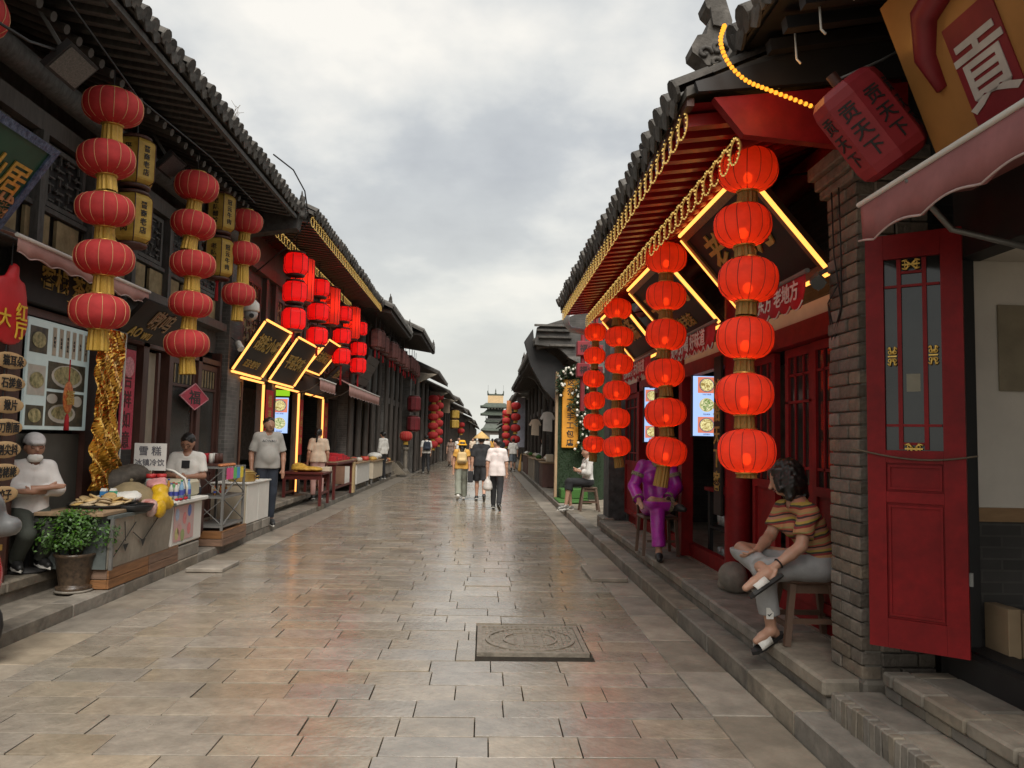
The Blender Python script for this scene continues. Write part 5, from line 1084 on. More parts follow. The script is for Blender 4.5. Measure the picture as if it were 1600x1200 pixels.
BOT = [mat('bottle_%d' % i, c, .15, var=.15, scale=14, spec=.7) for i, c in enumerate(((.45, .5, .48), (.5, .22, .03), (.10, .32, .12), (.55, .56, .5), (.62, .6, .55), (.2, .35, .5)))]; CAPM = [mat('cap_%d' % i, c, .5) for i, c in enumerate(((.5, .03, .03), (.06, .08, .35), (.6, .6, .6), (.05, .3, .1)))]
def bottle_at(x, y, z, h, r, bm, cm, label):
    t = thing('drink_bottle', label, 'bottle', (x, y, z)); MB().lathe([(0, 0), (r, .003), (r, h*.6), (r*.9, h*.68), (r*.42, h*.86), (r*.42, h*.93)], 12, (x, y, z)).build('bottle', bm, t)
    MB().lathe([(r*.5, h*.93), (r*.5, h), (0, h)], 10, (x, y, z)).build('cap', cm, t); MB().lathe([(r*1.015, h*.25), (r*1.015, h*.5)], 12, (x, y, z), cap=False).build('label', CAPM[(int(x*100)+int(y*10)) % 3], t)
fz = thing('ice_freezer', 'low white ice cream chest with a colourful poster on its front', 'freezer', (-3.9, 9.72, .28))
MB().cbox((-4.25, 9.28, .30), (-3.66, 10.25, .80), .02).build('body', WHITE, fz); MB().cbox((-4.28, 9.26, .801), (-3.60, 10.3, .85), .01).build('top', WHITE, fz)
MB().box((-3.652, 9.33, .36), (-3.655, 9.95, .78)).build('poster', mat('poster', (.62, .55, .52), .4, var=.3, scale=5, col2=(.66, .28, .28)), fz)
for k, (y, z, c) in enumerate(((9.42, .68, (.35, .42, .55)), (9.5, .5, (.55, .3, .28)), (9.65, .62, (.6, .2, .2)), (9.6, .42, (.3, .35, .15)), (9.42, .45, (.5, .45, .2)), (9.8, .7, (.1, .16, .4)), (9.8, .48, (.6, .2, .2)))):
    m = MB(); m.add([(-3.650, y+.06*math.cos(a), z+.075*math.sin(a)) for a in [2*math.pi*i/12 for i in range(12)]], [tuple(range(12))]); m.build('printed_ice', mat('print_%d' % k, c, .5, var=.2, scale=20), fz)
MB().cbox((-4.2, 9.25, .11), (-3.66, 10.2, .28), .01).build('stone_block', STEP, None, label='low stone block under the white ice cream chest', cat='block')
il = thing('cool_box', 'cream plastic cool box with its lid propped open behind the bottles', 'cool box', (-4.0, 9.9, .85))
CB = mat('cream_plastic', (.50, .46, .33), .5, var=.08); MB().cbox((-4.35, 9.95, .85), (-3.72, 10.3, 1.06), .03).build('tub', CB, il)
m = MB(); m.obox(frame((-4.28, 9.75, 1.14), (1, 0, 0), (0, .35, .9)), .15, .12, .015); m.build('lid', CB, il)
m = MB(); m.tube([(-3.95, 9.62, 1.22), (-3.8, 9.62, 1.19), (-3.66, 9.62, 1.10), (-3.63, 9.62, 1.0), (-3.63, 9.62, .9)], .015, 6); m.build('rim', WHITE, il)
for k in range(12):
    x, y = (-3.94+.062*(k % 6)+.01*(k//6), 9.45+.20*(k//6)) ; bottle_at(x, y, .851 if y > 9.3 else .83, random.choice((.22, .24, .2)), .028, BOT[k % 6], CAPM[(k*7) % 4], 'small %s bottle on the ice chest, %s row, %s from the left' % (('clear', 'orange', 'green', 'pale', 'white', 'blue')[k % 6], ('front', 'back')[k//6], ORD[k % 6])); bpy.context.scene.objects[-1] if False else None
for o in list(COL.objects):
    if o.name.startswith('drink_bottle') and o.get('label'): o['group'] = 'bottles on the ice chest'
for k, (x, y, lb) in enumerate(((-3.9, 9.22, 'glass jar with a red lid behind the yellow bag, left one'), (-3.8, 9.27, 'glass jar with a red lid behind the yellow bag, right one'))):
    t = thing('glass_jar', lb, 'jar', (x, y, .85)); MB().lathe([(0, .85), (.06, .855), (.065, 1.0), (.055, 1.1), (.05, 1.12)], 14, (x, y, 0)).build('jar', BOT[0], t); MB().lathe([(.055, 1.12), (.055, 1.17), (0, 1.172)], 14, (x, y, 0)).build('lid', CAPM[0], t)
for k in range(5): MB().ell((-3.63+.02*(k % 2), 9.32+.07*k, .868), (.025, .035, .016), 8, 5).build('red_packet', REDC, None, label='small red packet on the ice chest edge, %s from the cart' % ORD[k], cat='packet', group='red packets on the ice chest')
ps = thing('paper_sign', 'handwritten white paper sign standing above the food cart', 'sign', (-4.02, 9.45, 1.2)); MB().box((-4.21, 9.44, 1.2), (-3.83, 9.452, 1.525)).build('sheet', mat('paper', (.72, .70, .66), .7, var=.04), ps); INK = mat('marker', (.12, .12, .14), .6)
text('雪 糕', .12, INK, ps, frame((-4.02, 9.437, 1.435), (1, 0, 0), (0, 0, 1)), .001); text('冰镇冷饮', .088, INK, ps, frame((-4.02, 9.437, 1.295), (1, 0, 0), (0, 0, 1)), .001); MB().box((-4.03, 9.455, .86), (-4.01, 9.47, 1.5)).build('stick', PALEW, ps)
# potted shrub
random.seed(3); ppx, ppy = -3.95, 7.72
pp = thing('potted_plant', 'bushy green potted shrub before the food cart', 'plant', (ppx, ppy, .11)); MB().lathe([(.12, .115), (.155, .12), (.16, .16), (.13, .165), (.135, .19), (.175, .44), (.19, .45), (.19, .475), (.165, .475), (.16, .43), (0, .43)], 22, (ppx, ppy, 0)).build('pot', mat('glazed_pot', (.045, .032, .025), .35, var=.5, scale=25, col2=(.12, .08, .05)), pp)
MB().lathe([(0, .108), (.17, .108), (.175, .128), (0, .128)], 20, (ppx, ppy, 0)).build('saucer', STEP, pp)
m = MB(); 
for k in range(9):
    a = k*.7; m.tube([(ppx+.03*math.cos(a), ppy+.03*math.sin(a), .42), (ppx+.1*math.cos(a), ppy+.1*math.sin(a), .58), (ppx+.24*math.cos(a+.3), ppy+.24*math.sin(a+.3), .68+.05*math.sin(k))], [.01, .007, .003], 5)
m.build('stems', mat('stem', (.06, .05, .02), .8), pp)
m = MB(); lf = mat('shrub_leaf', (.045, .11, .018), .45, var=.35, scale=6, col2=(.10, .22, .04), rnd=.35, island=1, trans=.15)
cl = [(random.gauss(0, .19), random.gauss(0, .19), random.uniform(-.12, .20)) for _ in range(34)]
for k in range(4200):
    c = random.choice(cl); p = Vector((ppx+c[0]+random.gauss(0, .06), ppy+c[1]+random.gauss(0, .06), .69+c[2]+random.gauss(0, .05)))
    d = Vector((p.x-ppx, p.y-ppy, (p.z-.62)*1.3)); 
    if d.length > .40 or p.z < .48 or p.z > .90: continue
    nrm = (d.normalized()+Vector((random.gauss(0, .5), random.gauss(0, .5), .6+random.gauss(0, .4)))).normalized(); t_ = nrm.cross(Vector((random.gauss(0, 1), random.gauss(0, 1), random.gauss(0, 1)))).normalized(); b_ = nrm.cross(t_); L = random.uniform(.015, .025); w = L*.55
    m.add([p-t_*L, p+b_*w, p+t_*L, p-b_*w], [(0, 1, 2, 3)])
m.build('foliage', lf, pp, kind='stuff')
random.seed(17)
# grey rack
rk = thing('metal_rack', 'grey metal shelf rack with crossed braces beside the ice chest', 'rack', (-3.8, 11.3, .32)); RG = mat('rack_paint', (.20, .195, .185), .5, metal=.2, var=.1); X0, X1, Y0, Y1 = -4.0, -3.6, 10.85, 11.75
for x in (X0, X1):
    for y in (Y0, Y1): MB().box((x-.016, y-.016, .32), (x+.016, y+.016, 1.2)).build('leg', RG, rk)
for z in (.36, .76, 1.17): MB().box((X0-.015, Y0-.015, z), (X1+.015, Y1+.015, z+.025)).build('shelf', RG, rk)
for za, zb in ((.40, .75), (.80, 1.16)):
    for a, b in ((za, zb), (zb, za)): MB().bar((X0, Y0-.012, a), (X1, Y0-.012, b), .018, .008).build('brace', RG, rk); MB().bar((X1+.012, Y0, a), (X1+.012, Y1, b), .018, .008).build('brace', RG, rk)
bx = thing('jar_tray', 'tray of small red and white spice jars on top of the grey rack', 'jars', (-3.85, 11.2, 1.2))
MB().cbox((-4.0, 11.0, 1.197), (-3.75, 11.5, 1.235), .004).build('tray', BROWNW, bx)
for k in range(6): MB().lathe([(0, 0), (.035, .002), (.035, .11), (.03, .12), (.03, .14), (0, .14)], 10, (-3.95+.08*(k % 3), 11.1+.15*(k//3), 1.236)).build('spice_jar', (REDC, WHITE, BROWNW)[k % 3], bx)
for k in range(6): MB().ell((-3.66, 10.9+.1*k, 1.215), (.05, .05, .025), 10, 6).build('snack_pack', mat('snack', (.45, .16, .06), .5, var=.5, scale=30), None, label='small orange snack pack on the rack edge, %s from the cart' % ORD[k], cat='snack', group='snack packs on the grey rack')
for k, c in enumerate(((.75, .08, .25), (.7, .12, .3), (.12, .5, .15), (.08, .3, .6), (.75, .6, .05))):
    names = ('pink', 'rose', 'green', 'blue', 'yellow'); t = thing('price_tag', 'bright %s price card hanging on the grey rack' % names[k], 'tag', (-3.58, 10.92+k*.14, 1.02)); MB().box((-3.578, 10.90+k*.15, 1.02), (-3.574, 11.03+k*.15, 1.18)).build('card', mat('tag%d' % k, c, .5, var=.05), t); MB().cyl((-3.576, 10.965+k*.15, 1.18), (-3.576, 10.965+k*.15, 1.2), .003, n=4).build('loop', WHITE, t)
for k in range(4): bottle_at(-3.8+.04*(k % 2), 11.1+.12*k, .785, .13, .018, BOT[1], CAPM[0], 'tiny amber bottle on the middle shelf of the grey rack, %s from the front' % ORD[k])
for o in COL.objects:
    if (o.get('label') or '').startswith('tiny amber bottle'): o['group'] = 'bottles on the grey rack'
cbt = thing('white_cabinet', 'white two-door cabinet carrying the brass pot', 'cabinet', (-3.9, 12.7, .26)); MB().box((-4.2, 12.12, .26), (-3.67, 13.35, .88)).build('carcass', CREAM, cbt); MB().cbox((-4.22, 12.1, .881), (-3.63, 13.38, .905), .004).build('top', WHITE, cbt)
for a, b in ((12.13, 12.72), (12.735, 13.34)): MB().cbox((-3.669, a, .27), (-3.652, b, .875), .004).build('door', WHITE, cbt)
for k in range(3): MB().cbox((-4.2, 12.05+k*.47, .11), (-3.64, 12.5+k*.47, .255), .01).build('stone_block', STEP, None, label='grey stone block under the white cabinet, %s from the rack' % ORD[k], cat='block', group='stone blocks under the cabinet')
gp = thing('brass_pot', 'round brass cooking pot with a lid on the white cabinet', 'pot', (-3.85, 12.6, .9)); BR = mat('brass', (.45, .29, .09), .35, metal=.8, var=.2)
MB().lathe([(0, .906), (.2, .906), (.21, .93), (.21, 1.02), (.225, 1.03), (.22, 1.04), (0, 1.04)], 22, (-3.86, 12.5, 0)).build('pot', BR, gp); MB().lathe([(.22, 1.041), (.15, 1.09), (.04, 1.11), (.03, 1.13), (0, 1.14)], 22, (-3.86, 12.5, 0)).build('lid', BR, gp)
for s_ in (-1, 1): MB().tube([(-3.86+s_*.2, 12.5, .98), (-3.86+s_*.27, 12.5, 1.0), (-3.86+s_*.27, 12.5, .95), (-3.86+s_*.2, 12.5, .95)], .01, 5).build('handle', BR, gp)
# hanging gourd sign with oval tags
hs_ = thing('hanging_sign', 'red gourd sign with yellow characters over wooden oval menu tags at left edge', 'sign', (-4.18, 6.8, 1.0))
mb = MB(); V, Q = sdf([('e', (0, 0, 0), (.03, .27, .24)), ('e', (0, 0, .30), (.03, .13, .13)), ('c', (0, 0, .38), (0, .02, .46), .03, .03)], .02, .06); mb.add((V+np.array([-4.18, 6.82, 2.62])).tolist(), Q.tolist(), True); mb.build('gourd', mat('gourd_red', (.48, .015, .02), .5, var=.1), hs_)
text('红', .17, mat('sign_yellow', (.7, .45, .04), .5), hs_, frame((-4.143, 6.93, 2.70), (0, 1, 0), (0, 0, 1))); text('厅', .17, mat('sign_yellow', (.7, .45, .04), .5), hs_, frame((-4.143, 6.93, 2.53), (0, 1, 0), (0, 0, 1))); text('大', .17, mat('sign_yellow', (.7, .45, .04), .5), hs_, frame((-4.143, 6.7, 2.62), (0, 1, 0), (0, 0, 1)))
for k, w in enumerate(('猫耳朵', '石搓鱼', '揪片', '刀削面', '剔尖抖', '栲栳栳', '饺子')):
    z = 2.26-k*.195; mb = MB(); mb.ell((-4.17, 6.86, z), (.012, .24, .075), 22, 8); o = mb.build('oval_tag', mat('tag_wood', (.50, .33, .16), .6, var=.15), hs_); text(w, .10, BLACK, hs_, frame((-4.155, 6.88, z), (0, 1, 0), (0, 0, 1)), .002)
MB().cyl((-4.18, 6.8, .95), (-4.18, 6.8, 3.3), .008, n=4).build('cord', BLACK, hs_)
MB().box((-4.28, 7.0, .29), (-4.40, 7.16, 2.95)).build('post', BROWNW, l1)
# scooter at the left edge
scm = thing('scooter', 'grey and red scooter with its tail reaching in at the lower left edge', 'scooter', (-3.9, 5.5, .0)); RDP = mat('scooter_red', (.40, .008, .02), .25, coat=.6, var=.05); GYP = mat('scooter_grey', (.10, .10, .10), .35, coat=.3, var=.1)
def sme(name, prims, res, m, k=.05):
    V, Q = sdf(prims, res, k); b = MB(); b.add(V.tolist(), Q.tolist(), True); return b.build(name, m, scm)
sme('fairing', [('c', (-3.62, 5.55, .98), (-3.36, 5.66, .97), .12, .07), ('e', (-3.55, 5.6, 1.08), (.16, .16, .14)), ('c', (-3.85, 5.5, 1.1), (-3.5, 5.6, 1.15), .12, .08)], .02, GYP)
sme('body', [('e', (-3.62, 5.6, .62), (.24, .18, .25)), ('c', (-3.6, 5.6, .6), (-4.4, 5.4, .5), .18, .15), ('c', (-3.48, 5.62, .82), (-3.50, 5.62, .45), .06, .07)], .025, RDP)
sme('seat', [('c', (-3.9, 5.5, .82), (-4.5, 5.3, .85), .13, .12)], .03, BLACK)
for x, y in ((-3.62, 5.6), (-4.75, 5.25)):
    d = Vector((.95, .29, 0)); pts = [Vector((x, y, .27))+d*.2*math.cos(a)+Vector((0, 0, .2))*math.sin(a) for a in [2*math.pi*i/20 for i in range(20)]]; o = MB().tube(pts, .06, 8, closed=True).build('wheel', BLACK, scm); MB().cyl(Vector((x, y, .27))+Vector((.29, -.95, 0))*.04, Vector((x, y, .27))-Vector((.29, -.95, 0))*.04, .12, n=14).build('hub', GREYM, scm)
MB().bar((-3.62, 5.6, .27), (-3.6, 5.6, .8), .05).build('fork', BLACK, scm); MB().box((-3.43, 5.60, .80), (-3.41, 5.66, .84)).build('indicator', GOLD, scm)
# bar stool of the vendor
bs = thing('bar_stool', 'black bar stool with a round foot under the vendor in the cap', 'stool', (-4.42, 7.72, .29)); MB().lathe([(0, .29), (.2, .29), (.2, .31), (.03, .33), (.025, .74), (0, .74)], 20, (-4.42, 7.72, 0)).build('pedestal', BLACK, bs); MB().lathe([(0, .74), (.17, .74), (.18, .77), (.17, .79), (0, .795)], 20, (-4.42, 7.72, 0)).build('seat', BLACK, bs)
# ---------------------------------------------------------------- tables and stalls farther up the left side
def table(label, x0, x1, y0, y1, z0, z1, m=BROWNW, low=.25):
    t = thing('wooden_table', label, 'table', ((x0+x1)/2, (y0+y1)/2, z0)); MB().cbox((x0-.04, y0-.04, z1-.045), (x1+.04, y1+.04, z1), .005).build('table_top', m, t)
    for x in (x0, x1-.06):
        for y in (y0, y1-.06): MB().box((x, y, z0), (x+.06, y+.06, z1-.046)).build('leg', m, t)
    for x in (x0+.01, x1-.05): MB().box((x, y0+.06, z0+low), (x+.04, y1-.06, z0+low+.05)).build('stretcher', m, t)
    for y in (y0+.01, y1-.05): MB().box((x0+.06, y, z1-.16), (x1-.06, y+.04, z1-.05)).build('apron', m, t)
    return t
REDT = mat('table_lacquer', (.10, .018, .016), .4, var=.2)
table('dark red lacquered table with yellow packets, nearer of two', -4.4, -3.55, 17.1, 18.0, .115, .85, REDT); table('dark red lacquered table carrying a tray of red boxes, farther of two', -4.35, -3.6, 18.9, 21.3, .115, 1.0, REDT)
cloth('food_packet', 'yellow wrapped food packets on the nearer red table', 'packets', [('e', (-4.0, 17.4, .91), (.3, .2, .06)), ('e', (-4.15, 17.5, .98), (.15, .15, .06)), ('e', (-3.75, 17.5, .9), (.12, .2, .05))], mat('yellow_wrap', (.55, .33, .05), .5, var=.3, scale=12), .03)
for k in range(2): MB().cbox((-3.95+.25*k, 17.65, .851), (-3.75+.25*k, 17.95, .95), .005).build('carton_box', CREAM, None, label=('pale box at the back of the nearer red table', 'pale box at the front corner of the nearer red table')[k], cat='box')
tr = thing('display_tray', 'wooden tray divided for red boxes on the farther red table', 'tray', (-3.95, 20.1, 1.0)); MB().cbox((-4.3, 19.0, 1.001), (-3.6, 21.2, 1.03), .004).build('base', PALEW, tr)
for k in range(10): MB().cbox((-4.25+.33*(k % 2), 19.08+.42*(k//2), 1.031), (-3.97+.33*(k % 2), 19.42+.42*(k//2), 1.10+.05*(k % 3)), .006).build('red_box', REDC, None, label='small red gift box on the farther red table, %s of the tray' % ORD[k], cat='box', group='red gift boxes on the table')
MB().cbox((-3.62, 21.35, .115), (-3.56, 21.6, .95), .004).build('wooden_board', mat('pine', (.5, .36, .18), .6), None, label='upright pale pine board beside the farther red table', cat='board')
def stall(label, x0, x1, y0, y1, z0, z1, m, fruit, seed, s=-1):
    t = thing('market_stall', label, 'stall', ((x0+x1)/2, (y0+y1)/2, z0)); random.seed(seed)
    for a, b in ((x0, x0+.04), (x1-.04, x1)): MB().box((a, y0, z0+.18), (b, y1, z1)).build('side_panel', m, t)
    for a, b in ((y0+.001, y0+.041), (y1-.041, y1-.001)): MB().box((x0+.04, a, z0+.18), (x1-.04, b, z1)).build('end_panel', m, t)
    for x in (x0+.02, x1-.08):
        for y in (y0+.02, y1-.08): MB().box((x, y, z0), (x+.06, y+.06, z0+.18)).build('leg', GREYM, t)
    MB().cbox((x0-.05, y0-.05, z1), (x1+.05, y1+.05, z1+.03), .005).build('counter_top', PALEW, t)
    mm = [mat('ware_%d' % i, c, .5, var=.3, scale=15) for i, c in enumerate(((.5, .06, .04), (.55, .33, .08), (.16, .09, .05), (.5, .46, .4), (.13, .2, .06)))]
    n = 0
    for k in range(fruit):
        x = random.uniform(x0+.05, x1-.05); y = random.uniform(y0+.1, y1-.1); r = random.uniform(.07, .13); MB().lathe([(0, 0), (r, 0), (r*1.15, .05), (r*.9, .08+random.uniform(0, .05)), (r*.4, .12), (0, .13)], 10, (x, y, z1+.031)).build('goods_heap', random.choice(mm), t)
    return t
stall('white stall of sweets with a brown end board under the long awning', -4.35, -3.62, 22.2, 24.6, .115, .88, WHITE, 26, 4); MB().box((-4.3, 22.13, .3), (-3.95, 22.145, .85)).build('end_board', mat('brown_board', (.30, .17, .11), .7), None, label='brown board leaning on the end of the white sweet stall', cat='board')
stall('pale stall with hanging wares beyond the white sweet stall', -4.3, -3.6, 25.3, 27.6, .115, .85, CREAM, 20, 5); stall('low stall of white boxes on the stone steps before the tall doors', -4.2, -3.6, 28.4, 30.4, .115, .7, STEP, 12, 6)
wb = cloth('white_basin', 'white basin of wares beyond the pale stall', 'basin', [('e', (-3.8, 27.0, 1.0), (.25, .3, .12))], WHITE, .04)
# ---------------------------------------------------------------- LEFT: old shops beyond the neon shop
PANEL = mat('grey_panel', (.085, .088, .08), .7, var=.3, scale=3)
def old_shop(label, s, fx, ox, ez, y0, y1, bays, fz=.3, lz=3.0, dm=None, single=False, win=True):
    b = thing('shop_building', label, 'building', (s*fx, (y0+y1)/2, 0)); shell(b, s, fx, y0, y1, fz, lz, ez-.2, GREYB, rail=DARKW); roof(b, s, ox, ez, y0, y1, .24, .07, 3.2, single)
    m = MB(); m.quad((s*(ox+.03), y0, ez-.09), (s*(fx+.3), y0, ez+.2), (s*(fx+.3), y1, ez+.2), (s*(ox+.03), y1, ez-.09)); m.build('eave_soffit', BLACK, b); rafters(b, s, 'rafter', ox+.06, ez-.15, fx+.2, ez+.08, y0+.05, y1-.05, .3, .09, .09, DARKW)
    MB().box((s*(fx-.04), y0, lz-.02), (s*(fx+.02), y1, lz+.2)).build('beam', DARKW, b); w = (y1-y0)/bays
    for k in range(bays+1): MB().cyl((s*(fx-.06), min(y1-.1, max(y0+.1, y0+k*w)), fz-.02), (s*(fx-.06), min(y1-.1, max(y0+.1, y0+k*w)), ez-.1), .1, n=10).build('column', dm or DARKW, b)
    for k in range(bays):
        a, c = y0+k*w+.12, y0+(k+1)*w-.12; h = (c-a)/2
        if win and k % 3 != 2:
            leaf(b, s, fx+.04, a, a+h-.01, fz, lz-.03, DARKW, GLASS); leaf(b, s, fx+.04, a+h+.01, c, fz, lz-.03, DARKW, GLASS)
        elif win: lattice(b, s, fx+.03, a+.1, c-.1, 1.1, lz-.1, BROWNW, 5, 7, .03, YPAN); MB().box((s*(fx+.04), a, fz), (s*(fx+.1), c, 1.05)).build('dado', GREYB, b)
    for k in range(bays*2): 
        a = y0+(k+.5)*w/2-.25
        if lz+.5 < ez-.9: MB().box((s*(fx-.005), a, lz+.35), (s*(fx+.018), a+.5, ez-.55)).build('panel', PANEL, b)
    return b
l3 = old_shop('dark old shop with a row of dull red lanterns beyond the neon shop', -1, 4.1, 2.86, 5.6, 23.05, 29.3, 4); beast(l3, -1, -2.95, 29.2, 5.75, TILE, .8, 1); beast(l3, -1, -2.95, 23.2, 5.75, TILE, .5, 1)
l4 = old_shop('dark old shop with tall narrow doors and grey panels on the left', -1, 3.85, 2.46, 5.78, 29.35, 36, 4); beast(l4, -1, -2.5, 35.9, 5.9, TILE, .7, 1)
MB().box((-3.45, 35.3, .1), (-4.2, 36.0, 5.2)).build('end_pier', GREYB, l4)
DULL = mat('dull_lantern', (.13, .035, .032), .7, var=.4, scale=9, col2=(.20, .07, .055))
random.seed(9)
for k in range(13):
    y = 23.8+k*.92; x = -3.45+.32*k/13+random.uniform(-.05, .05); z = 4.95+random.uniform(-.05, .1)
    box_lantern('faded dark red palace lantern, %s from the neon shop' % ORD[k], x, y, ((z, z-.55),), .20, DULL, 6, None, cap=BROWNW, group='faded palace lanterns', hook=5.5, tas=.3)
tp = thing('plank_sign', 'dark weathered plank sign leaning out before the old shop', 'sign', (-3.9, 24, 3.3)); f_ = frame((-3.75, 24.4, 3.72), (0, 1, 0), (.4, 0, .8)); m = MB(); 
for k in range(4): MB().obox(f_ @ Matrix.Translation((0, -.36+.24*k, 0)), .95, .115, .03).build('plank', DARKW, tp)
lp = thing('lantern_post', 'round red lantern on a stone post beside the steps', 'lantern', (-3.35, 33, .1)); MB().lathe([(.16, .1), (.16, .25), (.09, .35), (.08, 1.1), (.14, 1.15), (.14, 1.25)], 8, (-3.35, 33, 0), smooth=False).build('stone_post', STEP, lp); l_ = link('lantern', LU[0], lp, (0, 0, 1.62), scale=(.55, .55, .42)); link('ribs', LU[1], l_); link('tassel', FRU, lp, (0, 0, 1.4), scale=(.09, .09, .15))
for k in range(2):
    y = 32.5+k*1.6; t = thing('stone_ramp', ('sloping dark stone slab beside the steps, nearer one', 'sloping dark stone slab beside the steps, farther one')[k], 'slab', (-3.4, y, .1)); MB().prism([(-3.25, .1), (-3.9, .1), (-3.9, .62), (-3.75, .62)], 1, y, y+.25).build('slab', STEP, t)
# dull red drum lanterns on the end pier
box_lantern('dark red drum lantern pair on the end pier of the old shop', -3.2, 34.6, ((3.5, 2.85), (2.6, 1.95)), .3, mat('drum_red', (.16, .015, .02), .6, var=.2), 10, None, cap=BROWNW)
# ---------------------------------------------------------------- people
SKIN = mat('skin', (.42, .235, .16), .5, var=.08, scale=10); SKIND = mat('skin_tan', (.33, .17, .11), .5, var=.08, scale=10); HAIR = mat('hair', (.012, .010, .009), .4, var=.4, scale=30, stretch=(8, 8, 1))
EYE = mat('eye_dark', (.015, .012, .01), .3, var=0); LIP = mat('lip', (.24, .08, .065), .5, var=0)
def V3(*a): return np.array(a, float)
STAND = dict(hd=(0,.025,1.60), nk=(0,-.005,1.46), ch=(0,0,1.30), ws=(0,.0,1.10), pv=(0,0,.97), sL=(-.165,-.005,1.415), sR=(.165,-.005,1.415), eL=(-.225,-.03,1.13), eR=(.225,-.03,1.13), wL=(-.235,.05,.89), wR=(.235,.05,.89),
    hL=(-.085,0,.93), hR=(.085,0,.93), kL=(-.09,.025,.50), kR=(.09,.025,.50), aL=(-.095,-.02,.085), aR=(.095,-.02,.085), tL=(-.115,.15,.03), tR=(.115,.15,.03))
def pose(**k): d = dict(STAND); d.update(k); return d
def walk(ph=1, arm=1):
    return pose(kL=(-.09, .10*ph+.04, .52), aL=(-.09, .18*ph-.03, .10 if ph > 0 else .17), tL=(-.1, .18*ph+.14, .04 if ph > 0 else .06), kR=(.09, -.10*ph+.06, .52), aR=(.09, -.22*ph-.02, .16 if ph > 0 else .10), tR=(.1, -.22*ph+.13, .05),
        eL=(-.225, -.10*arm*ph, 1.13), wL=(-.23, -.08*arm*ph, .89), eR=(.225, .06*arm*ph, 1.13), wR=(.225, .18*arm*ph, .92))
SEAT = pose(hd=(0,.03,1.17), nk=(0,0,1.02), ch=(0,0,.86), ws=(0,0,.66), pv=(0,-.01,.53), sL=(-.165,0,.975), sR=(.165,0,.975), eL=(-.22,.05,.72), eR=(.22,.05,.72), wL=(-.1,.25,.62), wR=(.1,.25,.62), hL=(-.09,0,.50), hR=(.09,0,.50), kL=(-.1,.42,.50), kR=(.1,.42,.50), aL=(-.1,.40,.08), aR=(.1,.40,.08), tL=(-.11,.57,.03), tR=(.11,.57,.03))
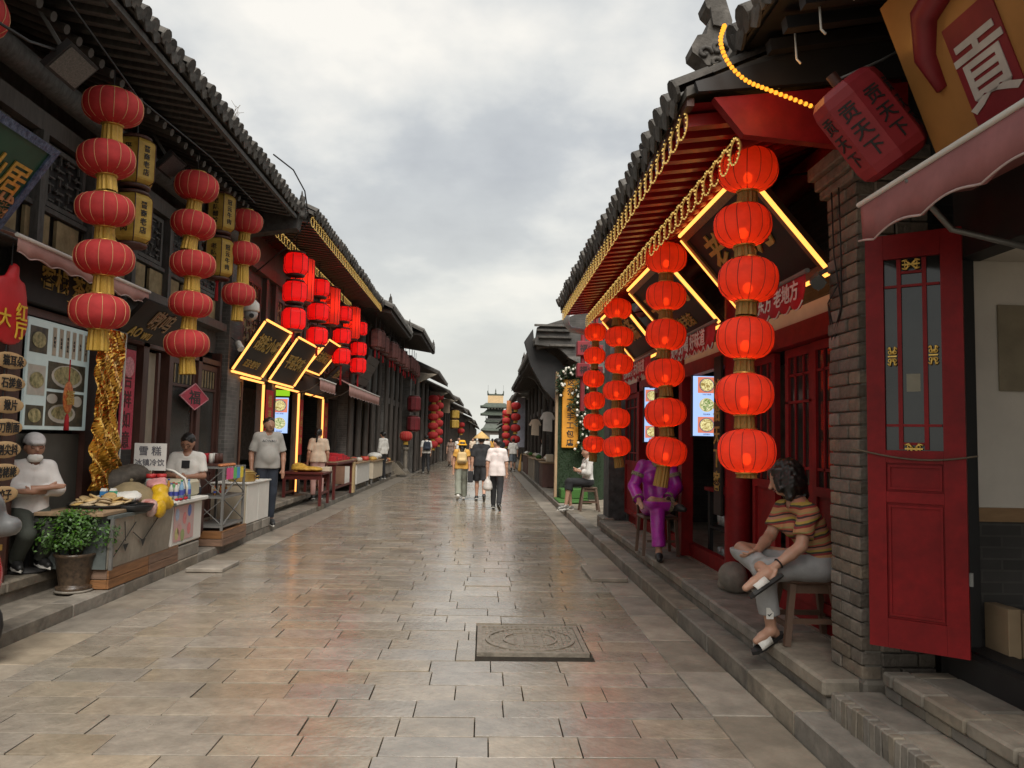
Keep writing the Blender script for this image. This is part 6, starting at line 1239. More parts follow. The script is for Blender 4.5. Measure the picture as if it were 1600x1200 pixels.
def person(label, loc, th, J, h=1.72, top=None, sleeve=.75, bottom=None, leg=1.95, shoes=None, hair='short', skin=None, res=.014, yaw=0, nod=0, belly=0, fingers=False, hem=None, extra=None, skirt=None, wide=0, name='person', hand=None, female=False, face=True, scalez=1):
    skin = skin or SKIN; s = h/1.72; t = thing(name, label, 'person', loc, (0, 0, R(th)), scale=(s, s, s*scalez))
    P = {k: V3(*v) for k, v in J.items()}
    lat = P['sR']-P['sL']; lat /= np.linalg.norm(lat); lh = P['hR']-P['hL']; lh /= np.linalg.norm(lh); up = P['nk']-P['pv']; up /= np.linalg.norm(up); fw = np.cross(up, lat); fw /= np.linalg.norm(fw)
    sw = .88 if female else 1.
    def torso(d):
        r = []
        for a in (-1, 1):
            r += [('c', P['ch']+lat*a*.075*sw, P['ws']+lat*a*.055, .098*sw+d, .092*sw+d), ('c', P['ws']+lat*a*.055, P['pv']+lh*a*.07, .092*sw+d, .105+d)]
        r += [('c', P['sL']*.93+P['nk']*.07-up*.02, P['nk']-up*.03, .062*sw+d, .062*sw+d), ('c', P['sR']*.93+P['nk']*.07-up*.02, P['nk']-up*.03, .062*sw+d, .062*sw+d)]
        if female: r += [('e', tuple(P['ch']+fw*.07+lat*a*.065-up*.01), (.05+d, .052+d, .05+d)) for a in (-1, 1)]
        if belly: r.append(('e', tuple(P['ws']*.6+P['pv']*.4+fw*.06+up*.04), (.135+d, .115+d, .15+d)))
        return r
    # head frame
    y_, n_ = R(yaw), R(nod); hf = fw*math.cos(y_)+np.cross(np.array([0, 0, 1.]), fw)*math.sin(y_); hf /= np.linalg.norm(hf); hu = np.array([0, 0, 1.]); hf = hf-hu*(hf@hu)*.5; hf /= np.linalg.norm(hf)
    hf2 = hf*math.cos(n_)-hu*math.sin(n_); hu2 = hu*math.cos(n_)+hf*math.sin(n_); hl = np.cross(hf2, hu2); hl /= np.linalg.norm(hl)
    HD = lambda x, y, z: P['hd']+hl*x+hf2*y+hu2*z
    body = torso(0)+[('c', P['nk']-up*.02, HD(0, -.01, -.06), .05, .047), ('c', HD(0, -.03, .028), HD(0, .02, .03), .078, .075), ('c', HD(0, .03, .0), HD(0, .046, -.075), .062, .038), ('c', HD(-.02, .03, -.02), HD(.02, .03, -.02), .062, .062)]
    body += [('c', HD(0, .094, .005), HD(0, .112, -.03), .010, .015, .012), ('e', tuple(HD(-.078, -.005, -.01)), (.018, .022, .032), .01), ('e', tuple(HD(.078, -.005, -.01)), (.018, .022, .032), .01)]
    for sd_ in 'LR':
        S, E, Wr = P['s'+sd_], P['e'+sd_], P['w'+sd_]; H, K, A, T = P['h'+sd_], P['k'+sd_], P['a'+sd_], P['t'+sd_]; sg = -1 if sd_ == 'L' else 1
        body += [('c', S, E, .05, .041, .02), ('c', E, E*.6+Wr*.4, .041, .04, .015), ('c', E*.6+Wr*.4, Wr, .04, .026, .015)]
        hd_ = (Wr-E)/np.linalg.norm(Wr-E); hp = np.cross(hd_, fw); hp = hp/np.linalg.norm(hp) if np.linalg.norm(hp) > .2 else lat
        if hand and sd_ in hand: hd_, hp = [np.array(q, float)/np.linalg.norm(q) for q in hand[sd_]]
        hn = np.cross(hd_, hp); hn /= np.linalg.norm(hn)
        if fingers:
            body += [('c', Wr, Wr+hd_*.05+hp*.015, .024, .018, .01), ('c', Wr, Wr+hd_*.055-hp*.018, .024, .018, .01), ('c', Wr+hd_*.05+hp*.025, Wr+hd_*.05-hp*.028, .017, .016, .01)]
            for q, (o, l) in enumerate(((.028, .062), (.010, .072), (-.009, .068), (-.027, .052))):
                b0 = Wr+hd_*.06+hp*o; b1 = b0+hd_*l*.55+hp*o*.15+hn*.004; b2 = b1+hd_*l*.40+hn*.022+hp*o*.1; body += [('c', b0, b1, .0105, .0095, .004), ('c', b1, b2, .0095, .0075, .004)]
            b0 = Wr+hd_*.018+hp*.03; b1 = b0+hd_*.04+hp*.028; body += [('c', b0, b1, .013, .011, .006), ('c', b1, b1+hd_*.03+hp*.006, .011, .009, .005)]
        else: body += [('c', Wr, Wr+hd_*.07, .027, .026, .01), ('c', Wr+hd_*.08+hp*.014, Wr+hd_*.155+hn*.02+hp*.01, .017, .012, .006), ('c', Wr+hd_*.08-hp*.014, Wr+hd_*.145+hn*.02-hp*.012, .017, .012, .006), ('c', Wr+hd_*.03+hp*.025, Wr+hd_*.075+hp*.05, .013, .010, .006)]
        body += [('c', H, K, .082, .055, .02), ('c', K, K*.65+A*.35, .054, .055, .015), ('c', K*.65+A*.35, A, .055, .034, .015), ('c', A, A*.4+T*.6, .04, .034, .015), ('c', A*.4+T*.6, T, .034, .024, .01), ('e', tuple(A-(T-A)/np.linalg.norm(T-A)*.03-np.array((0,0,.03))), (.035,.035,.035), .01)]
    link('body', smesh('body', body, res, skin, .03), t)
    if top:
        d = .016; q = torso(d)
        for sd_ in 'LR':
            S, E, Wr = P['s'+sd_], P['e'+sd_], P['w'+sd_]
            if sleeve <= 1: q.append(('f', S, S+(E-S)*sleeve, .064, .066+wide*.3, .03))
            else: q += [('c', S, E, .066, .062+wide*.3, .03), ('f', E, E+(Wr-E)*(sleeve-1), .062+wide*.3, .052+wide*.6, .02)]
        if P['pv'][2] > .7: q += [('c', P['pv']+lh*a*.072+up*.08, P['pv']+lh*a*.078-up*.14, .108+d, .116+d) for a in (-1, 1)]
        hz_ = hem if hem is not None else P['pv'][2]-.06
        q += [('b', (-2, -2, -1), (2, 2, hz_))] + [('x', P['nk']+up*.07, P['nk']+up*.0+fw*.035, .062, .055)]
        link('shirt', smesh('shirt', q, res, top, .035, wr=(.0034, 15)), t)
    if bottom:
        d = .016; q = []
        for a in (-1, 1): q += [('c', P['ws']*.35+P['pv']*.65+lh*a*.055, P['pv']+lh*a*.07, .09*sw+d, .108+d)]
        for sd_ in 'LR':
            H, K, A = P['h'+sd_], P['k'+sd_], P['a'+sd_]
            if leg <= 1: q.append(('f', H, H+(K-H)*leg, .098, .085+wide, .03))
            else: q += [('c', H, K, .098, .074+wide*.5, .03), ('f', K, K+(A-K)*(leg-1), .074+wide*.5, .058+wide, .02)]
        q.append(('b', (-2, -2, P['pv'][2]+.07), (2, 2, 3))) if abs(up[2]) > .9 else None
        link('trousers' if leg > 1 else 'shorts', smesh('trousers', q, res, bottom, .035, wr=(.0045, 19)), t)
    if skirt:
        sm, zb, r1 = skirt; mb = MB(); pv = P['pv']; n = 24; vs = []; fs = []
        for j, (zz, rr) in enumerate(((pv[2]+.12, .13), (pv[2], .165), ((pv[2]+zb)/2, (r1+.165)/2), (zb, r1))):
            for i in range(n): a = 2*math.pi*i/n; q = rr*(1+(.06*math.sin(6*a) if j > 1 else 0)); vs.append((pv[0]+q*math.cos(a), pv[1]+q*.8*math.sin(a), zz))
        for j in range(3):
            for i in range(n): fs.append((j*n+i, j*n+(i+1) % n, (j+1)*n+(i+1) % n, (j+1)*n+i))
        mb.add(vs, fs, True); mb.local('skirt', sm, t)
    if shoes:
        for sd_ in 'LR':
            A, T = P['a'+sd_], P['t'+sd_]; dd = (T-A)/np.linalg.norm(T-A); dn = np.array((0, 0, .03))
            me = smesh('shoe', [('c', A-dd*.035-dn, A*.4+T*.6, .046, .046), ('c', A*.4+T*.6, T+dd*.02, .046, .036), ('c', A+np.array((0,0,.01)), A-dn, .044, .046)], min(res, .012), shoes, .02); sh = link('shoe', me, t)
            mb = MB(); lo = min(A[2]-.075, T[2]-.03); l2_ = np.cross(dd, (0, 0, 1.)); l2_ /= np.linalg.norm(l2_)+1e-9
            pts = [A-dd*.085, A-dd*.06+l2_*.04, A+dd*.08+l2_*.045, T+dd*.02+l2_*.03, T+dd*.065, T+dd*.02-l2_*.03, A+dd*.08-l2_*.045, A-dd*.06-l2_*.04]
            off = [np.array((0, 0, -.075 if i in (0, 1, 7) else (-.055 if i in (2, 6) else -.03))) for i in range(8)]
            vs = [tuple(p+o) for p, o in zip(pts, off)]+[tuple(p+o+np.array((0, 0, .025))) for p, o in zip(pts, off)]; mb.add(vs, [tuple(range(7, -1, -1)), tuple(range(8, 16))]+[(i, (i+1) % 8, 8+(i+1) % 8, 8+i) for i in range(8)]); mb.local('sole', WHITE, sh)
    if hair:
        q = [('c', HD(0, -.035, .03), HD(0, .012, .045), .092, .083)]
        if hair == 'long': q += [('c', HD(0, -.05, .02), HD(0, -.085, -.2), .082, .06), ('c', HD(-.06, -.03, 0), HD(-.07, -.04, -.18), .04, .03), ('c', HD(.06, -.03, 0), HD(.07, -.04, -.18), .04, .03)]
        if hair == 'pony': q += [('c', HD(0, -.1, .03), HD(0, -.14, -.2), .035, .02)]
        if hair == 'bun': q += [('e', tuple(HD(0, -.1, .07)), (.045, .045, .045))]
        if hair == 'bob': q += [('c', HD(0, -.03, .03), HD(.0, -.03, -.04), .11, .115), ('c', HD(.06, -.02, -.03), HD(.075, 0, -.13), .06, .035), ('c', HD(-.06, -.02, -.03), HD(-.08, .01, -.13), .06, .035), ('c', HD(0, -.07, -.03), HD(0, -.09, -.16), .07, .045), ('c', HD(.05, .05, .07), HD(.07, .07, -.05), .045, .03), ('c', HD(-.05, .05, .07), HD(-.075, .06, -.05), .045, .03)]
        q += [('x', HD(0, .092, .012), HD(0, .10, -.1), .062, .075)]
        if hair in ('short', 'pony', 'bun'): q += [('x', HD(-.12, .015, -.08), HD(.12, .015, -.08), .062, .062), ('x', HD(-.1, -.03, -.125), HD(.1, -.03, -.125), .075, .075)]
        link('hair', smesh('hair', q, min(res, .009), HAIR, .02, wr=(.005, 75)), t)
    if face:
        mb = MB()
        for a in (-1, 1): mb.ell(HD(a*.031, .083, .008), (.0115, .0115, .007), 8, 5); mb.tube([HD(a*.016, .092, .03), HD(a*.032, .090, .034), HD(a*.047, .078, .029)], .004, 4)
        mb.local('eyes', EYE, t); mb = MB(); mb.tube([HD(-.022, .084, -.060), HD(0, .0905, -.058), HD(.022, .084, -.060)], .0055, 5); mb.local('mouth', LIP, t)
    t['HD'] = 0
    return t, HD, P, fw, lat
def clothm(name, c, rough=.85, var=.12, **k): return mat('cloth_'+name, c, rough, var=var, bump=.15, bscale=60, **k)
WT = clothm('white', (.66, .64, .60)); BK = clothm('black', (.018, .018, .02)); NV = clothm('navy', (.02, .026, .04)); GY = clothm('grey', (.34, .325, .30)); PKW = clothm('pale_pink', (.64, .57, .55)); YW = clothm('mustard', (.55, .30, .06)); GP = clothm('sage', (.20, .21, .17)); CRM = clothm('cream', (.58, .47, .36))
SHB = mat('black_shoe', (.02, .02, .02), .5, var=.1)
# three walkers in the middle
MW = person('man in a pale T-shirt and black trousers carrying a plastic bag, walking away', (.31, 18.2, 0), -8, walk(1, .4), 1.68, PKW, .85, BK, 1.95, SHB, yaw=60, res=.013, hem=.82)
w_ = cloth('plastic_bag', 'white plastic carrier bag in the hand of the man in the pale T-shirt', 'bag', [('e', (.10, 18.16, .60), (.10, .09, .12)), ('e', (.10, 18.16, .52), (.11, .10, .07)), ('c', (.09, 18.2, .70), (.085, 18.2, .84), .03, .012)], mat('white_bag', (.66, .62, .58), .4, var=.12, trans=.3), .014)
YWm = person('woman in a mustard top and wide sage trousers with a yellow hat, walking away', (-.6, 20.85, 0), 4, walk(-1, .5), 1.60, YW, .5, GP, 1.97, WT, 'long', res=.014, wide=.035, female=True, face=False)
def on(pr, name, mb, m, **k):
    t = pr[0]; return mb.local(name, m, t, **k)
def hat(label, pr, kind, m):
    t, HD = pr[0], pr[1]; mw = Matrix.Translation(Vector(t['w'])) @ Matrix.Rotation(t.rotation_euler.z, 4, 'Z') @ Matrix.Diagonal((*t.scale, 1)); mb = MB(); c = HD(0, -.005, .06)
    if kind == 'bucket': mb.lathe([(0, .085), (.07, .08), (.098, .05), (.105, -.01), (.16, -.06), (.157, -.066), (.10, -.015)], 24, c)
    elif kind == 'cone': mb.lathe([(0, .17), (.1, .09), (.23, -.02), (.226, -.028), (.1, .075), (0, .15)], 28, c)
    mb.xf(mw); return mb.build('hat', m, None, label=label, cat='hat')
hat('yellow bucket hat on the woman in mustard', YWm, 'bucket', mat('hat_yellow', (.68, .34, .015), .8, var=.1, scale=20)); 
KH = person('person in black vest and shorts under a wide straw hat, walking away', (-.08, 20.75, 0), 2, walk(1, .3), 1.76, BK, .9, BK, .95, SHB, 'short', res=.014, wide=.02, face=False)
hat('wide conical straw hat on the walker in black', KH, 'cone', mat('straw', (.52, .34, .13), .8, var=.2, scale=30))
def backpack(label, pr, m, sc=1.):
    t, HD, P, fw, lat = pr; mw = Matrix.Translation(Vector(t['w'])) @ Matrix.Rotation(t.rotation_euler.z, 4, 'Z') @ Matrix.Diagonal((*t.scale, 1)); c = P['ch']-fw*(.155+.02*sc)-np.array((0, 0, .06))
    q = [('c', c+np.array((a*.09*sc, 0, .13*sc)), c+np.array((a*.10*sc, 0, -.13*sc)), .065, .075) for a in (-1, 0, 1)]+[('c', c+np.array((-.06, -.06, -.1*sc)), c+np.array((.06, -.06, -.1*sc)), .05, .05)]
    b = thing('backpack', label, 'backpack', tuple(mw @ Vector(c))); V, Q = sdf(q, .014, .03); mb = MB(); mb.add(V.tolist(), Q.tolist(), True); mb.xf(mw); mb.build('bag', m, b); mb = MB()
    for s_ in 'LR':
        S = P['s'+s_]; x = S*.6+P['nk']*.4; mb.tube([tuple(c+np.array((.05 if s_ == 'R' else -.05, .03, .17*sc))), tuple(x+np.array((0, -.06, .06))), tuple(x+np.array((0, .04, .065))), tuple(x+np.array((0, .12, -.05)))], .016, 6)
    mb.xf(mw); mb.build('strap', m, b); return b
backpack('small beige backpack on the woman in mustard', YWm, mat('beige_bag', (.50, .36, .17), .7, var=.12), .75)
MB().cbox((-.42, 20.55, .50), (-.28, 20.95, .80), .02).build('shoulder_bag', BK, None, label='black square bag hanging beside the walker in the straw hat', cat='bag')
WM = person('man in a white T-shirt and black trousers walking near the old shop', (-2.70, 36, 0), 15, walk(1, .5), 1.78, WT, .85, BK, 1.95, SHB, res=.018, face=False); backpack('dark navy backpack on the man in the white T-shirt', WM, NV, 1.0)
# standing man in grey
GM = person('stout man in a grey T-shirt and dark trousers standing on the left kerb', (-3.76, 13.55, .11), 205, pose(eL=(-.25,-.02,1.13), wL=(-.24,.06,.89), eR=(.25,-.02,1.13), wR=(.25,.06,.89), aL=(-.08,-.02,.085), aR=(.10,.02,.085), tL=(-.10,.15,.03), tR=(.13,.18,.03)), 1.85, GY, .85, NV, 1.95, SHB, 'short', SKIND, .011, yaw=8, belly=1, hem=.90)
f_ = frame((0, 0, 0), (1, 0, 0), (0, 0, 1))
def chest_text(pr, s, size, m, dz=0, dy=.118):
    t, HD, P, fw, lat = pr; k = (s, .002/size); M_ = frame(P['ch']+fw*dy+np.array((0, 0, dz)), -lat, (0, 0, 1)); text(s, size, m, t, M_) if False else None
    c = bpy.data.curves.new('t', 'FONT'); c.body = s; c.extrude = .02; c.align_x = 'CENTER'; c.resolution_u = 2; o = bpy.data.objects.new('t', c); me = bpy.data.meshes.new_from_object(o); bpy.data.objects.remove(o)
    mb = MB(); mb.add([tuple(M_ @ Vector((v.co.x*size, v.co.y*size, v.co.z*size))) for v in me.vertices], [tuple(p.vertices) for p in me.polygons]); mb.local('shirt_print', m, t)
chest_text(GM, 'AOWALI', .055, NV, .02, .118)
# vendor with crossed arms
CM = person('vendor in a white shirt and pale cap with lowered mask, arms crossed, at the cart', (-4.42, 7.72, .36), 232, pose(**{**SEAT, 'eL': (-.22,.10,.74), 'eR': (.22,.10,.74), 'wL': (.06,.20,.73), 'wR': (-.06,.23,.77), 'kL': (-.11,.26,.33), 'kR': (.11,.26,.33), 'aL': (-.12,.05,.04), 'aR': (.12,.05,.04), 'tL': (-.13,.18,.0), 'tR': (.13,.18,.0)}), 1.66, clothm('shirt_white', (.60, .57, .55)), 1.55, clothm('olive', (.045, .05, .04)), 1.95, SHB, 'short', SKIND, .011, yaw=-8, wide=.012, hem=.47, hand={'L': ((.9, .2, .1), (0, .1, 1)), 'R': ((-.9, .2, .1), (0, .1, 1))})
t, HD, P, fw, lat = CM; mw = Matrix.Translation(Vector(t['w'])) @ Matrix.Rotation(t.rotation_euler.z, 4, 'Z') @ Matrix.Diagonal((*t.scale, 1))
cp = thing('cap', 'pale grey flat cap on the vendor', 'cap', tuple(mw @ Vector(HD(0, 0, .07)))); V, Q = sdf([('c', HD(0, -.035, .055), HD(0, .02, .06), .098, .092), ('x', HD(-.2, -.02, -.06), HD(.2, -.02, -.06), .1, .1), ('c', HD(-.05, .09, .05), HD(.05, .09, .05), .02, .02), ('c', HD(-.04, .12, .042), HD(.04, .12, .042), .018, .018)], .011, .02); mb = MB(); mb.add(V.tolist(), Q.tolist(), True); mb.xf(mw); mb.build('crown', clothm('cap', (.46, .44, .44)), cp)
mb = MB(); V, Q = sdf([('c', HD(-.03, .05, -.108), HD(.03, .05, -.108), .042, .042), ('c', HD(0, .07, -.098), HD(0, .07, -.115), .035, .03)], .01, .02); mb.add(V.tolist(), Q.tolist(), True); mb.xf(mw); mb.build('face_mask', WT, None, label='pale face mask pulled down to the chin of the vendor', cat='mask')
mb = MB()
for a in (-1, 1): mb.tube([HD(a*.031+.024*math.cos(q), .098, .006+.018*math.sin(q)) for q in [i*.7 for i in range(9)]], .0025, 4, closed=True)
mb.xf(mw); mb.build('glasses', BLACK, None, label='thin framed glasses on the vendor in the cap', cat='glasses')
# seated man behind the paper sign
SM = person('man in a white T-shirt and glasses sitting behind the ice chest looking down', (-4.02, 10.62, .36), 190, pose(**{**SEAT, 'wL': (-.05,.25,.72), 'wR': (.05,.25,.72)}), 1.72, WT, .8, NV, 1.95, SHB, 'short', SKIND, .013, yaw=-5, nod=28, hem=.47)
MB().cbox((-4.18, 10.5, .29), (-3.84, 10.85, .74), .02).build('low_stool', BROWNW, None, label='low brown box stool under the man in glasses', cat='stool')
t, HD, P, fw, lat = SM; mw = Matrix.Translation(Vector(t['w'])) @ Matrix.Rotation(t.rotation_euler.z, 4, 'Z') @ Matrix.Diagonal((*t.scale, 1)); mb = MB()
for a in (-1, 1): mb.tube([HD(a*.031+.026*math.cos(q), .10, .006+.02*math.sin(q)) for q in [i*.7 for i in range(9)]], .004, 4, closed=True)
mb.xf(mw); mb.build('glasses', BLACK, None, label='dark framed glasses on the man behind the ice chest', cat='glasses'); chest_text(SM, '■', .14, BK, -.03, .113)
WD = person('woman with a ponytail in a cream T-shirt standing at the neon doorway', (-4.0, 18.75, .115), 25, pose(), 1.72, CRM, .8, clothm('rose', (.45, .27, .24)), 1.9, SHB, 'pony', res=.015, female=True, yaw=-30, face=False)
person('person in a white shirt at the tall dark doorway of the old shop', (-3.66, 28.0, .13), 60, pose(), 1.72, WT, 1.6, BK, 1.95, SHB, res=.02, face=False)
FL = clothm('floral', (.34, .25, .20), col2=(.10, .06, .05), scale=22)
person('woman in a long floral dress walking towards the camera', (-1.95, 45, 0), 178, walk(1, .3), 1.66, FL, .6, None, 1, SHB, 'long', res=.018, female=True, skirt=(FL, .35, .24))
person('man in a white shirt and dark trousers walking towards the camera', (-1.55, 47, 0), 182, walk(-1, .4), 1.74, WT, .8, NV, 1.95, SHB, res=.02)
person('man in a white T-shirt and grey shorts with his back turned by the right stalls', (1.5, 40, 0), 0, walk(-1, .2), 1.72, WT, .9, clothm('slate', (.13, .15, .17)), .98, SHB, res=.018, face=False, wide=.02)
person('stallholder in a white T-shirt behind the right hand counters', (2.55, 33, .11), 100, pose(), 1.62, WT, .8, BK, 1.95, SHB, res=.018, yaw=30)
random.seed(21); tops = (BK, NV, WT, CRM, GY, YW, BK)
for k, (x, y, th, lb) in enumerate(((.95, 48, 0, 'walker in black far up the street, left of the grey shorts'), (1.2, 54, 5, 'walker in navy far up the street near the right lanterns'), (.2, 58, 0, 'distant walker in white seen beside the straw hat'), (-.9, 60, 180, 'distant walker in cream behind the yellow hat'), (-.3, 66, 0, 'distant walker in grey in the middle of the crowd'), (.7, 68, 0, 'distant walker in mustard in the crowd'), (1.0, 75, 0, 'distant walker in black, farthest in the crowd'))):
    person(lb, (x, y, 0), th, walk(random.choice((-1, 1)), .4), random.uniform(1.6, 1.76), tops[k], .9, (BK, NV)[k % 2], 1.95, SHB, res=.024, face=False, hair=('short', 'long')[k % 2])
# ---------------------------------------------------------------- woman in stripes on the stool
def stripes(name):
    m = mat('cloth_'+name, (.3, .2, .1), .85, var=.1, bump=.15, bscale=60); t = m.node_tree; N, L = t.nodes, t.links.new; b = N['Principled BSDF']
    tcn = N.new('ShaderNodeTexCoord'); mp = N.new('ShaderNodeMapping'); mp.inputs['Rotation'].default_value = (0, R(14), 0); L(tcn.outputs['Object'], mp.inputs[0]); sp = N.new('ShaderNodeSeparateXYZ'); L(mp.outputs[0], sp.inputs[0])
    nz = N.new('ShaderNodeTexNoise'); nz.inputs['Scale'].default_value = 5; L(tcn.outputs['Object'], nz.inputs['Vector']); a = N.new('ShaderNodeMath'); a.operation = 'MULTIPLY_ADD'; L(nz.outputs[0], a.inputs[0]); a.inputs[1].default_value = .05; L(sp.outputs[2], a.inputs[2])
    c = N.new('ShaderNodeMath'); c.operation = 'MULTIPLY'; L(a.outputs[0], c.inputs[0]); c.inputs[1].default_value = 1/.115; f = N.new('ShaderNodeMath'); f.operation = 'FRACT'; L(c.outputs[0], f.inputs[0])
    r = N.new('ShaderNodeValToRGB'); r.color_ramp.interpolation = 'CONSTANT'; L(f.outputs[0], r.inputs[0]); e = r.color_ramp.elements; cols = ((0, (.42, .22, .10)), (.20, (.24, .03, .03)), (.32, (.05, .05, .035)), (.42, (.40, .30, .06)), (.55, (.42, .20, .13)), (.70, (.05, .03, .03)), (.80, (.36, .08, .05)), (.9, (.30, .26, .10)))
    e[0].position = 0; e[0].color = (*cols[0][1], 1); e[1].position = cols[1][0]; e[1].color = (*cols[1][1], 1)
    for p, q in cols[2:]: x = e.new(p); x.color = (*q, 1)
    L(r.outputs[0], b.inputs['Base Color']); return m
B0 = np.array((2.25, 5.42, .29))
SJ = dict(hd=(2.17, 5.50, 1.425), nk=(2.235, 5.47, 1.27), ch=(2.30, 5.46, 1.10), ws=(2.385, 5.46, .93), pv=(2.40, 5.46, .84), sL=(2.26, 5.31, 1.20), sR=(2.20, 5.61, 1.20), eL=(2.17, 5.22, .975), eR=(2.10, 5.60, 1.0), wL=(1.985, 5.20, .845), wR=(1.93, 5.40, .915),
    hL=(2.37, 5.37, .81), hR=(2.37, 5.56, .81), kL=(1.955, 5.34, .80), kR=(1.885, 5.58, .90), aL=(2.025, 5.38, .375), aR=(1.93, 5.20, .795), tL=(1.90, 5.33, .315), tR=(1.765, 5.15, .705))
SJ = {k: tuple(np.array(v)-B0) for k, v in SJ.items()}
SWN = person('woman in a striped top and grey trousers sitting cross-legged on a stool', tuple(B0), 0, SJ, 1.72, stripes('striped'), .72, clothm('ash', (.30, .30, .30)), 1.72, None, 'bob', SKIN, .0075, yaw=-22, nod=14, female=True, fingers=True, hem=-9, hand={'L': ((-.75, .1, -.55), (.3, -.6, -.4)), 'R': ((-.85, -.25, -.35), (0, -.8, .5))}, wide=.012)
t, HD, P, fw, lat = SWN
for sd_ in 'LR':
    A, T = P['a'+sd_], P['t'+sd_]; dd = (T-A)/np.linalg.norm(T-A); upv = np.array((0, 0, 1.)) if sd_ == 'L' else np.array((-.35, .5, .8)); ll = np.cross(dd, upv); ll /= np.linalg.norm(ll); nn = np.cross(ll, dd)
    sd = thing('sandal', 'white strapped sandal with a dark sole on the %s foot of the woman in stripes' % ('planted' if sd_ == 'L' else 'raised'), 'sandal', tuple(B0+A)); w0 = B0
    mb = MB(); o = [(-.085, 0), (-.06, .035), (.05, .036), (.13, .045), (.19, .03), (.215, 0), (.19, -.03), (.13, -.045), (.05, -.036), (-.06, -.035)]
    base = A-nn*.062; vs = [tuple(w0+base+dd*a+ll*b-nn*.012) for a, b in o]+[tuple(w0+base+dd*a+ll*b+nn*.014) for a, b in o]; n = len(o); mb.add(vs, [tuple(range(n-1, -1, -1)), tuple(range(n, 2*n))]+[(i, (i+1) % n, n+(i+1) % n, n+i) for i in range(n)]); mb.build('sole', BLACK, sd)
    mb = MB(); vs = []; fs = []
    for i in range(9):
        a = math.pi*i/8; 
        for q in (.05, .10, .155): hgt = .062 if q < .06 else (.052 if q < .12 else .042); vs.append(tuple(w0+base+dd*q+ll*.047*math.cos(a)+nn*(.005+hgt*1.25*math.sin(a))))
    for i in range(8):
        for j in (0, 1): fs.append((3*i+j, 3*i+j+1, 3*i+j+4, 3*i+j+3))
    mb.add(vs, fs, True); ob = mb.build('strap', WT, sd); ob.modifiers.new('s', 'SOLIDIFY').thickness = .006
mb = MB(); W_ = P['wL']; E_ = P['eL']; d_ = (E_-W_)/np.linalg.norm(E_-W_); c_ = W_+d_*.03; a_ = np.cross(d_, (0, 0, 1.)); a_ /= np.linalg.norm(a_); b_ = np.cross(d_, a_); mb.tube([tuple(B0+c_+.033*(a_*math.cos(q)+b_*math.sin(q))) for q in [2*math.pi*i/14 for i in range(14)]], .006, 5, closed=True); mb.build('bracelet', BLACK, None, label='dark bead bracelet on the wrist of the woman in stripes', cat='bracelet')
A_, K_ = P['aL'], P['kL']; c_ = B0+A_*.68+K_*.32+np.array((-.02, -.062, 0)); lg = MB(); lg.box((c_[0]-.025, c_[1]-.012, c_[2]-.04), (c_[0]+.025, c_[1]-.008, c_[2]+.035)); lg.build('trouser_patch', WT, t)
mb = MB(); mb.tube([(c_[0]-.015, c_[1]-.014, c_[2]-.008), (c_[0]-.008, c_[1]-.014, c_[2]-.018), (c_[0]+.016, c_[1]-.014, c_[2]+.002)], [.004, .005, .001], 4); mb.build('patch_mark', BLACK, t)
def stool(label, c, z0, z1, r, m, splay=.06, n=4, sq=True):
    t = thing('wooden_stool', label, 'stool', (c[0], c[1], z0)); MB().cbox((c[0]-r, c[1]-r*.8, z1-.035), (c[0]+r, c[1]+r*.8, z1), .012).build('seat', m, t)
    L4 = [(-1, -1), (1, -1), (1, 1), (-1, 1)]; tp = [Vector((c[0]+a*(r-.03), c[1]+b*(r*.8-.03), z1-.036)) for a, b in L4]; bt = [Vector((c[0]+a*(r+splay-.02), c[1]+b*(r*.8+splay-.02), z0)) for a, b in L4]
    for a, b in zip(tp, bt): MB().bar(a, b, .042, .042, up=(1, 0, 0)).build('leg', m, t)
    for i in range(4):
        f = .68 if i % 2 else .6; a = tp[i].lerp(bt[i], f); b = tp[(i+1) % 4].lerp(bt[(i+1) % 4], f); MB().bar(a, b, .022, .035).build('stretcher', m, t)
    MB().box((c[0]-r+.03, c[1]-r*.8+.03, z1-.10), (c[0]+r-.03, c[1]+r*.8-.03, z1-.037)).build('apron', m, t)
    return t
STW = mat('stool_wood', (.115, .068, .045), .6, var=.3, scale=4, stretch=(1, 1, .3)); stool('dark wooden stool under the woman in stripes', (2.30, 5.46), .29, .735, .165, STW)
# ---------------------------------------------------------------- woman in purple on a chair
PUR = mat('cloth_satin', (.36, .02, .32), .32, var=.3, scale=9, spec=.7, bump=.25, bscale=14); TRM = mat('trim', (.16, .14, .09), .6, var=.8, scale=60, col2=(.42, .35, .22))
PB = (2.12, 9.42, .36)
PJ = pose(**{**SEAT, 'sL': (-.17, 0, 1.0), 'sR': (.17, 0, 1.0), 'eL': (-.24, .05, .74), 'eR': (.27, .02, .74), 'wL': (-.12, .22, .62), 'wR': (.22, .26, .60), 'kL': (.02, .40, .50), 'aL': (.0, .42, .02), 'tL': (.01, .58, -.03), 'kR': (.08, .44, .60), 'aR': (-.17, .36, .56), 'tR': (-.28, .44, .52)})
PW_ = person('woman in a shiny purple suit with one leg folded over the other on a chair', PB, 172, PJ, 1.76, PUR, 1.95, PUR, 1.85, None, 'short', SKIN, .011, female=True, wide=.02, hem=.42)
t, HD, P, fw, lat = PW_
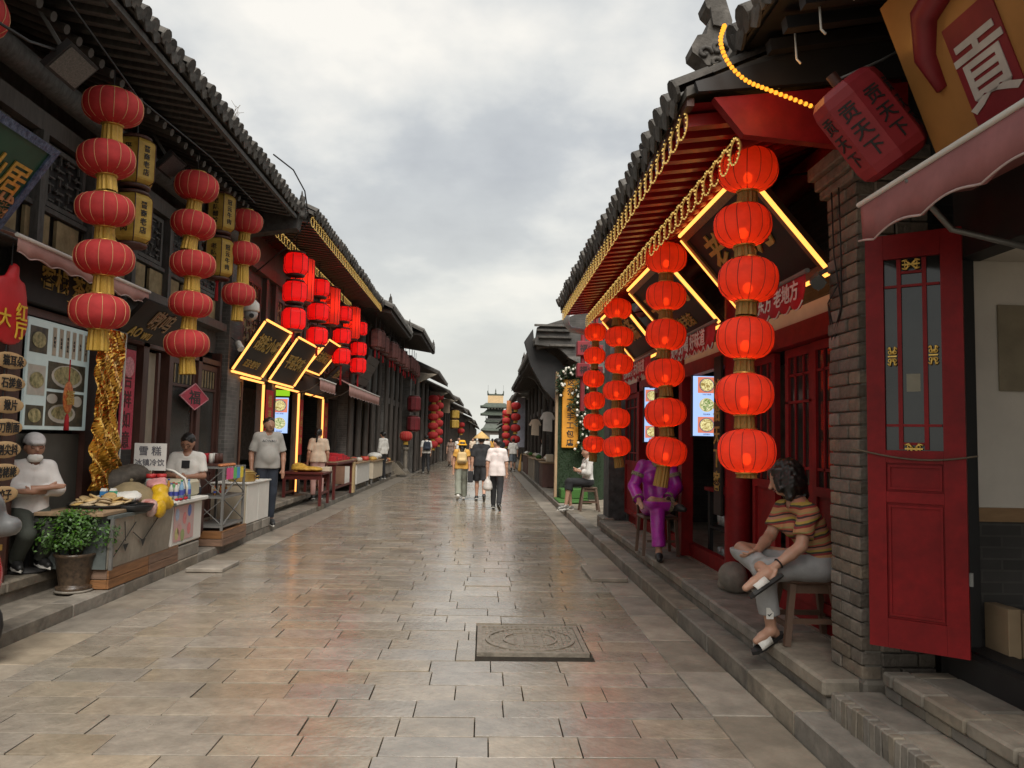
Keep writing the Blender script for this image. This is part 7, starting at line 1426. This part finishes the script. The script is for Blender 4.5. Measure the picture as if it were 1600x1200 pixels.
for nm, c, ax, r_ in (('sleeve_trim', P['sL']*.55+P['eL']*.45, P['eL']-P['sL'], .085), ('sleeve_trim', P['sR']*.55+P['eR']*.45, P['eR']-P['sR'], .085), ('cuff_trim', P['wL']*.9+P['eL']*.1, P['wL']-P['eL'], .066), ('cuff_trim', P['wR']*.9+P['eR']*.1, P['wR']-P['eR'], .066), ('hem_trim', P['aR']*.8+P['kR']*.2, P['aR']-P['kR'], .088), ('collar_trim', P['nk']-np.array((0, 0, .015)), P['nk']-P['ch'], .085)):
    ax = ax/np.linalg.norm(ax); a_ = np.cross(ax, (.3, .5, .2)); a_ /= np.linalg.norm(a_); b_ = np.cross(ax, a_); mb = MB(); n = 18; vs = []; fs = []
    for i in range(n):
        q = 2*math.pi*i/n
        for s_ in (-.022, .022): vs.append(tuple(c+ax*s_+r_*(a_*math.cos(q)+b_*math.sin(q))))
    for i in range(n): j = (i+1) % n; fs.append((2*i, 2*j, 2*j+1, 2*i+1))
    mb.add(vs, fs, True); mb.local(nm, TRM, t)
for sd_ in 'LR':
    A, T = P['a'+sd_], P['t'+sd_]; link('shoe', smesh('shoe', [('c', A-np.array((0, 0, .025)), A*.4+T*.6, .045, .042), ('c', A*.4+T*.6, T, .042, .032)], .012, SHB, .02), t)
ch = thing('wooden_chair', 'dark wooden chair under the woman in purple', 'chair', (2.18, 9.55, .29))
MB().cbox((1.95, 9.35, .73), (2.38, 9.78, .765), .01).build('seat', STW, ch)
for x, y in ((1.98, 9.38), (2.35, 9.38), (1.98, 9.75), (2.35, 9.75)): MB().bar((x, y, .729), (x+(x-2.165)*.15, y+(y-9.57)*.2, .29), .035).build('leg', STW, ch)
MB().tube([(1.97, 9.76, .76), (1.95, 9.84, 1.15), (2.05, 9.87, 1.27), (2.28, 9.87, 1.27), (2.38, 9.84, 1.15), (2.36, 9.76, .76)], .016, 6).build('back_frame', STW, ch); MB().tube([(2.37, 9.42, .77), (2.39, 9.45, .98), (2.39, 9.8, 1.0)], .016, 6).build('arm', STW, ch); MB().box((2.0, 9.36, .45), (2.34, 9.375, .48)).build('stretcher', STW, ch)
# ---------------------------------------------------------------- woman in white shirt and black skirt
WB_ = (2.32, 17.2, .24)
WJ = pose(**{**SEAT, 'wL': (-.05, .22, .75), 'wR': (.10, .22, .78), 'aL': (-.08, .52, -.02), 'tL': (-.08, .66, -.07), 'aR': (.08, .36, -.05), 'tR': (.08, .50, -.10), 'kL': (-.06, .43, .52), 'kR': (.06, .42, .48)})
WW = person('woman in a white blouse and black skirt sitting by the grass wall', WB_, 100, WJ, 1.72, WT, 1.6, BK, 1.35, mat('pewter_shoe', (.2, .19, .17), .35, metal=.4), 'bun', SKIN, .014, female=True, wide=.03, hem=.46); stool('dark stool under the woman in the white blouse', (2.36, 17.2), .115, .64, .17, STW)
# ---------------------------------------------------------------- RIGHT: grass wall shop and beyond
GRASS = mat('artificial_grass', (.011, .025, .008), .85, var=.5, scale=30, bump=.8, bscale=60); GRSB = mat('bright_turf', (.035, .11, .015), .8, var=.3, scale=40, bump=.6, bscale=80)
gw = thing('grass_wall', 'upright wall covered with dark artificial grass behind the yellow sign', 'wall', (2.45, 20.6, .1)); MB().box((1.95, 20.5, .12), (3.2, 20.62, 3.5)).build('panel', GRASS, gw)
m = MB(); random.seed(2)
for k in range(2600):
    x, z = random.uniform(1.95, 3.1), random.uniform(.2, 3.5); h = random.uniform(.03, .05); m.add([(x, 20.499, z), (x+.02, 20.499, z), (x+random.uniform(-.02, .04), 20.499-random.uniform(.01, .03), z+h)], [(0, 1, 2)])
m.build('blades', mat('grass_blade', (.014, .034, .009), .7, var=.4, rnd=.3, island=1), gw, kind='stuff'); MB().box((1.88, 20.45, .1), (1.945, 20.65, 3.5)).build('edge_post', PALEW, gw)
ys = thing('vertical_sign', 'tall yellow vertical sign with black characters on the grass wall', 'sign', (2.25, 20.42, 1.45)); MB().cbox((2.05, 20.40, 1.47), (2.49, 20.44, 3.30), .015).build('board', mat('sign_amber', (.58, .25, .02), .5, var=.15, scale=2), ys); text('\n'.join('这有一家手工包店'), .205, BLACK, ys, frame((2.27, 20.397, 2.42), (1, 0, 0), (0, 0, 1)), .003)
m = MB(); m.add([(2.18, 20.396, 1.57), (2.26, 20.396, 1.61), (2.26, 20.396, 1.585), (2.36, 20.396, 1.585), (2.36, 20.396, 1.555), (2.26, 20.396, 1.555), (2.26, 20.396, 1.53)], [tuple(range(7))]); m.build('arrow_mark', BLACK, ys)
st_ = thing('turf_steps', 'bright green turf covered steps at the foot of the grass wall', 'steps', (2.2, 20, .1)); MB().cbox((1.86, 19.0, .122), (2.7, 20.4, .17), .02).build('lower_step', GRSB, st_); MB().cbox((2.0, 19.9, .171), (2.7, 20.42, .42), .02).build('upper_step', GRSB, st_)
fg = thing('flower_garland', 'garland of white roses and dark leaves beside the yellow sign', 'flowers', (2.6, 20.2, 1.2)); random.seed(8); m = MB(); m2 = MB()
def garl(n, fn, sp):
    for k in range(n):
        p = fn(random.random()); p = Vector((p[0]+random.gauss(0, sp), p[1]+random.gauss(0, .08), p[2]+random.gauss(0, .05)))
        for q in range(5):
            d = Vector((random.gauss(0, 1), random.gauss(0, 1), random.gauss(0, 1))).normalized(); e = d.cross(Vector((random.gauss(0, 1), .3, random.gauss(0, 1)))).normalized(); c = p+d*.05; m.add([c-d*.04, c+e*.02, c+d*.04, c-e*.02], [(0, 1, 2, 3)])
        if k % 6 == 0: m2.ell(p+Vector((0, -.06, 0)), (.038, .03, .036), 7, 5)
garl(560, lambda u: (2.62+.12*math.sin(u*6), 20.25, 1.35+1.9*u), .13); garl(200, lambda u: (1.98+.75*u, 20.3, 3.42+.12*math.sin(u*3)), .06); garl(60, lambda u: (1.98, 20.3, 2.9+.5*u), .04)
m.build('leaves', mat('garland_leaf', (.03, .055, .022), .6, var=.4, rnd=.3, island=1), fg, kind='stuff'); m2.build('roses', mat('white_rose', (.60, .57, .50), .7, var=.15), fg, kind='stuff')
DRB = mat('box_lantern_red', (.22, .018, .025), .6, var=.2, scale=6)
def box_string(label, x, y, zs, w, txt=None):
    t = thing('lantern_string', label, 'lanterns', (x, y, zs[0][0]))
    for k, (a, b) in enumerate(zs):
        MB().cbox((x-w, y-w, b), (x+w, y+w, a), .012).build('box_lantern', DRB, t); text('福', w*1.3, BLACK, t, frame((x, y-w-.003, (a+b)/2), (1, 0, 0), (0, 0, 1)), .001)
    MB().cyl((x, y, zs[-1][1]-.7), (x, y, zs[0][0]+.2), .05, n=8).build('cord', DRB, t)
box_string('dark red square box lantern string, left one beside the drain pipe', 2.0, 15.8, ((3.72, 3.42), (3.26, 2.98)), .13); box_string('dark red square box lantern string, right one beside the drain pipe', 2.12, 14.8, ((3.95, 3.65), (3.52, 3.24), (3.1, 2.85)), .13)
rb_ = old_shop('grey shop with a curved dark gable eave beyond the grass wall', 1, 2.75, 1.32, 4.35, 20.7, 31, 4, .13, 2.8)
m = MB(); m.prism([(1.3, 4.25), (1.36, 4.72), (2.05, 4.95), (4.3, 5.9), (4.3, 3.5), (2.75, 3.4), (2.6, 3.75), (2.2, 3.95), (1.95, 4.18)], 1, 20.66, 20.9); m.build('gable_end', DARKB, rb_)
for k, (x0, x1, z0, z1, d) in enumerate(((1.28, 2.3, 4.74, 4.80, .04), (1.34, 2.25, 4.60, 4.66, .06), (1.40, 2.3, 4.42, 4.47, .05), (1.7, 2.4, 4.20, 4.26, .05))): MB().cbox((x0, 20.62-d, z0), (x1, 20.655, z1), .008).build('corbel_course', TILE, rb_)
m = MB(); m.prism([(2.2, 3.93), (2.6, 3.72), (2.75, 3.38), (2.75, 2.8), (3.2, 2.8), (3.2, 4.0)], 1, 20.64, 21.1); m.build('corbel_wall', GREYB, rb_)
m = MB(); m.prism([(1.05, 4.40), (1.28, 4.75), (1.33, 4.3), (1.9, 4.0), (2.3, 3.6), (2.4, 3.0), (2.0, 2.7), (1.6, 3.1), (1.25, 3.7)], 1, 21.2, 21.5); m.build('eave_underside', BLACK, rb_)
rc_ = old_shop('grey tiled shop with a stepped ridge on the right beyond the black gable', 1, 2.5, 1.45, 4.4, 31.2, 42, 4, .13, 2.8); beast(rc_, 1, 1.55, 31.4, 4.8, TILE, .9, -1); MB().prism([(1.42, 4.35), (1.5, 4.85), (4, 5.9), (4, 3.3), (2.5, 3.3), (2.0, 4.1)], 1, 31.1, 31.3).build('gable_end', GREYB, rc_)
# counters of the right side stalls
for k, (y0, y1, m_, lb) in enumerate(((25.2, 26.6, mat('counter_brown', (.10, .05, .04), .6, var=.15), 'brown counter box nearest the grass wall'), (27.2, 29.2, mat('counter_grey', (.07, .065, .06), .6, var=.2), 'dark glass fronted counter carrying a white tray'), (30, 33.5, mat('counter_pale', (.26, .22, .17), .6, var=.2), 'pale counter with bags and bowls'), (34.3, 38, mat('counter_brown', (.10, .05, .04), .6), 'brown counter farthest along the right kerb'))):
    t = thing('stall_counter', lb, 'counter', (2.1, (y0+y1)/2, .12)); MB().cbox((1.92, y0, .12), (2.36, y1, .90+.04*(k % 2)), .01).build('body', m_, t); MB().cbox((1.88, y0-.03, .905+.04*(k % 2)), (2.4, y1+.03, .94+.04*(k % 2)), .005).build('counter_top', PALEW, t)
    if k == 1: MB().box((1.97, y0-.008, .3), (2.3, y0-.002, .85)).build('front_pane', GLASS, t)
random.seed(12)
for k in range(9):
    y = 25.5+k*1.35; x = random.uniform(2.0, 2.25); r = random.uniform(.09, .15); MB().lathe([(0, 0), (r*.7, 0), (r, .08), (r*.97, .085), (r*.6, .12), (0, .16)], 12, (x, y, .985)).build('goods_bowl', (WHITE, CREAM, GRSB, STEP)[k % 4], None, label='bowl of wares on the right hand counters, %s from the grass wall' % ORD[k], cat='bowl', group='bowls on the right counters')
MB().cbox((2.05, 25.35, .945), (2.3, 25.7, 1.2), .02).build('white_jug', CREAM, None, label='cream jug box on the brown counter by the grass wall', cat='jug')
cb_ = cloth('umbrella', 'folded pale orange umbrella leaning on the far right counter', 'umbrella', [('c', (1.78, 38.5, .15), (1.85, 38.6, .95), .09, .02)], mat('umbrella_orange', (.5, .28, .08), .7), .02)
for k, (x, y, z, lb) in enumerate(((1.95, 23.9, 2.55, 'white garment hanging outside the shop beyond the grass wall'), (1.9, 29, 2.45, 'pale garment hanging above the right counters'))):
    t = thing('hanging_garment', lb, 'garment', (x, y, z)); MB().prism([(x-.05, z), (x+.05, z), (x+.14, z-.03), (x+.24, z-.22), (x+.17, z-.26), (x+.14, z-.18), (x+.15, z-.62), (x-.14, z-.6), (x-.13, z-.18), (x-.17, z-.26), (x-.24, z-.22), (x-.14, z-.03)], 1, y, y+.04).build('shirt', (WT, CRM)[k], t); MB().tube([(x-.1, y+.02, z-.01), (x, y+.02, z+.06), (x, y+.02, z+.16)], .008, 4).build('hanger', BLACK, t)
# far shops on both sides
random.seed(31)
def far_shop(label, s, fx, ox, ez, y0, y1):
    b = thing('shop_building', label, 'building', (s*fx, (y0+y1)/2, 0)); MB().box((s*fx, y0, 0), (s*(fx+4), y1, ez+.05)).build('wall', random.choice((GREYB, DARKB, GREYB)), b); roof(b, s, ox, ez, y0, y1, .3, .08, 3.2, False, ridge=True)
    MB().prism([(s*(ox+.05), ez-.08), (s*(fx+.3), ez+.03), (s*(fx+3), ez+1.2), (s*(fx+3), ez-.3), (s*fx, ez-.6)], 1, y0+.02, y0+.25).build('gable_end', STEP, b)
    n = max(2, int((y1-y0)/2.6)); w = (y1-y0)/n
    for k in range(n):
        MB().box((s*(fx-.06), y0+k*w+.3, .15), (s*(fx-.005), y0+(k+1)*w-.3, 2.5)).build('door', DARKW, b); MB().cyl((s*(fx-.12), y0+k*w+.1, .1), (s*(fx-.12), y0+k*w+.1, ez-.1), .1, n=8).build('column', DARKW, b)
        MB().box((s*(fx-.03), y0+k*w+.5, 2.75), (s*(fx-.004), y0+(k+1)*w-.5, 3.5)).build('window', YPAN, b)
    return b
NL = ('first', 'second', 'third', 'fourth', 'fifth', 'sixth', 'seventh', 'eighth')
yl = 36.2; yr = 42.2
for k, (l, ox, ez) in enumerate(((9, 2.25, 4.75), (10, 2.15, 4.4), (12, 1.9, 4.5), (16, 1.9, 4.3), (22, 1.8, 4.7), (30, 1.8, 4.4), (45, 1.7, 4.8), (60, 1.6, 4.6))):
    far_shop('%s distant dark shop on the left past the old shops' % NL[k], -1, ox+1.1, ox, ez, yl, yl+l-.1); yl += l
for k, (l, ox, ez) in enumerate(((10, 1.75, 4.3), (12, 1.85, 4.6), (14, 2.0, 4.4), (20, 2.1, 4.6), (28, 2.3, 4.4), (40, 2.6, 4.7), (55, 3.2, 4.6))):
    far_shop('%s distant dark shop on the right past the stepped ridge' % NL[k], 1, ox+1.0, ox, ez, yr, yr+l-.1); yr += l
def small_string(label, x, y, z, n, d=.42, m=None, h=.34, gap=.46):
    t = thing('lantern_string', label, 'lanterns', (x, y, z))
    for k in range(n): l = link('lantern', m or LU[0], t, (0, 0, -k*gap), scale=(d, d, h)); link('fringe', FRU, l, (0, 0, -.5), scale=(.2, .2, .3))
    MB().cyl((x, y, z-(n-.5)*gap), (x, y, z+.4), .012, n=5).build('cord', BLACK, t)
small_string('orange red lantern string, left column on the distant left shop', -2.95, 44, 3.9, 6, .6, None, .42, .52); small_string('orange red lantern string, right column on the distant left shop', -2.75, 45.5, 4.1, 6, .6, None, .42, .52)
small_string('small dark red lantern pair far up the left side', -2.3, 75, 3.0, 2, .7, None, .5, .6)
small_string('red lantern string on the right beyond the counters', 1.72, 43, 3.55, 4, .55, None, .42, .62); small_string('red lantern string on the right, second beyond the counters', 1.55, 56, 3.6, 5, .6, None, .45, .55); small_string('red lantern string on the right, farthest beyond the counters', 1.75, 64, 3.6, 5, .6, None, .45, .55)
box_lantern('two small yellow box lanterns far up the left side', -2.2, 56, ((3.7, 3.1), (3.0, 2.4)), .33, YL, 6)
for k, (x0, x1, y, z0, z1, m_, lb) in enumerate(((2.0, 2.5, 48, 1.2, 4.3, mat('grey_banner', (.34, .34, .40), .7), 'pale grey vertical banner far on the right'), (-2.75, -2.3, 50, 3.3, 4.2, mat('tan_board', (.30, .22, .15), .7), 'tan signboard jutting out far on the left'), (1.45, 1.8, 52, 3.4, 4.3, mat('orange_flag', (.45, .15, .05), .7), 'orange signboard far on the right'))):
    MB().box((x0, y, z0), (x1, y+.06, z1)).build('sign_board', m_, None, label=lb, cat='sign')
# ---------------------------------------------------------------- the tower across the street
TY, TX = 235.0, 3.1
tw = thing('gate_tower', 'tall green roofed gate tower closing the far end of the street', 'tower', (TX, TY, 0)); GT = mat('green_tile', (.055, .068, .052), .6, var=.3, scale=1.5); YT = mat('yellow_tile', (.34, .23, .11), .6, var=.25, scale=3); TW = mat('tower_wood', (.06, .06, .055), .7, var=.3); TB = mat('tower_brick', (.16, .14, .12), .9, var=.2)
def tier(z0, z1, w0, w1, lift, m, name='roof'):
    """hipped roof skirt with upturned corners"""
    n = 12; vs = []; fs = []
    ring = lambda w, z, l: [(TX+w*sx_, TY+w*sy_, z+l*max(abs(u)**4, 0)) for (u, sx_, sy_) in [(u, u, -1) for u in np.linspace(-1, 1, n, endpoint=False)]+[(u, 1, u) for u in np.linspace(-1, 1, n, endpoint=False)]+[(u, -u, 1) for u in np.linspace(-1, 1, n, endpoint=False)]+[(u, -1, -u) for u in np.linspace(-1, 1, n, endpoint=False)]]
    R_ = [ring(w0, z0-.18, lift), ring(w0, z0, lift), ring((w0+w1)/2, z0+(z1-z0)*.36, lift*.25), ring(w1, z1, 0)]; k = len(R_[0])
    for r_ in R_: vs += r_
    for j in range(3):
        for i in range(k): fs.append((j*k+i, j*k+(i+1) % k, (j+1)*k+(i+1) % k, (j+1)*k+i))
    fs.append(tuple(range(k-1, -1, -1))); mb = MB(); mb.add(vs, fs, False); return mb.build(name, m, tw)
b4 = lambda z0, z1, w, m, name: MB().box((TX-w, TY-w, z0), (TX+w, TY+w, z1)).build(name, m, tw)
m = MB(); m.box((TX-3.9, TY-3.5, 0), (TX-1.5, TY+3.5, 4.2)); m.box((TX+1.5, TY-3.5, 0), (TX+3.9, TY+3.5, 4.2))
MB().box((TX-3.9, TY-3.5, 0), (TX-1.5, TY+3.5, 4.2)).build('base_wall', TB, tw); MB().box((TX+1.5, TY-3.5, 0), (TX+3.9, TY+3.5, 4.2)).build('base_wall', TB, tw); MB().box((TX-1.49, TY-3.4, 3.0), (TX+1.49, TY+3.4, 4.2)).build('arch_head', TB, tw)
tier(4.3, 6.3, 4.3, 2.9, .25, GT); b4(6.0, 7.2, 2.9, TW, 'storey'); tier(7.0, 7.5, 3.2, 2.9, .05, GT, 'balcony_roof')
b4(7.3, 9.0, 2.3, TW, 'storey')
for k in range(6):
    for s_ in (-1, 1):
        u = -2.8+5.6*k/5; MB().cyl((TX+u, TY+s_*2.8, 7.4), (TX+u, TY+s_*2.8, 9.1), .09, n=6).build('column', TW, tw)
MB().box((TX-2.85, TY-2.9, 7.5), (TX+2.85, TY-2.84, 7.95)).build('railing', mat('railing_grey', (.2, .2, .19), .7), tw)
tier(9.0, 10.6, 4.5, 2.6, .35, GT); b4(10.4, 11.3, 2.5, TW, 'storey')
for k in range(5): MB().box((TX-2.2+.95*k, TY-2.6, 10.75), (TX-1.8+.95*k, TY-2.52, 11.1)).build('bracket', WHITE, tw)
tier(11.3, 12.6, 4.6, 2.9, .45, GT)
m = MB(); m.prism([(TY-2.3, 12.3), (TY, 15.2), (TY+2.3, 12.3)], 0, TX-2.35, TX+2.35); m.build('upper_roof', YT, tw)
MB().box((TX-2.45, TY-.2, 15.0), (TX+2.45, TY+.2, 15.5)).build('ridge', GT, tw)
for s_ in (-1, 1): MB().prism([(TX+s_*2.5, 15.0), (TX+s_*1.95, 15.4), (TX+s_*2.2, 15.8), (TX+s_*2.35, 16.6), (TX+s_*2.6, 16.2), (TX+s_*2.55, 15.4)], 1, TY-.2, TY+.2).build('ridge_beast', GT, tw)
MB().lathe([(.3, 15.4), (.3, 15.8), (.12, 16.0), (.2, 16.3), (.05, 17.1), (0, 17.3)], 8, (TX, TY, 0)).build('finial', GT, tw)
for s_ in (-1, 1): MB().cyl((TX+s_*2.3, TY, 16.2), (TX+s_*2.35, TY, 18.2), .03, n=4).build('lightning_rod', TW, tw)
# fill of trees behind the far left roofs
